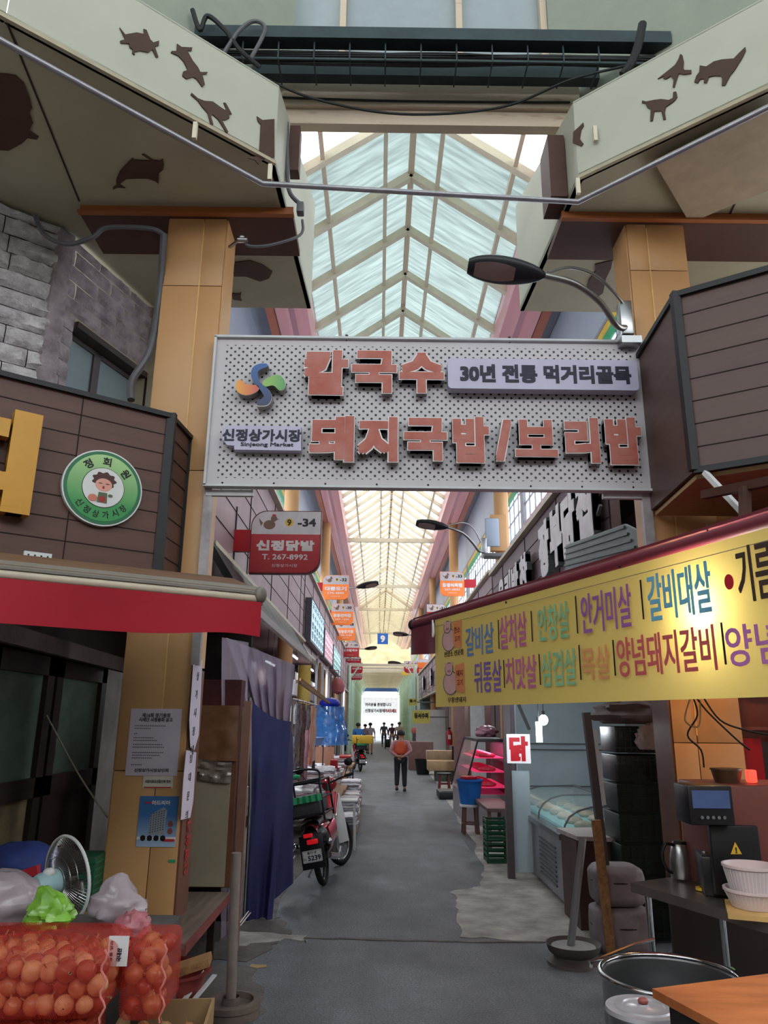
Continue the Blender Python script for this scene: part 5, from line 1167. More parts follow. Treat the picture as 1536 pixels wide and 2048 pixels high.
    b = B(); b.ball((0, 1.10, .98), (.10, .10, .09)); part(t, 'headlight', b, MATS['cherry_red'])
    b = B(); b.bar((-.08, .35, .28), (-.28, .42, .03), .018); part(t, 'kickstand', b, M_chrome)
    # luggage rack
    b = B(); r = .012
    for z in (.76, .92, 1.10):
        b.tube([(-.22, -.42, z), (.20, -.42, z), (.20, .12, z), (-.22, .12, z)], r, 6, closed=True)
    for x, y in ((-.22, -.42), (.20, -.42), (.20, .12), (-.22, .12)): b.cyl((x, y, .70), (x, y, 1.10), r, n=6)
    b.tube(crv([(-.22, -.42, 1.08), (-.22, -.40, 1.2), (0, -.40, 1.24), (.20, -.40, 1.2), (.20, -.42, 1.08)], 5), r, 6)
    for i in range(6): b.bar((-.22+.084*i, -.42, .76), (-.22+.084*i, .12, .76), .01)
    part(t, 'luggage_rack', b, M_black)
    b = B(); b.grid(lambda u, v: Vector((-.225+.43*u, -.435+.008*sin(u*40), .90+.07*v)), 30, 2, th=(0, -.006, 0)); part(t, 'green_strap', b, M_grn, 'green ribbed strap around the rack')
    b = B(); b.box((-.02, -.15, .86), (.36, .46, .18), bev=.02); part(t, 'rack_load', b, mat('rack_bag', '4a4a50', .6, var=.3)); 
    return t
mo = motorcycle()
mo.location = (-.57, 8.98, .0); mo.rotation_euler = (0, -rad(11), -rad(7))
m2 = dup(mo, (-.62, 28.0, 0), rad(12), 'dark red motorcycle carrying a yellow crate, parked farther along on the left')
b = B(); b.box((-.55, 27.8, 1.10), (.75, .5, .28), bev=.02); solo('yellow_crate', 'yellow crate on the rack of the far motorcycle', 'crate', b, M_yel)

# ================================================================== LEFT MID-GROUND GOODS
cols = ['c8c4cc', 'b8bccc', 'd0ccd0', '9c98a4', '8a7c84', 'b49aa4', 'd4d0d4', '7c7480', 'a8a4b0', 'c0a8a8']
M_packs = [mat('folded_cloth_%s' % c, c, .45, var=.15, scale=12, spec=.6) for c in cols]
def pack_proto(m):
    b = B()
    b.grid(lambda u, v: Vector(((u-.5)*.40, (v-.5)*.30, .028+.012*min(1, 8*min(u, 1-u, v, 1-v))+.004*sin(u*17+v*9))), 12, 8, th=(0, 0, -.03))
    b.box((0, 0, .012), (.39, .29, .02)); return b
first = {}
def pack(x, y, z, rz, k, label, group, sc=1):
    if k not in first: o = solo('folded_pack', label, 'folded textile', pack_proto(M_packs[k]), M_packs[k], group); first[k] = o.data; o.location = (x, y, z); o.rotation_euler = (0, 0, rz); o.scale = (sc,)*3; return o
    o = bpy.data.objects.new('folded_pack', first[k]); COL.objects.link(o); o.location = (x, y, z); o.rotation_euler = (0, 0, rz); o.scale = (sc,)*3
    return props(o, label, 'folded textile', group)
random.seed(11)
desks = [(-1.20, 11.5, .62, 1.5, 1.1), (-1.15, 13.4, .55, 1.7, 1.1), (-1.15, 15.6, .5, 1.8, 1.1), (-1.18, 18.2, .55, 2.2, 1.0), (-1.15, 21.2, .6, 2.4, 1.0), (-.52, 13.2, .16, 2.6, .44), (-.55, 16.0, .14, 2.4, .44)]
nmD = ['nearest', 'second', 'third', 'fourth', 'farthest', 'low nearer', 'low farther']
for i, (x, y, zt, ln, wd) in enumerate(desks):
    t = thing('display_table', '%s low display table heaped with folded textiles on the left of the alley' % nmD[i], 'table', (x, y, 0))
    b = B(); b.box((x, y, zt-.02), (wd, ln, .04)); part(t, 'top', b, M_wood)
    for sx_ in (-1, 1):
        for sy_ in (-1, 1): b = B(); b.box((x+sx_*(wd/2-.05), y+sy_*(ln/2-.05), (zt-.04)/2), (.04, .04, zt-.04)); part(t, 'leg', b, M_grey)
    nx, ny = int(wd/.43), int(ln/.34)
    for a_ in range(nx):
        for c_ in range(ny):
            n_ = random.choice((5, 7, 9, 10)) if i < 3 or i > 4 else random.choice((2, 3, 5))
            for k in range(n_): pack(x-wd/2+.22+a_*.43+random.uniform(-.02, .02), y-ln/2+.18+c_*.34+random.uniform(-.02, .02), zt+.041*k, random.uniform(-.12, .12), random.randrange(len(cols)), 'folded textile on the %s display table, %s stack across, %s back, %s up' % (nmD[i], ORD[a_], ORD[c_], ORD[k]), 'textile packs on the %s display table' % nmD[i])
b = B(); b.box((-1.25, 10.55, 1.02), (.42, .26, .05), rz=.1, bev=.01); solo('folded_towel', 'bright green and white folded towel on the nearest textile stack', 'towel', b, M_grn)
b = B(); b.box((-.95, 17.1, .82), (.16, .2, .2), bev=.02); solo('plastic_cup', 'bright red tub on the fourth display table', 'tub', b, M_red)
b = B(); b.box((-.85, 20.8, .83), (.3, .9, .05), bev=.01); solo('folded_towel', 'long bright red folded cloth on the farthest display table', 'towel', b, M_red)
b = B(); b.grid(lambda u, v: Vector((-1.7+.6*u, 19.6, 1.10*v)), 2, 2, th=(0, .02, 0)); solo('cardboard_sheet', 'salmon-coloured cardboard sheet standing between the display tables', 'board', b, mat('salmon_card', 'c89078', .8))
p = pZ(515, 1933, 0); b = B(); b.slab([p+Vector((x, y, .002)) for x, y in ((-.06, -.02), (.0, -.05), (.07, -.02), (.06, .03), (.01, .02), (-.05, .04))], (0, 0, .004)); solo('paper_scrap', 'flattened tan paper scrap on the ground near the upright post', 'litter', b, M_card)
# white stool
t = thing('plastic_stool', 'white plastic stool beside the motorcycle front wheel', 'stool', (-.46, 11.4, 0))
b = B(); b.box((-.46, 11.4, .645), (.36, .30, .03), bev=.012); part(t, 'seat', b, M_white)
for x, y in ((-.61, 11.28), (-.31, 11.28), (-.61, 11.52), (-.31, 11.52)): b = B(); b.bar((x, y, 0), (x+(.02 if x < -.46 else -.02), y, .64), .03); part(t, 'leg', b, M_white)
# hung clothes and bags
rail = thing('clothes_rail', 'steel rail on posts carrying hanging clothes on the left', 'rail', (-1.3, 12, 0))
b = B(); b.cyl((-1.15, 10.2, 2.02), (-1.15, 16.5, 2.02), .015, n=8); part(rail, 'bar', b, M_stain)
for y in (10.3, 16.4): b = B(); b.cyl((-1.15, y, 0), (-1.15, y, 2.02), .015, n=8); part(rail, 'post', b, M_stain)
def garment(label, y, x, z1, w, ln, m, seed, cat='garment'):
    def f(u, v):
        ww = w*(.55+.45*min(1, v*3)); return Vector((x+.03*nzf(u*5, v*4, seed)+.015*sin(u*22), y+(u-.5)*ww+.02*nzf(v*5, u, seed), z1-ln*v))
    b = B(); b.grid(f, 24, 18, th=(.012, 0, 0)); b.tube([(x, y, z1-.01), (x, y, z1+.06)], .004, 5); return solo('hanging_garment', label, cat, b, m)
M_pat = mat('patterned_cloth', '8c8088', .6, col2='2c2428', scale=14); M_pat2 = mat('brown_patterned', '7c5450', .6, col2='2c1c1e', scale=16); M_pinkc = mat('dusty_pink_cloth', 'b07c88', .6, var=.2)
garment('black and white patterned blouse hung nearest on the left rail', 10.7, -1.12, 1.98, .5, 1.0, M_pat, 1); garment('brown patterned dress hung behind the black and white blouse', 11.2, -1.10, 1.98, .5, 1.1, M_pat2, 2)
garment('dusty pink trousers hung third on the left rail', 11.7, -1.08, 1.6, .3, .85, M_pinkc, 3); garment('grey speckled shirt hung fourth on the left rail', 12.2, -1.12, 1.98, .45, .8, M_pat, 4)
garment('red-edged orange apron hung on the left rail', 13.2, -1.14, 1.98, .55, .95, mat('orange_apron', 'b8502c', .6, col2='c8a088', scale=3), 5); garment('beige translucent apron hung beside the orange one', 13.7, -1.14, 1.96, .6, .9, mat('beige_apron', 'b8a098', .5, var=.1), 6)
random.seed(5)
t = thing('bottle_bag', 'blue transparent bag of plastic bottles hanging over the left goods', 'bag', (-1.0, 15.6, 1.4))
b = B(); b.grid(lambda u, v: Vector((-1.0+(.30+.10*v)*cos(2*pi*u)*(1+.1*nzf(u*6, v*5, 1)), 15.8+(.28+.10*v)*sin(2*pi*u)*(1+.1*nzf(u*6, v*5, 4)), 2.02-.75*v)), 32, 14); part(t, 'film', b, mat('blue_film', '3a80d0', .15, alpha=.6, var=.3, scale=10, spec=.8))
for i in range(16):
    a_ = i*2.4; r_ = .10+.018*i**.8; b = B(); b.lathe([(0, 0), (.045, 0), (.048, .03), (.048, .12), (.02, .17), (.02, .19), (0, .19)], (-1.0+r_*cos(a_), 15.8+r_*sin(a_), 1.28+.035*i), 10); part(t, 'bottle', b, M_bluebottle)
b = B(); b.ball((-1.0, 15.75, 2.08), (.22, .2, .12)); part(t, 'tied_top', b, mat('deep_blue_film', '2030b0', .3, var=.3)); 
b = B(); b.lathe([(.0, .0), (.12, .0), (.19, .13), (.2, .13), (.2, .145), (.0, .145)], (-1.18, 14.4, 1.30), 20); solo('basin', 'pale blue basin balanced on a pole over the left goods', 'basin', b, mat('pale_blue_plastic', '7c94c8', .4))
b = B(); b.cyl((-1.18, 14.4, 0), (-1.18, 14.4, 1.3), .03, n=8); solo('stall_post', 'dark slim post holding the pale blue basin', 'post', b, M_blk)
b = B(); b.lathe([(.14, 0), (.14, 2.9)], (-1.62, 16.6, 0), 18, cap=True); solo('yellow_post', 'round yellow post at the corner of a left shop', 'post', b, mat('yellow_post_paint', 'c8ae58', .5))
b = B(); b.lathe([(.05, .5), (.16, .42), (.21, .25), (.19, .08), (.05, 0)], (-1.3, 24.5, 2.55), 18); b.cyl((-1.3, 24.5, 3.05), (-1.3, 24.5, 3.3), .01, n=6); b.bar((-1.3, 24.5, 3.3), (-1.72, 24.5, 3.3), .02); solo('paper_lantern', 'dull red round lantern hanging under the left fascia', 'lantern', b, mat('dull_red_lantern', 'a05458', .6, var=.2))
# shop-front uprights
random.seed(3)
for i, y in enumerate([18.6+1.25*i for i in range(14)]):
    b = B(); w_ = random.choice((.06, .1, .16)); b.box((-1.52-.02*(i % 3), y, 1.6), (.06, w_, 3.2)); solo('shopfront_upright', '%s upright of the left shopfronts counted from the near end' % ORD[i], 'upright', b, random.choice((M_whitep, M_grey, M_facade, M_wood)), 'uprights of the left shopfronts')
for i, (y0_, y1_, c) in enumerate(((10, 13, '5a4c50'), (13.4, 16.2, '6c5c50'), (17, 20, '4c4448'), (20.4, 24, '7a6c60'), (24.4, 29, '5a4e54'), (29.4, 36, '6c6064'))):
    b = B(); b.box((-2.5, (y0_+y1_)/2, 1.5), (.5, y1_-y0_, 3.0)); t = thing('shop_shelving', '%s block of dim stocked shelving inside the left shops' % ('first', 'second', 'third', 'fourth', 'fifth', 'sixth')[i], 'shelving', (-2.5, (y0_+y1_)/2, 0)); part(t, 'cabinet', b, mat('shelving_'+c, c, .7, var=.3))
    for j in range(4):
        b = B()
        for k in range(int((y1_-y0_)/.3)): h_ = random.uniform(.2, .5); b.box((-2.2, y0_+.2+.3*k, .25+j*.7+h_/2), (.2, .24, h_))
        part(t, 'stock', b, M_packs[(i*3+j*2) % 10], kind='stuff')
b = B(); b.bar((-1.3, 12.6, 2.35), (-.9, 16.6, 2.0), .04, .05); b.bar((-1.5, 14.6, 2.5), (-.9, 16.6, 2.0), .04, .05); solo('awning_strut', 'tan wooden struts jutting out above the hanging clothes', 'strut', b, M_wood)

# ================================================================== PEOPLE
def skin(V, E_, root=0, lv=2):
    me = bpy.data.meshes.new('body'); me.from_pydata([v[:3] for v in V], E_, []); o = bpy.data.objects.new('body', me); COL.objects.link(o)
    m = o.modifiers.new('s', 'SKIN'); m.use_smooth_shade = True
    for i, v in enumerate(V):
        sv = me.skin_vertices[0].data[i]; sv.radius = (v[3], v[4] if len(v) > 4 else v[3]); sv.use_root = (i == root)
    s = o.modifiers.new('u', 'SUBSURF'); s.levels = lv; s.render_levels = lv
    bpy.context.view_layer.update(); r = bpy.data.meshes.new_from_object(o.evaluated_get(bpy.context.evaluated_depsgraph_get())); bpy.data.objects.remove(o); return r
I4 = Matrix.Identity(4)
def person(label, loc, rz, h, shirt, legs, hair, pose='stand', vest=None, shorts=False, stride=0.0, longhair=False, group=None, skinm=None):
    t = thing('person', label, 'person', group=group); P = {}
    sk = skinm or mat('skin', 'b8866c', .5, var=.05)
    hp = .10; L = lambda *a: Vector(a)
    hip = {s: L(s*.085, 0, .84) for s in (-1, 1)}
    kn = {s: L(s*.09, .03+s*stride*.55, .46) for s in (-1, 1)}; an = {s: L(s*.095, -.02+s*stride-(.08*abs(stride)/.2 if s < 0 else 0), .09 if s*stride >= 0 else .12) for s in (-1, 1)}
    sh = {s: L(s*.165, 0, 1.30) for s in (-1, 1)}
    if pose == 'back': el = {s: L(s*.255, -.07, 1.06) for s in (-1, 1)}; wr = {s: L(s*.07, -.17, .93) for s in (-1, 1)}; hd = {s: L(s*-.01, -.175, .91-.02*s) for s in (-1, 1)}
    elif pose == 'push': el = {s: L(s*.22, .08, 1.05) for s in (-1, 1)}; wr = {s: L(s*.18, .28, 1.0) for s in (-1, 1)}; hd = {s: L(s*.16, .35, 1.0) for s in (-1, 1)}
    else: el = {s: L(s*.215, -.03-s*stride*.3, 1.04) for s in (-1, 1)}; wr = {s: L(s*.22, .04-s*stride*.5, .82) for s in (-1, 1)}; hd = {s: L(s*.22, .055-s*stride*.5, .74) for s in (-1, 1)}
    V = [(0, 0, .92, .13, .095), (0, 0, 1.08, .115, .085), (0, .0, 1.24, .14, .095), (0, -.005, 1.37, .052, .052), (0, .0, 1.43, .05, .052), (0, .01, 1.50, .073, .085), (0, .005, 1.575, .07, .083)]
    E_ = [(0, 1), (1, 2), (2, 3), (3, 4), (4, 5), (5, 6)]
    for s in (-1, 1):
        n = len(V); V += [(*hip[s], .085), (*kn[s], .055), (*(kn[s].lerp(an[s], .35)), .055), (*an[s], .036), (an[s].x, an[s].y+.10, an[s].z-.055, .03)]; E_ += [(0, n), (n, n+1), (n+1, n+2), (n+2, n+3), (n+3, n+4)]
        n = len(V); V += [(*sh[s], .055), (*el[s], .036), (*wr[s], .026), (*hd[s], .030, .018)]; E_ += [(2, n), (n, n+1), (n+1, n+2), (n+2, n+3)]
    b = B(); b.add_mesh(skin(V, E_), I4)
    for s in (-1, 1):      # fingers and thumb
        d = (hd[s]-wr[s]).normalized(); side = d.cross(Vector((0, 1, 0))).normalized() if abs(d.y) < .9 else Vector((0, 0, 1)); cu_ = side.cross(d)
        for k, ln in enumerate((.052, .06, .056, .045)):
            q = hd[s]+side*(.022*(k-1.5)/1.5)+d*.012; b.tube([q, q+d*ln*.5, q+d*ln*.85+cu_*.012*s], [.0085, .008, .006], 6)
        q = hd[s]+side*.024-d*.01; b.tube([q, q+side*.022+d*.02, q+side*.028+d*.045], [.010, .009, .007], 6)
    b.ball((0, .092, 1.50), (.012, .018, .02), 8, 6); b.ball((-.078, .005, 1.50), (.012, .02, .028), 8, 6); b.ball((.078, .005, 1.50), (.012, .02, .028), 8, 6)
    body = part(t, 'body', b, sk)
    for s in (-1, 1):
        b = B(); b.ball((s*.03, .083, 1.515), (.011, .007, .006), 8, 6); part(body, 'eye', b, M_ink)
    b = B(); b.ball((0, .084, 1.462), (.020, .006, .005), 8, 6); part(body, 'mouth', b, M_mouth)
    # clothes
    V = [(0, 0, .90, .145, .108), (0, 0, 1.08, .138, .105), (0, 0, 1.24, .15, .108), (0, -.005, 1.345, .075, .07)]; E_ = [(0, 1), (1, 2), (2, 3)]
    for s in (-1, 1):
        n = len(V); e2 = sh[s].lerp(el[s], .95) if shorts or shirt[1] == 'short' else el[s]; V += [(*sh[s], .068), (*e2, .050)]; E_ += [(2, n), (n, n+1)]
        if shirt[1] == 'long': V += [(*(wr[s].lerp(el[s], .08)), .036)]; E_ += [(n+1, n+2)]
    b = B(); b.add_mesh(skin(V, E_), I4); part(t, 'shirt', b, shirt[0])
    if vest:
        V = [(0, -.004, .94, .195, .15), (0, -.004, 1.08, .192, .15), (0, -.004, 1.25, .195, .145), (0, -.008, 1.35, .09, .085)]; b = B(); b.add_mesh(skin(V, [(0, 1), (1, 2), (2, 3)]), I4); part(t, 'vest', b, vest)
    V = [(0, 0, .90, .145, .105)]; E_ = []
    for s in (-1, 1):
        n = len(V); V += [(*hip[s], .095)]; E_ += [(0, n)]
        if shorts: V += [(*(hip[s].lerp(kn[s], .85)), .078)]; E_ += [(n, n+1)]
        else: V += [(*kn[s], .072), (*(an[s]+Vector((0, 0, .02))), .055)]; E_ += [(n, n+1), (n+1, n+2)]
    b = B(); b.add_mesh(skin(V, E_), I4); part(t, 'trousers' if not shorts else 'shorts', b, legs)
    for s in (-1, 1):
        b = B(); b.ball((an[s].x, an[s].y+.055, an[s].z-.05), (.045, .125, .045), 14, 10); part(t, 'shoe', b, M_black)
    def hf(u, v):
        th = 2*pi*u; ph = pi/2-v*(.62 if True else .5)*pi; d = Vector((cos(ph)*cos(th), cos(ph)*sin(th), sin(ph)))
        k = 1+.10*nzf(d.x*6, d.y*6, d.z*6); q = Vector((d.x*.098*k, -.012+d.y*.115*k, 1.53+d.z*.105*k))
        if d.y > .25 and d.z < .25: q.y = min(q.y, .055)
        if longhair and d.y < .2: q.z -= .06*max(0, -d.z+.2)
        return q
    b = B(); b.grid(hf, 28, 16); part(t, 'hair', b, hair)
    t.location = loc; t.rotation_euler = (0, 0, rz); t.scale = (h/1.66*1.12, h/1.66*1.08, h/1.66); return t
M_hair = mat('black_hair', '1e1a1c', .6, var=.3, scale=20); M_greyhair = mat('grey_hair', '5a5456', .7, var=.3)
cl = lambda n, c, **k: mat('cloth_'+n, c, .75, var=.12, **k)
person('older person in an orange vest over pink sleeves and dark trousers, hands behind back, mid-alley', (.60, 20.3, 0), rad(-4), 1.55, (cl('dustypink', 'b88088', scale=14), 'long'), cl('charcoal', '24242c'), M_hair, 'back', vest=cl('orange', 'd0583a'), stride=.03)
person('person in a grey-white shirt and black shorts walking away on the left', (-.42, 42.0, 0), rad(5), 1.68, (cl('palegrey', 'a8a0a8'), 'short'), cl('black', '1a1a1e'), M_hair, shorts=True, stride=.12)
person('person in a bright blue T-shirt standing behind the far motorcycle', (-.95, 37.0, 0), rad(20), 1.68, (cl('blue', '3878c0'), 'short'), cl('navy', '2a3048'), M_hair, stride=.04)
person('dark-haired person between the blue and the grey shirts', (-.72, 43.5, 0), rad(0), 1.6, (cl('mauve', '8a7c84'), 'short'), cl('darkgrey', '3c3c44'), M_hair, stride=.05)
person('person in dark grey clothes walking in the middle of the far alley', (.42, 54.0, 0), rad(0), 1.68, (cl('steelgrey', '5c5c68'), 'short'), cl('slate', '44464e'), M_hair, stride=.12)
person('person in a plum top pulling a black wheeled bag', (.93, 51.0, 0), rad(-5), 1.62, (cl('plum', '4c3444'), 'long'), cl('lightskin', 'a08c88'), M_greyhair, stride=.14)
person('person with a pale top at the far right of the walkers', (1.32, 48.0, 0), rad(0), 1.72, (cl('beige', 'b8a494'), 'short'), cl('brownish', '5c4c48'), M_hair, stride=.05)
t = thing('trolley_bag', 'black wheeled shopping bag pulled along the far alley', 'bag', (.62, 50.0, 0))
b = B(); b.box((.62, 50.0, .36), (.34, .24, .5), bev=.03); part(t, 'bag_body', b, M_black); b = B(); b.tube([(.50, 50.1, .6), (.62, 50.3, .98), (.74, 50.1, .6)], .012, 6); part(t, 'handle', b, M_grey)
for s in (-1, 1): b = B(); b.cyl((.62+s*.14-.02, 50.0, .06), (.62+s*.14+.02, 50.0, .06), .06, n=12); part(t, 'wheel', b, M_rubber)
# banner and building beyond the far end
t = thing('far_banner', 'white banner with dark and red lettering across the far end of the alley', 'banner', (.15, 70.4, 2.6))
M = frame((.2, 70.4, 3.05), (1, 0, 0)); b = B(M); b.box((0, 0, 0), (3.2, 1.5, .02)); part(t, 'cloth', b, mat('thin_white_banner', 'dcdcdc', .6, translu=.8))
for sx_ in (-1, 1): b = B(M); b.bar((sx_*1.58, .6, 0), (sx_*1.9, .8, -.15), .02); part(t, 'tie_rope', b, M_grey)
b = B(M); add_text(b, '여러분을 환영합니다', -.2, .12, .32, 2.4, .012, .004, .03, 2); add_text(b, '신정상가시장에', -.5, -.42, .34, 1.8, .012, .004, .03, 2); part(t, 'lettering', b, M_navy); b = B(M); add_text(b, '어서오세요', .95, -.42, .36, 1.05, .012, .004, .04, 2); part(t, 'lettering', b, M_red, 'red lettering')
b = B(); b.box((.2, 70.52, 4.50), (3.4, .06, .32)); solo('far_valance', 'blue sign strip over the far mouth of the alley', 'sign', b, mat('strip_blue', '3c5c9c', .4))
b = B(); b.box((0, 92, 3), (14, .4, 6)); struct('wall_far', b, mat('far_building', 'b8b8bc', .6))

M_gl = mat('clear_glass', 'c8e0dc', .05, alpha=.18, spec=1.0, var=.0); M_glp = mat('rosy_glass', 'd0b0b8', .08, alpha=.35, spec=1.0, var=.0)
M_gcr2 = mat('dark_green_crate', '1c2a26', .5, var=.3)

# ================================================================== STREET LAMPS
def street_lamp(head_l, head_r, Y, arm_pts, br, label, sc=1.0, thin=None, wx=None):
    t = thing('street_lamp', label, 'lamp', br, 'arm lamps over the alley')
    a, c = pY(*head_l, Y), pY(*head_r, Y); d = (c-a); L_ = d.length; d.normalize(); up = Vector((0, 0, 1)); up = (up-d*up.dot(d)).normalized(); up = (up*cos(rad(38))+Vector((0, 1, 0))*sin(rad(38))); up = (up-d*up.dot(d)).normalized(); sd = up.cross(d)
    Mh = Matrix((d, sd, up)).transposed().to_4x4(); Mh.translation = a
    def f(u, v):
        w = L_*.20*(sin(pi*min(1, .06+u*.97))**.45)*(1-.25*u); th = 2*pi*v; return Vector((L_*u, w*cos(th)*1.0, L_*.11*sin(th)*(sin(pi*min(1, .08+u*.92))**.4)*(1.1 if sin(th) > 0 else .8)))
    b = B(Mh); b.grid(f, 20, 20); bmesh.ops.remove_doubles(b.bm, verts=b.bm.verts[:], dist=1e-5); part(t, 'lamp_head', b, M_black)
    b = B(Mh)
    b.grid(lambda u, v: Vector((L_*(.08+.5*u), L_*.115*(2*v-1)*sin(pi*(.15+.7*u))**.5, -L_*.088-.004*sin(pi*u)*sin(pi*v))), 8, 8, th=(0, 0, -.004)); part(t, 'lens', b, mat('lamp_lens', '6a5450', .2, spec=.9), 'smoky lens')
    b = B(Mh)
    for i in range(3): b.lathe([(0, 0), (.11*L_/1.0*.45, 0), (.11*L_*.45, .006)], (L_*(.18+.16*i), 0, -L_*.090), 14)
    part(t, 'led_cup', b, M_grey, kind='stuff')
    P = [pY(*q, Y+dy) for *q, dy in arm_pts]; b = B(); b.tube(crv([c-d*.02]+P, 6), .026*sc, 10); part(t, 'arm', b, M_armst, 'silver curved arm')
    if thin: b = B(); b.tube(crv([pY(*q, Y+dy) for *q, dy in thin], 6), .012*sc, 8); part(t, 'stay_rod', b, M_armst)
    b = B(); b.box(Vector(br)+Vector((0, 0, 0)), (.10*sc, .10*sc, .30*sc), bev=.01); b.box(Vector(br)+Vector((.02, 0, -.2*sc)), (.16*sc, .12*sc, .06*sc)); part(t, 'bracket', b, M_stain)
    if wx: b = B(); b.bar(br, (wx, br[1]+(.0), br[2]), .06); part(t, 'wall_bar', b, M_stain)
    return t
M_armst = mat('brushed_arm', '86827e', .3, .85)
street_lamp((936, 532), (1096, 552), 5.0, [(1150, 568, 0), (1200, 605, .1), (1232, 650, .2), (1252, 656, .3)], pY(1250, 640, 5.32), 'black arm lamp with a curved silver arm on the right gate pillar', 1.0, [(1096, 545, 0), (1140, 535, .05), (1190, 550, .1), (1228, 585, .2), (1250, 612, .3)])
street_lamp((832, 1046), (898, 1055), 14.6, [(925, 1066, .1), (945, 1085, .3), (958, 1102, .5), (970, 1102, .6)], pY(968, 1092, 15.2), 'dark arm lamp on the nearest right arcade pillar, below the big sign', 1.1, [(898, 1050, 0), (925, 1045, .1), (945, 1055, .3), (962, 1085, .5)])
street_lamp((757, 1166), (712, 1175), 24.5, [(700, 1176, .2), (692, 1182, .5), (684, 1186, 1)], pY(684, 1184, 25.5), 'dark arm lamp reaching out beside the sign numbered 32', 1.1, wx=-2.32)
street_lamp((786, 1267), (818, 1270), 37.0, [(830, 1272, .1), (842, 1280, .3)], pY(843, 1278, 36.6), 'dark arm lamp just right of the blue aisle number', 1.1, wx=3.1)
street_lamp((754, 1295), (728, 1298), 41.0, [(715, 1298, .2), (704, 1302, .5)], pY(704, 1300, 41.3), 'dark arm lamp left of and below the blue aisle number', 1.1, wx=-2.32)
street_lamp((776, 1325), (803, 1327), 49.0, [(815, 1329, .1), (822, 1334, .3)], pY(823, 1333, 49.4), 'smallest, farthest arm lamp, over the green columns', 1.1, wx=3.1)
t = thing('floodlight', 'flat grey floodlight under the orange junction box on the right arcade pillar', 'lamp', (2.42, 15.1, 5.0)); b = B(); b.box((2.42, 15.15, 5.08), (.5, .3, .08), bev=.02); part(t, 'housing', b, M_grey)

# ================================================================== RIGHT FASCIA LETTERS
def fascia_letters(chs, ypx, z0, z1, label, w=.55):
    t = thing('fascia_lettering', label, 'lettering', (2.2, 10, z0))
    for ch, px in zip(chs, ypx):
        p = pX(px[0], px[1], 2.20); M = frame((2.285, p.y, (z0+z1)/2), (0, -1, 0)); b = B(M); add_text(b, ch, 0, 0, z1-z0, w, .0, .07, .05, 2); o = part(t, 'block_letter', b, mat('letter_dark_side', '4a4c50', .5), 'dark letter side')
        b = B(M); add_text(b, ch, 0, 0, (z1-z0)*.99, w*.99, .0745, .006, .05, 2); part(o, 'letter_face', b, M_wink, 'white letter face')
fascia_letters('장부닭집', ((1086, 1090), (1109, 1062), (1134, 1038), (1166, 1015)), 3.62, 4.38, 'four big white block letters on the right plum fascia, nearest group', .62)
fascia_letters('우리반찬', ((1001, 1170), (1014, 1160), (1028, 1150), (1045, 1132)), 3.62, 4.25, 'four white block letters on the right plum fascia, farther group', .6)
fascia_letters('시장떡', ((878, 1350), (860, 1365), (845, 1378)), 3.2, 3.9, 'white block letters on the far mauve fascia over the small lit lamps', 1.0)
b = B(); P = [pX(x, y, 2.16) for x, y in ((1132, 1090), (1248, 1048), (1292, 1070), (1292, 1130), (1130, 1160))]; b.slab([P[0], P[1], P[2], P[3], P[4]], (.03, 0, 0))
t = thing('corrugated_sheet', 'grey-green corrugated panel fixed below the white letters on the right', 'panel', P[4]); part(t, 'sheet', b, mat('greygreen_corrugated', '7e8a88', .5))
b = B()
for i in range(6): b.bar(P[0].lerp(P[4], (i+.5)/6)-Vector((.012, 0, 0)), P[1].lerp(P[3], (i+.5)/6)-Vector((.012, 0, 0)), .014, .02)
part(t, 'rib', b, mat('greygreen_rib', '6a7674', .5), kind='stuff')
b = B(); b.box((2.28, 8.05, 4.0), (.04, .05, 1.3)); b2 = B(); b2.bar((2.26, 8.3, 3.35), (2.26, 7.3, 3.9), .03); t = thing('fascia_upright', 'slim grey upright and diagonal stay at the near end of the right fascia', 'upright', (2.28, 8.05, 3.3)); part(t, 'upright', b, M_grey); part(t, 'stay', b2, M_grey)
b = B(); b.box((2.32, 9.5, 4.75), (.03, 4.2, .12)); solo('pink_strip_banner', 'thin pink and white strip along the top of the right plum fascia', 'strip', b, mat('pink_strip', 'd07a90', .5, col2='e0d0d4', scale=6))

# ================================================================== RIGHT SIGN BOX
K = Vector((2.01, 4.50, 0)); kd = Vector((.835, -.55, 0)).normalized(); kn = Vector((-kd.y*-1, 0, 0)); kn = Vector((-.55, -.835, 0)).normalized(); RZ0, RZ1 = 3.31, 4.58
rb = thing('shop_sign_box', 'blank brown plank-clad sign box over the corner stall on the right', 'shop sign', K+zz*RZ0)
M_plankr = mat('brown_plank_right', '5c4640', .5, var=.12, scale=2, stretch=(.4, .4, 5))
b = B(); b.slab([K+zz*RZ0, K+kd*3.4+zz*RZ0, K+kd*3.4-kn*.8+zz*RZ0, Vector((2.06, 5.45, RZ0))], zz*(RZ1-RZ0)); part(rb, 'cladding', b, M_plankr)
b = B()
for i in range(1, 8): z = RZ0+i*.159; b.bar(K+kn*.001+zz*z, K+kd*3.4+kn*.001+zz*z, .006, .006)
b.bar(K+kn*.001+kd*.62+zz*RZ0, K+kn*.001+kd*.62+zz*RZ1, .006); part(rb, 'groove', b, M_groove)
b = B(); b.bar(K+kn*.01+zz*RZ0, K+kn*.01+zz*(RZ1+.02), .05, .06); b.bar(K+kn*.01+zz*RZ1, K+kd*3.4+kn*.01+zz*RZ1, .04, .04); b.bar(K+kn*.01+zz*RZ0, K+kd*3.4+kn*.01+zz*RZ0, .03, .04); b.bar(K+zz*RZ1, Vector((2.055, 5.44, RZ1)), .04, .04); part(rb, 'corner_trim', b, M_blk)
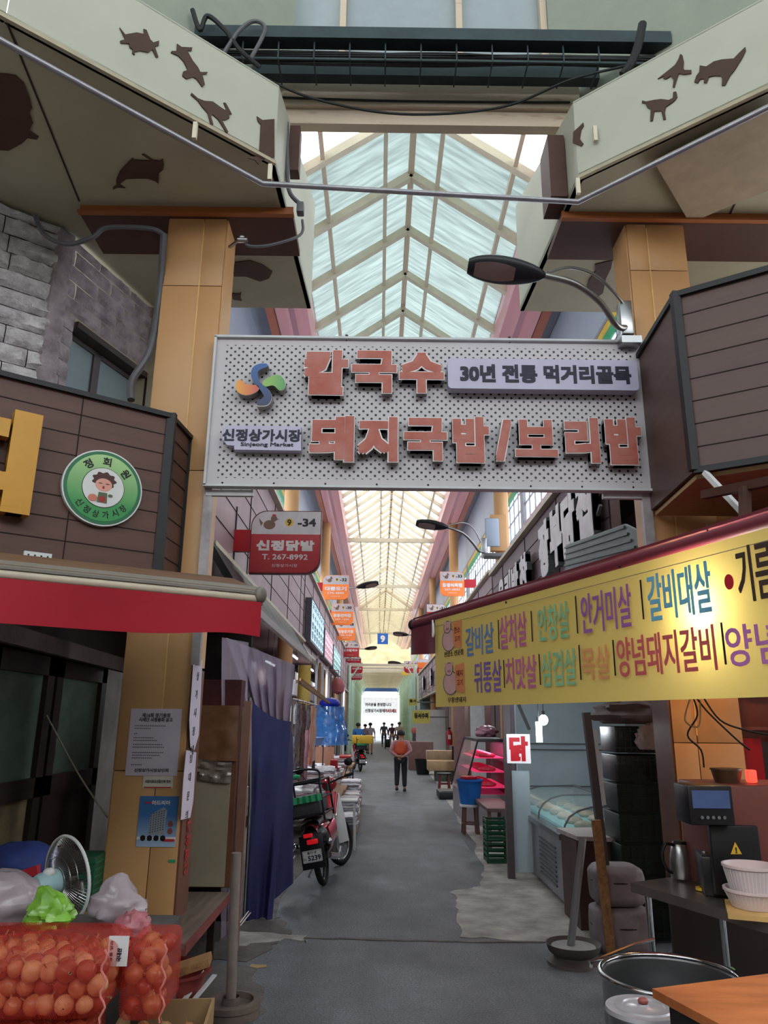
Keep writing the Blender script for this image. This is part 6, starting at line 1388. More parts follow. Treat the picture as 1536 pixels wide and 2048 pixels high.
b = B(); b.slab([K+zz*3.27-kn*.05, K+kd*3.2+zz*3.27-kn*.05, (5.2, 5.4, 3.27), (2.6, 5.42, 3.27), (2.09, 5.42, 3.27)], zz*.03); struct('ceiling_right_stall', b, mat('cream_slatted_soffit', 'c4a878', .6, stretch=(1, 8, 1), var=.1))
t = thing('awning_bracing', 'brown steel awning frame with a white brace under the right sign box', 'frame', (2.4, 4.3, 3.0))
b = B(); b.bar(pY(1408, 990, 4.3), pY(1600, 950, 3.6), .05, .05); part(t, 'crossbar', b, M_brown); b = B(); b.bar(pY(1490, 975, 3.95), pY(1490, 1075, 3.95), .05, .05); part(t, 'upright', b, M_brown); b = B(); b.bar(pY(1410, 945, 4.45), pY(1490, 1030, 4.2), .035, .03); part(t, 'white_brace', b, M_white, 'white brace')
b = B(); b.slab([(2.58, 5.5, 2.55), (4.5, 4.4, 2.55), (4.5, 4.4, 3.3), (2.58, 5.5, 3.3)], (0, .03, 0)); solo('corrugated_sheet', 'yellowish corrugated panel between the right gate pillar and the sign box', 'panel', b, mat('yellow_corrugated', 'b89c68', .6, stretch=(1, 1, 14), var=.25))

# ================================================================== YELLOW BANNER AND MAROON AWNING
Q1 = pZ(870, 1240, 2.45); Q2 = pZ(1536, 1055, 2.45); qd = (Q2-Q1).normalized(); qn = Vector((qd.y, -qd.x, 0)); QL = (Q2-Q1).length; ZB = 1.845
o_ = Q1.copy(); o_.z = 0; Mq2 = frame(o_, qd); qn = Mq2.to_3x3() @ Vector((0, 0, 1))
def bn_(px, py): p = pP(px, py, Q1, qn); return (p-o_).dot(qd), p.z
M_ban = mat('yellow_banner_cloth', 'ccb466', .5, var=.05, scale=1.2, translu=.30)
bnr = thing('menu_banner', 'long yellow menu banner listing cuts of meat in coloured Korean lettering', 'banner', Q1)
def bw(u, v): s = QL*1.28*u; return Vector((s, ZB+(2.45-ZB)*v, .006*sin(u*9)*sin(pi*v)))
b = B(Mq2); b.grid(bw, 60, 10); part(bnr, 'cloth', b, M_ban)
b = B(Mq2); b.box((QL*.64, 2.40, .010), (QL*1.27, .0025, .001)); part(bnr, 'stitch_line', b, M_inkp)
inks = dict(blue='5c7cac', mag='b4608c', teal='84b48c', pur='945a98', sky='6ca8c4', vio='74589c', org='d89460', red='c45a5c', lil='b870b0', dark='3a2a24')
def word(s, x0, y0, x1, y1, ink):
    xm0 = bn_(x0, (y0+y1)/2)[0]; xm1 = bn_(x1, (y0+y1)/2)[0]; xc = (x0+x1)/2; zt = bn_(xc, y0)[1]; zb = bn_(xc, y1)[1]
    b = B(Mq2); add_text(b, s, (xm0+xm1)/2, (zt+zb)/2, zt-zb, xm1-xm0, .0085, .0015, .009, 3); part(bnr, 'menu_word', b, mat('ink_'+ink, inks[ink], .5))
for w_ in (('갈비살', 934, 1250, 990, 1310, 'blue'), ('살치살', 1002, 1228, 1056, 1296, 'mag'), ('안창살', 1078, 1208, 1141, 1280, 'teal'), ('안거미살', 1165, 1178, 1267, 1262, 'pur'), ('갈비대살', 1298, 1135, 1428, 1235, 'sky'), ('기름없는', 1476, 1075, 1640, 1195, 'dark'),
           ('뒤통살', 951, 1322, 1006, 1385, 'vio'), ('치맛살', 1014, 1313, 1076, 1378, 'mag'), ('삼겹살', 1086, 1300, 1156, 1372, 'teal'), ('목살', 1166, 1292, 1223, 1360, 'org'), ('양념돼지갈비', 1237, 1262, 1436, 1348, 'red'), ('양념소', 1455, 1240, 1640, 1328, 'lil')): word(*w_)
b = B(Mq2)
for x, y0, y1 in ((999, 1240, 1298), (1065, 1222, 1284), (1154, 1192, 1268), (1284, 1160, 1240), (1010, 1320, 1376), (1081, 1308, 1370), (1161, 1290, 1360), (1229, 1280, 1352), (1446, 1245, 1330)):
    s0, zt = bn_(x, y0); _, zb = bn_(x, y1); b.box((s0, (zt+zb)/2, .0095), (.010, zt-zb, .001))
part(bnr, 'divider', b, M_ink, kind='stuff')
s0, z0 = bn_(1462, 1164); b = B(Mq2); b.prism(ell(s0, z0, .022, .030), .009, .011); part(bnr, 'red_dot', b, M_red)
def mascot(px0, py0, px1, py1, pig):
    xa, zt = bn_(px0, py0); xb, zb = bn_(px1, py1); w, h = xb-xa, zt-zb; L_ = lambda u, v: (xa+w*u, zb+h*v); skinp = mat('print_pinkish', 'c89c98', .5)
    sh = [('printed_outline', ell(*L_(.36, .36), w*.36, h*.37), M_inkp), ('printed_body', ell(*L_(.36, .36), w*.33, h*.34), skinp), ('printed_outline', ell(*L_(.30, .78), w*.20, h*.21), M_inkp), ('printed_head', ell(*L_(.30, .78), w*.17, h*.18), skinp),
          ('printed_ear', [L_(.14, .86), L_(.10, 1.0), L_(.26, .94)], skinp), ('printed_ear', [L_(.38, .94), L_(.50, 1.0), L_(.46, .84)], skinp), ('printed_snout', ell(*L_(.30, .72), w*.08, h*.04), mat('print_snout', 'a06c6c', .5)),
          ('printed_placard', [L_(.62, .12), L_(1.0, .02), L_(1.0, .92), L_(.58, .86)], mat('print_orange', 'd08050', .5))]
    for k, (nm, pts, m) in enumerate(sh): b = B(Mq2); b.prism(pts, .0085+.0004*k, .0095+.0004*k); part(bnr, nm, b, m)
    b = B(Mq2); add_text(b, '돼지' if pig else '한소', *L_(.81, .62), h*.2, w*.30, .0125, .0006, .02, 2); add_text(b, '고기', *L_(.81, .34), h*.18, w*.26, .0125, .0006, .02, 2); part(bnr, 'placard_lettering', b, mat('ink_brown', '8a3c28', .5))
mascot(886, 1244, 926, 1298, False); mascot(888, 1326, 932, 1388, True)
word('한양소 전문점', 891, 1301, 929, 1312, 'dark'); word('우황생돼지', 898, 1394, 934, 1405, 'dark')
b = B(Mq2)
for px_, py_ in ((1015, 1205), (1243, 1134)): s0, z0 = bn_(px_, py_); b.prism(ell(s0, z0, .008, .008, 10), .009, .012)
part(bnr, 'eyelet', b, M_blk, kind='stuff')
# maroon awning roller, tip valance and cloth
mr = thing('awning', 'maroon retractable awning whose front roller carries the yellow banner', 'awning', (Q1.x, Q1.y, 2.45))
M_mar = mat('maroon_awning', '6a2230', .55, var=.08); tip = pZ(818, 1252, 2.46)
b = B(); far_ = Q1+qd*QL*1.3; off = -qn*.035; b.tube([tip+zz*.01+off, far_+zz*.035+off], .034, 12); part(mr, 'front_roller', b, M_mar)
b = B(); b.ball(tip+zz*.01+off, (.04, .05, .045)); part(mr, 'end_cap', b, M_blk)
b = B(); e0, e1 = tip+off*.5, Q1+qd*.06+off*.5; b.grid(lambda u, v: e0.lerp(e1, u)+Vector((0, 0, -.02-(.20+.02*u)*v))+qn*.01*sin(u*9)*v, 14, 5, th=-qn*.003); part(mr, 'tip_valance', b, M_mar, 'maroon tip valance')
b = B(); bkL, bkR = Vector((2.0, 6.3, 3.0)), Vector((4.6, 3.6, 3.1)); b.slab([tip+zz*.05+off, far_+zz*.08+off, bkR, bkL], zz*.012); part(mr, 'awning_cloth', b, M_mar)
b = B()
for s_ in (.4, 2.4): p = tip+qd*s_; b.bar(p+off*2, p-qn*1.5+zz*.5, .035)
part(mr, 'folding_arm', b, M_grey)
b = B(); p = pP(868, 1260, Q1, qn)+qn*.01; b.tube(crv([p+zz*.07, p, p-zz*.05, p+qd*.02-zz*.02, p+qd*.01+zz*.05], 4), .006, 6); solo('tie_cord', 'white cord tying the left end of the yellow banner to the roller', 'cord', b, M_wink)
# bulb behind the banner
def bulb(p, label, power, col, r=.035, es=30, cordlen=.25, name='light_bulb', ecol='fff4dc'):
    t = thing(name, label, 'lamp', p); b = B(); b.ball(p, (r, r, r*1.15), 14, 10); part(t, 'globe', b, mat('glow_'+ecol, ecol, .3, emit=ecol, es=es), 'glowing globe')
    b = B(); b.cyl(p+zz*r, p+zz*(r+.05), .016, n=10); part(t, 'socket', b, M_blk); b = B(); b.cyl(p+zz*(r+.05), p+zz*(r+.05+cordlen), .004, n=6); part(t, 'cord', b, M_blk)
    l = bpy.data.lights.new('bulb_light', 'POINT'); l.energy = power; l.color = col; l.shadow_soft_size = r*1.3; o = bpy.data.objects.new('bulb_light', l); COL.objects.link(o); o.location = p; return t
hp = pP(1400, 1215, Q1, qn)-qn*.085
bulb(hp, 'bright bulb glowing through the yellow banner from behind', 48, (1, .95, .85), .03, 30, .28)
bulb(Vector((2.25, 4.95, 2.30)), 'warm bulb over the brown machine, lighting the right gate pillar orange', 26, (1, .55, .22), .035, 12, .4, ecol='ffb060')

# ================================================================== RIGHT FOREGROUND STALL
t = thing('dark_rail', 'dark steel rail with dangling wires under the yellow banner at the right', 'rail', pY(1440, 1390, 4.3)); a = pY(1357, 1388, 5.2); c = pY(1600, 1372, 4.2)
b = B(); b.bar(a, c, .07, .07); part(t, 'rail_bar', b, mat('rail_brownblack', '2e2824', .5))
for k_, pts in enumerate((((1385, 1392), (1395, 1430), (1375, 1470), (1402, 1500), (1408, 1535)), ((1390, 1392), (1412, 1420), (1440, 1448), (1480, 1485), (1500, 1500)), ((1405, 1392), (1440, 1440), (1490, 1460), (1540, 1470)), ((1382, 1392), (1370, 1440), (1398, 1452), (1400, 1400)))):
    b = B(); b.tube(crv([pY(x, y, 5.0) for x, y in pts], 5), .006, 6); part(t, 'dangling_wire', b, M_tar if k_ != 3 else M_card)
cA = Vector((1.49, 4.77, 0)); ca = Vector((.375, -.927, 0)); cb = Vector((.82, .45, 0)).normalized()
ct = thing('steel_counter', 'stainless steel counter with a drop-leaf front on the right, under the banner', 'counter', cA+ca*.8+cb*.4)
b = B(); b.slab([cA+zz*.80, cA+ca*1.9+zz*.80, cA+ca*1.9+cb*.75+zz*.80, cA+cb*.75+zz*.80], zz*.05); part(ct, 'top', b, mat('worn_stainless', '8c8480', .32, .8, var=.15, scale=4))
for q in (cA+ca*.08+cb*.06, cA+ca*1.7+cb*.06, cA+ca*.08+cb*.68, cA+ca*1.7+cb*.68): b = B(); b.cyl(q, q+zz*.80, .02, n=12); part(ct, 'leg', b, M_chrome)
b = B(); b.slab([cA+ca*.05+cb*.05+zz*.25, cA+ca*1.8+cb*.05+zz*.25, cA+ca*1.8+cb*.7+zz*.25, cA+ca*.05+cb*.7+zz*.25], zz*.02); part(ct, 'lower_shelf', b, M_stain)
b = B(); b.slab([cA+ca*.95+cb*.06+zz*.27, cA+ca*1.75+cb*.06+zz*.27, cA+ca*1.75+cb*.06+zz*.79, cA+ca*.95+cb*.06+zz*.79], cb*.02); part(ct, 'wood_panel', b, mat('pale_ply', 'a89468', .6, var=.1), 'pale plywood side panel')
# brown machine
mc_ = thing('vending_machine', 'brown countertop machine with a black display, panel and yellow warning triangle', 'machine', (2.15, 4.5, .85))
b = B(); b.box((2.17, 4.62, 1.14), (.62, .5, .56), bev=.012); part(mc_, 'cabinet', b, mat('machine_brown', '7a4440', .45, var=.08))
b = B(); b.box((1.79, 4.34, 1.33), (.24, .2, .20), bev=.008); o = part(mc_, 'display_head', b, M_black, 'black display head')
b = B(); b.box((1.79, 4.238, 1.36), (.2, .006, .09)); part(o, 'screen', b, mat('blue_screen', '3c4c70', .15, emit='5468a0', es=.15), 'bluish screen')
b = B()
for i in range(5): b.cyl((1.73+.03*i, 4.238, 1.27), (1.73+.03*i, 4.228, 1.27), .009, n=10)
part(o, 'button', b, M_chrome, kind='stuff')
b = B(); b.box((1.93, 4.33, 1.05), (.26, .04, .34), bev=.005); o = part(mc_, 'service_panel', b, M_black, 'black service panel')
b = B(); b.slab([(1.895, 4.308, 1.08), (1.955, 4.308, 1.08), (1.925, 4.308, 1.14)], (0, -.003, 0)); part(o, 'warning_triangle', b, M_yel, 'yellow warning triangle')
b = B(); add_text(b, '!', 0, 0, .03, None, .0, .002, .04, 2, M=None); b.bm.transform(frame((1.925, 4.304, 1.10), (1, 0, 0))); part(o, 'warning_mark', b, M_ink)
b = B(); b.lathe([(0, 0), (.07, 0), (.085, .07), (.09, .07), (.09, .08), (0, .075)], (2.05, 4.6, 1.42), 24); solo('tin_bowl', 'dark tin with a yellow rim on top of the brown machine', 'tin', b, mat('dark_tin', '5c4634', .4, .4))
b = B(); b.box((2.17, 4.55, 1.46), (.05, .05, .07), bev=.008); solo('red_indicator', 'small glowing red lamp on top of the brown machine', 'lamp', b, mat('red_glow', 'ff5040', .3, emit='ff4030', es=1.5))
# kettle, black unit, baskets
kp = pZ(1366, 1756, .86); t = thing('steel_kettle', 'stainless coffee carafe with a looped handle on the steel counter', 'kettle', kp)
b = B(); b.lathe([(0, 0), (.065, 0), (.07, .02), (.068, .10), (.055, .17), (.045, .19), (0, .195)], kp, 24); part(t, 'body', b, M_stain)
b = B(); b.tube(crv([kp+Vector((-.045, -.02, .185)), kp+Vector((-.10, -.03, .19)), kp+Vector((-.125, -.03, .12)), kp+Vector((-.10, -.03, .05)), kp+Vector((-.06, -.01, .03))], 5), .010, 8); part(t, 'handle', b, M_black); b = B(); b.lathe([(0, .02), (.04, .015), (.048, 0)], kp+zz*.19, 18); part(t, 'lid', b, M_black)
kp2 = kp+Vector((.14, -.06, 0)); b = B(); b.lathe([(0, 0), (.06, 0), (.065, .02), (.062, .14), (.05, .18), (0, .185)], kp2, 24); t = thing('steel_kettle', 'second coffee carafe with a black handle behind the black unit', 'kettle', kp2); part(t, 'body', b, M_stain)
b = B(); b.tube(crv([kp2+Vector((-.04, -.03, .18)), kp2+Vector((-.08, -.05, .17)), kp2+Vector((-.085, -.05, .09)), kp2+Vector((-.06, -.03, .03))], 5), .009, 8); part(t, 'handle', b, M_black)
p = pZ(1440, 1790, .85)+Vector((.03, .06, 0)); t = thing('coffee_unit', 'low black countertop unit with knobs beside the carafes', 'appliance', p); b = B(); b.box(p+zz*.10, (.20, .26, .20), rz=-.25, bev=.01); part(t, 'body', b, M_black)
b = B()
for i in range(4): b.lathe([(0, .012), (.016, .01), (.018, 0)], p+Vector((-.06+.035*i, -.02*i+.02, .20)), 12)
part(t, 'knob', b, M_chrome, kind='stuff'); b = B(); b.box(p+Vector((.0, -.14, .07)), (.10, .004, .05), rz=-.25); part(t, 'label_plate', b, M_grey)
b = B(); b.bar(p+Vector((.03, -.12, .225)), p+Vector((.15, -.16, .235)), .014); solo('ladle_handle', 'red-handled utensil lying on the black countertop unit', 'utensil', b, M_red)
def basket(label, c, r, h):
    t = thing('white_basket', label, 'basket', c)
    b = B(); b.lathe([(0, .004), (r*.78, .004), (r*.97, h), (r*1.06, h), (r*1.06, h-.012), (r*1.0, h-.016), (r*.80, -.0), (0, 0)], c, 40); part(t, 'bowl', b, M_basket)
    b = B()
    for i in range(44): a_ = 2*pi*i/44; b.bar(Vector(c)+Vector((r*.80*cos(a_), r*.80*sin(a_), .012)), Vector(c)+Vector((r*.985*cos(a_), r*.985*sin(a_), h-.02)), .004, .006)
    part(t, 'rib', b, M_white, kind='stuff')
M_basket = mat('pinkish_white_plastic', 'd0c0c4', .4, var=.03)
bp = pZ(1512, 1825, .85); basket('lower white ribbed basket on the counter at the right edge', (bp.x, bp.y, .875), .135, .085); basket('upper white ribbed basket nested in the other at the right edge', (bp.x-.0, bp.y, .93), .13, .14)
b = B(); b.box((bp.x+.05, bp.y-.05, .862), (.40, .34, .022), rz=-.38); solo('cutting_board', 'pale wooden board under the white baskets', 'board', b, mat('pale_board', 'c8a468', .6))
p = pZ(1405, 1780, .855); b = B(); b.lathe([(.018, 0), (.036, 0), (.036, .014), (.018, .014), (.018, 0)], p, 20); solo('tape_roll', 'small yellow tape roll on the steel counter', 'tape', b, M_yel)
# things behind the machine, right of the pillar
t = thing('wall_shelf', 'reddish-brown wall shelf holding small bottles, at the right edge', 'shelf', (3.0, 5.6, 1.6)); b = B(); b.box((3.05, 5.75, 2.0), (.7, .04, .75)); part(t, 'backboard', b, mat('shelf_redbrown', '7c4238', .5))
for z in (1.72, 1.98, 2.2): b = B(); b.box((3.05, 5.66, z), (.7, .16, .02)); part(t, 'board', b, MATS['shelf_redbrown'])
for i, (x, z) in enumerate(((2.86, 1.99), (2.95, 1.99), (3.05, 1.99), (2.9, 2.21), (3.02, 2.21))): b = B(); b.lathe([(0, 0), (.02, 0), (.02, .06), (.008, .075), (.008, .09), (0, .09)], (x, 5.64, z), 12); solo('small_bottle', 'small white-capped bottle on the reddish wall shelf, %s from the left' % ('lower first', 'lower second', 'lower third', 'upper first', 'upper second')[i], 'bottle', b, M_white)
b = B(); b.box((2.74, 5.72, 1.3), (.16, .05, .7)); solo('red_board', 'red upright board just right of the orange-lit pillar', 'board', b, M_red)
for i, x in enumerate((2.88, 2.99)): b = B(); b.cyl((x, 5.62, .4), (x+.03, 5.68, 1.66), .03, n=10); solo('paper_roll', ('cream', 'pale pink')[i]+' upright roll standing beside the red board', 'roll', b, M_cream if i == 0 else M_basket)
b = B(); b.box((3.22, 5.7, 1.42), (.34, .04, .36)); t = thing('framed_notice', 'framed notice leaning behind the brown machine', 'frame', (3.22, 5.7, 1.24)); part(t, 'frame_board', b, M_grey); b = B(); b.box((3.22, 5.675, 1.36), (.26, .01, .16)); part(t, 'card', b, M_basket)
b = B(); add_text(b, '영업신고증', 0, 0, .04, .24, 0, .003, .02, 2); b.bm.transform(frame((3.22, 5.672, 1.52), (1, 0, 0))); part(t, 'lettering', b, M_wink)
wall('wall_right_stall', (3.0, 5.8, 0), (4.8, 5.9, 3.27), mat('stall_wall_warm', '7c5c40', .7, var=.15))
b = B(); b.box((3.1, 5.5, .8), (.9, .3, 1.0)); solo('back_cabinet', 'dull red-brown cabinet behind the machine at the right edge', 'cabinet', b, MATS['shelf_redbrown'])
# big steel pot, lid, orange board
pc = Vector((1.40, 3.98, 0)); t = thing('steel_drum', 'large open stainless pot with a thick rolled rim at the lower right', 'pot', pc)
b = B(); b.lathe([(.0, .08), (.30, .08), (.31, .1), (.315, .58), (.325, .60), (.305, .585), (.29, .1), (0, .095)], pc, 48); part(t, 'pot_body', b, M_stain)
b = B(); b.tube([pc+Vector((.32*cos(2*pi*i/56), .32*sin(2*pi*i/56), .60)) for i in range(56)], .014, 10, closed=True); part(t, 'rolled_rim', b, M_chrome)
for a_ in (2.4, 3.9, 5.4, .9): b = B(); b.cyl(pc+Vector((.29*cos(a_), .29*sin(a_), 0)), pc+Vector((.29*cos(a_), .29*sin(a_), .12)), .018, n=8); part(t, 'foot', b, M_stain)
b = B(); b.tube([pc+Vector((.20*cos(a_), .20*sin(a_), .02)) for a_ in (2.6, 3.0, 3.4)], .01, 6); 
bag('dark_bag', 'dark blue bag sitting inside the large steel pot', (1.46, 4.0, .30), (.19, .18, .16), mat('dark_blue_bag', '20283a', .5), 2, .2, seed=21, cat='bag')
b = B(); b.tube([pc+Vector((-.36, .05, .62)), pc+Vector((-.33, .18, .60)), pc+Vector((-.05, .34, .64)), pc+Vector((.06, .36, .66))], .009, 6); solo('wire_hook', 'bent steel wire resting on the far rim of the large pot', 'wire', b, M_chrome)
lc = Vector((1.10, 3.47, 0)); t = thing('lidded_pot', 'steel pot with a pale concentric-ringed lid at the bottom right', 'pot', lc); b = B(); b.lathe([(0, .3), (.135, .3), (.14, .32), (.142, .60), (.150, .605), (.15, .615)], lc, 40); part(t, 'pot_body', b, M_stain)
b = B(); b.lathe([(.155, .615), (.15, .63), (.12, .632), (.115, .638), (.085, .638), (.08, .632), (.03, .634), (.02, .642), (0, .642)], lc, 40); o = part(t, 'lid', b, mat('pale_lid', 'a8a4ac', .3, .3), 'pale lid')
b = B(); b.ball(lc+zz*.652, (.022, .018, .014)); part(o, 'lid_knob', b, mat('knob_redbrown', '8a4a40', .4)); b = B(); b.box(lc+zz*.15, (.3, .3, .3)); solo('carton', 'dark carton carrying the lidded pot at the bottom right', 'box', b, M_dark)
b = B(); b.slab([(1.02, 3.10, .78), (1.60, 3.30, .78), (1.9, 2.5, .78), (1.25, 2.35, .78)], zz*.03); t = thing('wooden_table', 'orange-brown wooden table top at the bottom right corner', 'table', (1.4, 2.8, 0)); part(t, 'top', b, mat('orange_board', 'b86c3c', .45, col2='96522c', scale=4, stretch=(1, 4, 1)))
b = B(); b.slab([(1.06, 3.05, .70), (1.56, 3.22, .70), (1.8, 2.5, .70), (1.27, 2.4, .70)], zz*.08); part(t, 'apron', b, M_blk)
for x, y in ((1.12, 3.02), (1.52, 3.15), (1.72, 2.58), (1.32, 2.46)): b = B(); b.box((x, y, .35), (.05, .05, .7)); part(t, 'leg', b, M_blk)
# baskets and bags under the counter
gp = Vector((1.84, 4.35, .27)); t = thing('green_basket', 'green plastic basket with tools and bags on the shelf under the steel counter', 'basket', gp)
b = B(Matrix.Translation(gp) @ Matrix.Rotation(-.4, 4, 'Z')); g_ = mat('basket_green', '1f9468', .4); b.lathe([(0, .01), (.10, .01), (.15, .17), (.165, .17), (.165, .16), (.155, .155), (.11, 0), (0, 0)], n=4, a0=pi/4, a1=pi/4+2*pi); part(t, 'tub', b, g_)
b = B(); b.bar(gp+Vector((-.06, .0, .12)), gp+Vector((.0, -.05, .27)), .02); part(t, 'brush_handle', b, mat('pale_green', '8cb86c', .4))
bag('plastic_bag', 'crumpled clear plastic bag stuffed beside the green basket', (1.95, 4.12, .37), (.11, .09, .10), mat('aqua_film', '8cb4b4', .2, alpha=.7), 3, .3, seed=31); bag('plastic_bag', 'grey plastic bag on the shelf under the counter', (1.66, 4.55, .34), (.10, .09, .08), M_cbag, 3, .3, seed=32)
# parasol base with leaning pole
sb_ = Vector((1.50, 6.30, 0)); t = thing('parasol_base', 'round wheel-like parasol base with a leaning grey pole on the right', 'parasol base', sb_)
b = B(); b.lathe([(0, .11), (.17, .11), (.20, .14), (.205, .14), (.19, .09), (.15, .06), (.15, .04), (.20, .02), (.205, 0), (0, 0)], sb_, 32); part(t, 'wheel_rim', b, mat('rim_dark', '4c4442', .6)); b = B(); b.lathe([(0, .125), (.165, .12)], sb_, 28); part(t, 'concrete_fill', b, mat('fill_grey', '8c8a8c', .7), 'pale fill')
b = B(); b.tube([sb_+Vector((-.02, 0, .12)), sb_+Vector((.15, .12, .86))], .03, 12); part(t, 'leaning_pole', b, M_grey)
M_sack = mat('sack_mauve', '7c7074', .6, var=.2, bump=.4, bscale=8)
def sack(label, c, d, seed):
    c = Vector(c)
    def f(u, v):
        th = 2*pi*u; ph = -pi/2+pi*v; sg_ = lambda a, p: math.copysign(abs(a)**p, a); e = .42
        k = 1+.06*nzf(cos(th)*2+seed, sin(th)*2, ph*2)
        return c+Vector((d[0]/2*sg_(cos(ph), e)*sg_(cos(th), e)*k, d[1]/2*sg_(cos(ph), e)*sg_(sin(th), e)*k, d[2]/2*sg_(sin(ph), e)))
    b = B(); b.grid(f, 40, 24); t = thing('grey_sack', label, 'sack', c-zz*d[2]/2); part(t, 'wrapping', b, M_sack); b = B(); b.tube([c+Vector((d[0]*.505*cos(a), d[1]*.505*sin(a), .03)) for a in [2*pi*i/20 for i in range(20)]], .006, 6, closed=True); part(t, 'tie_cord', b, M_blk)
sack('upper grey wrapped sack beside the parasol base', (1.93, 6.55, .505), (.40, .34, .30), 1); sack('lower grey wrapped sack on the ground beside the parasol base', (1.95, 6.58, .18), (.46, .38, .35), 5)
b = B(); b.box((2.42, 5.36, .40), (1.0, .03, .80)); solo('shade_board', 'dark sheet standing in for shade behind the steel counter at the pillar foot', 'board', b, M_darkbrown)  # added dark sheet in place of the shade under the counter
t = thing('slab_counter', 'brown counter with a pale stone slab top, nearest the display case end', 'counter', (2.0, 7.4, 0)); b = B(); b.box((2.02, 7.5, .36), (.46, .6, .72)); part(t, 'body', b, mat('dark_redwood', '4c3430', .6, var=.2)); b = B(); b.slab([(1.74, 7.75, .73), (1.80, 7.2, .73), (2.3, 7.1, .73), (2.3, 7.85, .73)], zz*.035); part(t, 'slab_top', b, mat('pale_slab', 'b4a8a4', .4), 'pale slab')
# tall dark crate stack with netting and tarp
rk = thing('crate_stack', 'tall stack of black and dark green crates wrapped in netting beside the gate pillar', 'crates', (2.33, 7.0, 0))
for i in range(7):
    z0 = .02+i*.245; w_ = .50-(.03 if i > 4 else 0); b = B(); b.box((2.34, 7.1, z0+.12), (w_, .46, .225), bev=.01); o = part(rk, 'crate', b, M_gcr2 if i < 5 else M_black)
    b = B()
    for k in range(9): b.box((2.34-w_/2+.03+k*(w_-.06)/8, 6.865, z0+.12), (.014, .012, .20))
    for k in range(3): b.box((2.34, 6.862, z0+.05+k*.07), (w_, .010, .012))
    part(o, 'slat', b, mat('crate_slat_dark', '26322e', .5), kind='stuff')
b = B(); b.grid(lambda u, v: Vector((2.07+.55*u, 6.82-.03*abs(nzf(u*4, v*6, 3)), 1.30*v+.1)), 14, 20); part(rk, 'netting', b, mat('green_netting', '1c2c26', .6, alpha=.55))
bag('tarp_bundle', 'grey-brown crumpled tarp heaped over the tall crate stack', (2.33, 6.95, 1.84), (.36, .26, .13), mat('tarp_greybrown', '6a5c5c', .45, var=.2), 2.2, .35, 'tarp', seed=51)
bag('white_bag', 'white plastic bag hanging under the crumpled tarp', (2.38, 6.74, 1.62), (.13, .05, .12), mat('white_bag', 'b4acb4', .3), 3, .3, seed=52)
b = B(); b.bar(pY(1172, 1425, 6.5), pY(1228, 1880, 6.5), .06, .06, up=(0, 1, 0)); solo('leaning_post', 'dark grey post leaning in front of the tall crate stack', 'post', b, mat('post_dark', '4a4448', .5))
b = B(); b.bar(pY(1189, 1460, 6.52), pY(1209, 1610, 6.52), .025, .02, up=(0, 1, 0)); solo('white_strip', 'thin white strip beside the leaning dark post', 'strip', b, M_white)
b = B(); b.bar(pY(1192, 1640, 6.35), pY(1222, 1905, 6.35), .07, .03, up=(0, 1, 0)); solo('leaning_board', 'brown board leaning at the foot of the dark post', 'board', b, M_wood)
wall('wall_right_stack_back', (2.62, 6.6, 0), (3.4, 6.7, 3.27), M_darkbrown)

# ================================================================== RIGHT MID-GROUND SHOPS
wall('wall_chicken_shop', (1.95, 10.9, 0), (3.5, 11.0, 3.2), mat('pale_blue_wall', 'c8d8e2', .5, var=.08, scale=2))
b = B()
for z in (.9, 1.38, 1.46): b.box((2.7, 10.89, z), (1.5, .01, .015))
solo('wall_rail', 'thin grey rails across the pale blue wall of the chicken shop', 'rail', b, M_grey)
dc = thing('display_case', 'refrigerated display case with a curved glass front, under the hanging bulbs', 'display case', (2.2, 9.2, 0)); DX, D0, D1 = 1.84, 7.95, 10.4
b = B(); b.box((DX+.40, (D0+D1)/2, .35), (.78, D1-D0, .62), bev=.012); part(dc, 'cabinet', b, mat('case_grey', '94949c', .4, .2))
b = B()
for i in range(9): b.box((DX+.005, D0+.75, .14+i*.045), (.02, .8, .018))
part(dc, 'vent_louver', b, M_grey, kind='stuff'); b = B(); b.box((DX+.0, (D0+D1)/2, .655), (.07, D1-D0+.02, .05)); b.box((DX+.40, D0-.01, .655), (.80, .04, .05)); part(dc, 'rim', b, M_stain, 'steel rim')
arc = [(DX+.02, .68), (DX+.03, .76), (DX+.08, .84), (DX+.17, .90), (DX+.30, .935), (DX+.75, .95)]
b = B(); b.grid(lambda u, v: Vector((arc[round(u*5)][0], D0+.02+(D1-D0-.04)*v, arc[round(u*5)][1])), 5, 4, th=(.006, 0, -.004)); part(dc, 'curved_glass', b, M_gl, 'curved glass')
for y in (D0, D1): b = B(); b.slab([(x, y, z) for x, z in arc]+[(DX+.75, y, .68)], (0, .006, 0)); part(dc, 'end_glass', b, M_gl)
b = B()
for y in (D0, (D0+D1)/2, D1): b.tube([(x, y, z) for x, z in arc], .010, 6)
b.tube([(DX+.75, D0, .95), (DX+.75, D1, .95)], .015, 8); part(dc, 'glass_trim', b, M_grey)
b = B(); b.box((DX+.42, (D0+D1)/2, .69), (.66, D1-D0-.1, .03)); part(dc, 'tray', b, mat('tray_aqua', '9cd0d4', .3, emit='80c8d0', es=.12), 'aqua-lit tray')
random.seed(9)
for i in range(12): o = None; b = B(); b.ball((DX+.28+.3*(i % 2), D0+.25+.19*i, .735), (.10, .08, .045), 12, 8); solo('poultry_tray', 'pale wrapped poultry in the display case, place %s from the near end' % ('one', 'two', 'three', 'four', 'five', 'six', 'seven', 'eight', 'nine', 'ten', 'eleven', 'twelve')[i], 'meat', b, mat('pale_poultry', 'c8b4a0', .35, var=.15, scale=8), 'wrapped poultry in the display case')
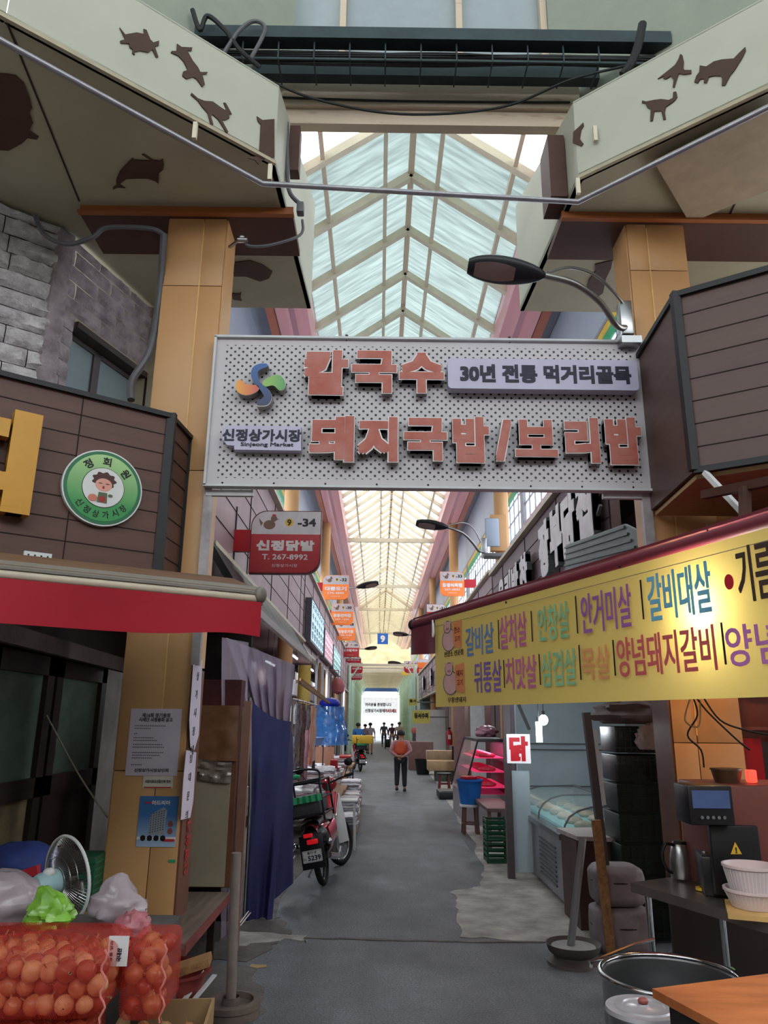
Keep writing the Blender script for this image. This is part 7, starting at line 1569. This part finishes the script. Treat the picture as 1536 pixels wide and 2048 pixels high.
b = B(); b.box((2.5, 8.1, 1.02), (.2, .16, .10)); solo('wooden_basket', 'small orange-brown basket on the back of the display case', 'basket', b, M_wood)
b = B(); b.bar((1.86, 7.0, 2.62), (1.86, 10.9, 2.62), .04); solo('stall_beam', 'slim steel beam over the display case carrying the hanging bulbs', 'beam', b, M_grey)
bp_ = pY(1087, 1440, 8.6); bulb(bp_, 'round white bulb hanging over the display case', 30, (.88, .95, 1), .05, 26, 2.62-bp_.z-.10, ecol='f0f8ff')
p = pY(1078, 1462, 8.7); t = thing('compact_lamp', 'bright stubby tube lamp hanging beside the round bulb', 'lamp', p); b = B(); b.cyl(p-zz*.12, p+zz*.10, .035, n=14); part(t, 'tube', b, M_tube, 'glowing tube'); b = B(); b.cyl(p+zz*.10, p+zz*.16, .022, n=10); part(t, 'socket', b, M_blk); b = B(); b.tube([p+zz*.16, p+zz*.42, Vector((1.86, p.y, 2.60))], .005, 6); part(t, 'cord', b, M_blk)
# lit poultry sign on its post
t = thing('stall_post', 'dark steel post holding the lit red and white sign', 'post', (1.56, 9.4, 0)); b = B(); b.box((1.565, 9.42, 1.3), (.08, .08, 2.6)); part(t, 'shaft', b, mat('post_mauve', '5c5054', .5))
b = B(); b.box((1.71, 9.5, .62), (.25, .03, 1.12)); solo('partition', 'pale blue-white panel under the lit sign', 'panel', b, MATS['pale_blue_wall'])
a = pY(1013, 1468, 9.35); c = pY(1062, 1527, 9.35); t = thing('lit_poultry_sign', 'small lit square sign with one red syllable, over the display case', 'sign', ((a.x+c.x)/2, 9.35, c.z)); M = frame(((a.x+c.x)/2, 9.35, (a.z+c.z)/2), (1, 0, 0)); w, h = c.x-a.x, a.z-c.z
b = B(M); b.box((0, 0, -.05), (w, h, .1)); part(t, 'light_box', b, mat('lit_white', 'e8e8ec', .4, emit='f0f0f4', es=.35)); b = B(M); add_text(b, '닭', 0, 0, h*.86, w*.80, .001, .004, .04, 3); part(t, 'syllable', b, mat('lit_red', 'd02030', .4, emit='d02030', es=.2), 'bold red syllable')
b = B(); b.bar((1.57, 9.45, 2.35), (1.90, 9.7, 1.66), .03); solo('diagonal_stay', 'grey diagonal stay above the lit poultry sign', 'stay', b, M_grey)
# green crates, bench, stool, bucket
for i in range(2):
    t = thing('green_crate', ('lower', 'upper')[i]+' of two dark green slatted crates beside the sign post', 'crate', (1.56, 10.5, .27*i)); b = B(Matrix.Translation((1.56, 10.5, .27*i)))
    for k in range(4): b.box((0, -.16, .04+.065*k), (.28, .012, .03)); b.box((0, .16, .04+.065*k), (.28, .012, .03)); b.box((-.14, 0, .04+.065*k), (.012, .33, .03)); b.box((.14, 0, .04+.065*k), (.012, .33, .03))
    for sx_ in (-1, 1):
        for sy_ in (-1, 1): b.box((sx_*.135, sy_*.155, .13), (.025, .025, .26))
    b.box((0, 0, .01), (.28, .32, .02)); part(t, 'crate_body', b, M_gcrate)
t = thing('low_bench', 'low brown wooden bench behind the green crates', 'bench', (1.75, 12.0, 0)); b = B(); b.box((1.8, 12.2, .52), (.42, 1.5, .05)); part(t, 'top', b, mat('bench_brown', '6c5450', .6))
for x, y in ((1.62, 11.5), (1.98, 11.5), (1.62, 12.9), (1.98, 12.9)): b = B(); b.box((x, y, .25), (.05, .05, .5)); part(t, 'leg', b, MATS['bench_brown'])
def stool(c, r, h, label, m):
    t = thing('round_stool', label, 'stool', c); b = B(); b.lathe([(0, h), (r, h), (r*1.04, h-.02), (r, h-.04), (0, h-.04)], c, 24); part(t, 'seat', b, m[0])
    for i in range(4): a_ = pi/4+i*pi/2; b = B(); b.bar(Vector(c)+Vector((r*.95*cos(a_), r*.95*sin(a_), 0)), Vector(c)+Vector((r*.75*cos(a_), r*.75*sin(a_), h-.03)), .05, .03); part(t, 'leg', b, m[1])
    b = B(); b.tube([Vector(c)+Vector((r*.82*cos(2*pi*i/16), r*.82*sin(2*pi*i/16), h*.35)) for i in range(16)], .012, 6, closed=True); part(t, 'ring', b, m[1])
stool((1.52, 13.0, 0), .17, .45, 'brown stool with a pale seat carrying the blue bucket', (M_whitep, mat('stool_brown', '6c4a40', .5)))
def bucket(c, r0, r1, h, label, m, name='bucket'):
    t = thing(name, label, 'bucket', c); b = B(); b.lathe([(0, .006), (r0, .006), (r1, h), (r1*1.06, h), (r1*1.06, h-.03), (r1*.99, h-.03), (r0*1.04, 0), (0, 0)], c, 28); part(t, 'shell', b, m)
bucket((1.52, 13.0, .455), .15, .21, .38, 'blue plastic bucket standing on the brown stool', mat('bucket_blue', '2468b8', .35)); 
b = B(); b.box((1.50, 12.95, .86), (.22, .2, .05), rz=.4, bev=.01); solo('tray', 'red lid lying across the blue bucket', 'tray', b, M_red)  # a red lid laid over the bucket, not a tray
# pink-lit meat cabinet
t = thing('meat_cabinet', 'tall meat cabinet with slanted glass and pink-lit shelves behind the blue bucket', 'display case', (1.95, 15, 0)); m_y0, m_y1 = 14.0, 16.2
b = B(); b.slab([(1.55, m_y0, 0), (2.4, m_y0, 0), (2.4, m_y0, .5), (1.55, m_y0, .5)], (0, m_y1-m_y0, 0)); part(t, 'base', b, mat('cabinet_grey', '8c8488', .5))
b = B(); b.slab([(2.34, m_y0, .5), (2.4, m_y0, .5), (2.4, m_y0, 1.42), (2.34, m_y0, 1.42)], (0, m_y1-m_y0, 0)); b.box((2.1, (m_y0+m_y1)/2, 1.42), (.6, m_y1-m_y0, .05)); part(t, 'back_and_top', b, mat('cabinet_dark', '3a3034', .5))
b = B(); b.slab([(1.52, m_y0+.02, .5), (1.80, m_y0+.02, 1.40), (1.806, m_y0+.02, 1.40), (1.526, m_y0+.02, .5)], (0, m_y1-m_y0-.04, 0)); part(t, 'slanted_glass', b, M_glp, 'slanted glass'); 
b = B(); b.bar((1.52, m_y0, .5), (1.80, m_y0, 1.42), .03); b.bar((1.52, m_y1, .5), (1.80, m_y1, 1.42), .03); part(t, 'glass_edge', b, M_blk)
for z in (.62, .88, 1.12):
    b = B(); b.box((2.02, (m_y0+m_y1)/2, z), (.62-.2*(z-.6), m_y1-m_y0-.1, .015)); part(t, 'shelf', b, mat('pink_lit_shelf', 'e05080', .4, emit='e83c70', es=.35), 'pink-lit shelf')
for i, (y, z) in enumerate([(14.2+.36*j, zz_) for zz_ in (.66, .92, 1.16) for j in range(5)]):
    b = B(); b.ball((1.98, y, z), (.17, .13, .05), 12, 8); solo('meat_pile', 'reddish meat cut on the %s pink-lit shelf, %s from the near end' % (('lowest', 'middle', 'top')[i//5], ORD[i % 5]), 'meat', b, mat('red_meat', 'a83848', .4, var=.3, scale=10), 'meat cuts in the pink-lit cabinet')
l = bpy.data.lights.new('pink_lamp', 'AREA'); l.shape = 'RECTANGLE'; l.size = .05; l.size_y = 2; l.energy = 12; l.color = (1, .25, .45); o = bpy.data.objects.new('pink_lamp', l); COL.objects.link(o); o.location = (2.1, 15.1, 1.38)
bag('plastic_bag', 'pinkish bag lying on top of the meat cabinet', (2.05, 14.6, 1.56), (.2, .2, .12), mat('rose_bag', 'b07c90', .35, alpha=.9), 2.5, .3, seed=61)
# background shapes between the cabinet and the sign post
for i, (x, y, w_, z, c) in enumerate(((1.98, 11.6, .10, 2.9, '8a7c84'), (2.2, 12.6, .3, 2.7, '5a5058'), (2.5, 13.4, .3, 2.9, '9ca0a4'), (2.42, 17.0, .12, 2.9, '5c4444'), (2.5, 19.2, .4, 2.8, 'b0b4b4'), (2.45, 21.4, .1, 2.9, '6c5450'), (2.5, 23.0, .5, 2.9, '7a5c58'))):
    b = B(); b.box((x, y, z/2), (w_, .08, z)); solo('shopfront_upright', '%s upright of the right shopfronts beyond the display case' % ('nearest mauve', 'dark', 'pale grey narrow', 'maroon', 'pale speckled', 'thin brown', 'wide mauve farthest')[i], 'upright', b, mat('upright_'+c, c, .6))
for i, (y0_, y1_, c) in enumerate(((11.1, 14, '7a6a70'), (14.2, 18, '5c4c4c'), (18.2, 24, '6c5854'), (24.2, 30, '8a7a74'), (30.2, 40, '6a5854'))):
    b = B(); b.box((3.0, (y0_+y1_)/2, 1.45), (.5, y1_-y0_, 2.9)); solo('shop_shutter', '%s dim shutter block along the right shops' % ('first', 'second', 'third', 'fourth', 'fifth')[i], 'shutter', b, mat('shutter_'+c, c, .7, var=.25, stretch=(1, 6, 1)))
t = thing('fire_extinguisher', 'red fire extinguisher hung on the right, between two round pillars', 'extinguisher', (2.37, 25.8, 1.0)); b = B(); b.lathe([(0, 0), (.08, 0), (.09, .03), (.09, .40), (.04, .48), (.03, .52), (0, .52)], (2.37, 25.8, 1.0), 20); part(t, 'cylinder', b, M_red); b = B(); b.box((2.37, 25.75, 1.53), (.10, .12, .05)); part(t, 'valve', b, M_blk); b = B(); b.box((2.37, 25.705, 1.25), (.09, .01, .14)); part(t, 'label_patch', b, M_whitep)
t = thing('flat_crate', 'flat black-green crate on the ground edge, right of the person in the orange vest', 'crate', (1.78, 18.6, 0)); b = B(); b.box((1.78, 18.8, .09), (.68, .9, .16), bev=.02); part(t, 'crate_body', b, mat('flat_crate', '1c2c2c', .5)); b = B(); b.box((1.78, 18.8, .175), (.58, .8, .01)); part(t, 'lattice', b, M_blk)
stool((1.78, 21.0, 0), .2, .42, 'dark red stool beyond the flat crate', (M_blk, mat('stool_red', '7a3030', .5))); stool((2.2, 19.6, 0), .2, .5, 'brown stool carrying a red basket near the meat cabinet', (M_wood, MATS['stool_brown']))
bucket((2.2, 19.6, .5), .15, .2, .22, 'salmon-red basket on the brown stool near the meat cabinet', mat('salmon_red', 'c05850', .5), 'red_basket')
for i, (x, y, z, d, c, lb) in enumerate(((2.0, 24.0, .45, (.95, .7, .28), 'b89874', 'long cardboard box on a rack, nearest on the right'), (2.15, 24.0, .2, (.8, .6, .4), '4c5a50', 'dark rack under the long cardboard box'), (2.1, 26.5, .62, (.9, .5, .35), 'c0a484', 'flattened cardboard leaning behind the long box'), (1.62, 29.5, .5, (.9, .9, 1.0), '7a5c58', 'large mauve-brown carton by the dark bin'), (1.95, 33, .55, (.7, .8, 1.1), '3a3438', 'black stacked case behind the mauve carton'), (2.0, 33, 1.22, (.6, .7, .24), 'c4ccd0', 'white wrapped bundle on the black case'), (1.85, 36.4, 1.325, (.5, .6, .25), 'c86058', 'salmon bundle on the far right stall'), (2.05, 36.5, .6, (.8, .8, 1.2), '4c4448', 'dark stall block under the salmon bundle'))):
    b = B(); b.box((x, y, z), d, bev=.01); solo('carton', lb, 'box', b, mat('carton_'+c, c, .7, var=.12))
bucket((1.55, 26.8, 0), .2, .28, .5, 'black round bin on the right of the alley', M_black, 'bin')
b = B(); b.ball((2.2, 32.5, 1.45), (.18, .18, .16)); solo('blue_bundle', 'bright blue wrapped bundle on the right stall', 'bundle', b, mat('bundle_bright_blue', '3c98d8', .4)); b = B(); b.lathe([(0, .55), (.06, .5), (.2, .1), (.18, 0), (0, 0)], (1.95, 34, 1.5), 14); b.cyl((1.95, 34, 2.0), (1.95, 34, 3.0), .01, n=6); b.bar((1.95, 34, 3.0), (2.8, 34, 3.0), .02); solo('green_net_bag', 'teal green net bag hanging over the right stall', 'bag', b, mat('teal_net', '2c7c68', .5))
def ysign(x0, y0, x1, y1, Y, s, label):
    a = pY(x0, y0, Y); c = pY(x1, y1, Y); t = thing('yellow_shop_sign', label, 'sign', ((a.x+c.x)/2, Y, c.z)); M = frame(((a.x+c.x)/2, Y, (a.z+c.z)/2), (1, 0, 0)); b = B(M); b.box((0, 0, 0), (c.x-a.x, a.z-c.z, .06)); part(t, 'board', b, mat('ysign', 'c8c060', .5)); b = B(); b.bar((c.x-.05, Y+.04, (a.z+c.z)/2), (2.8, Y+.04, (a.z+c.z)/2), .05); part(t, 'bracket', b, M_grey); b = B(M); add_text(b, s, 0, .05, (a.z-c.z)*.45, (c.x-a.x)*.8, .031, .01, .03, 2); part(t, 'lettering', b, M_ink)
ysign(825, 1421, 860, 1447, 30.0, '동서수퍼', 'yellow shop sign with black brushed lettering on the right'); ysign(817, 1397, 834, 1411, 36.0, '동서', 'small yellow sign above and behind the larger yellow one')
b = B(); b.box((2.2, 31.5, 1.1), (1.3, .1, 2.2)); solo('pale_partition', 'pale grey partition behind the yellow shop sign', 'partition', b, M_whitep)
b = B(); b.lathe([(.06, 0), (.06, .12)], (2.45, 22.0, 3.03), 10, cap=True); t = thing('fluorescent_lamp', 'small bright spotlight under the right fascia near the yellow banner', 'lamp', (2.45, 22, 3.03), 'fluorescent lamps under the shop fronts'); part(t, 'lamp_body', b, M_tube)
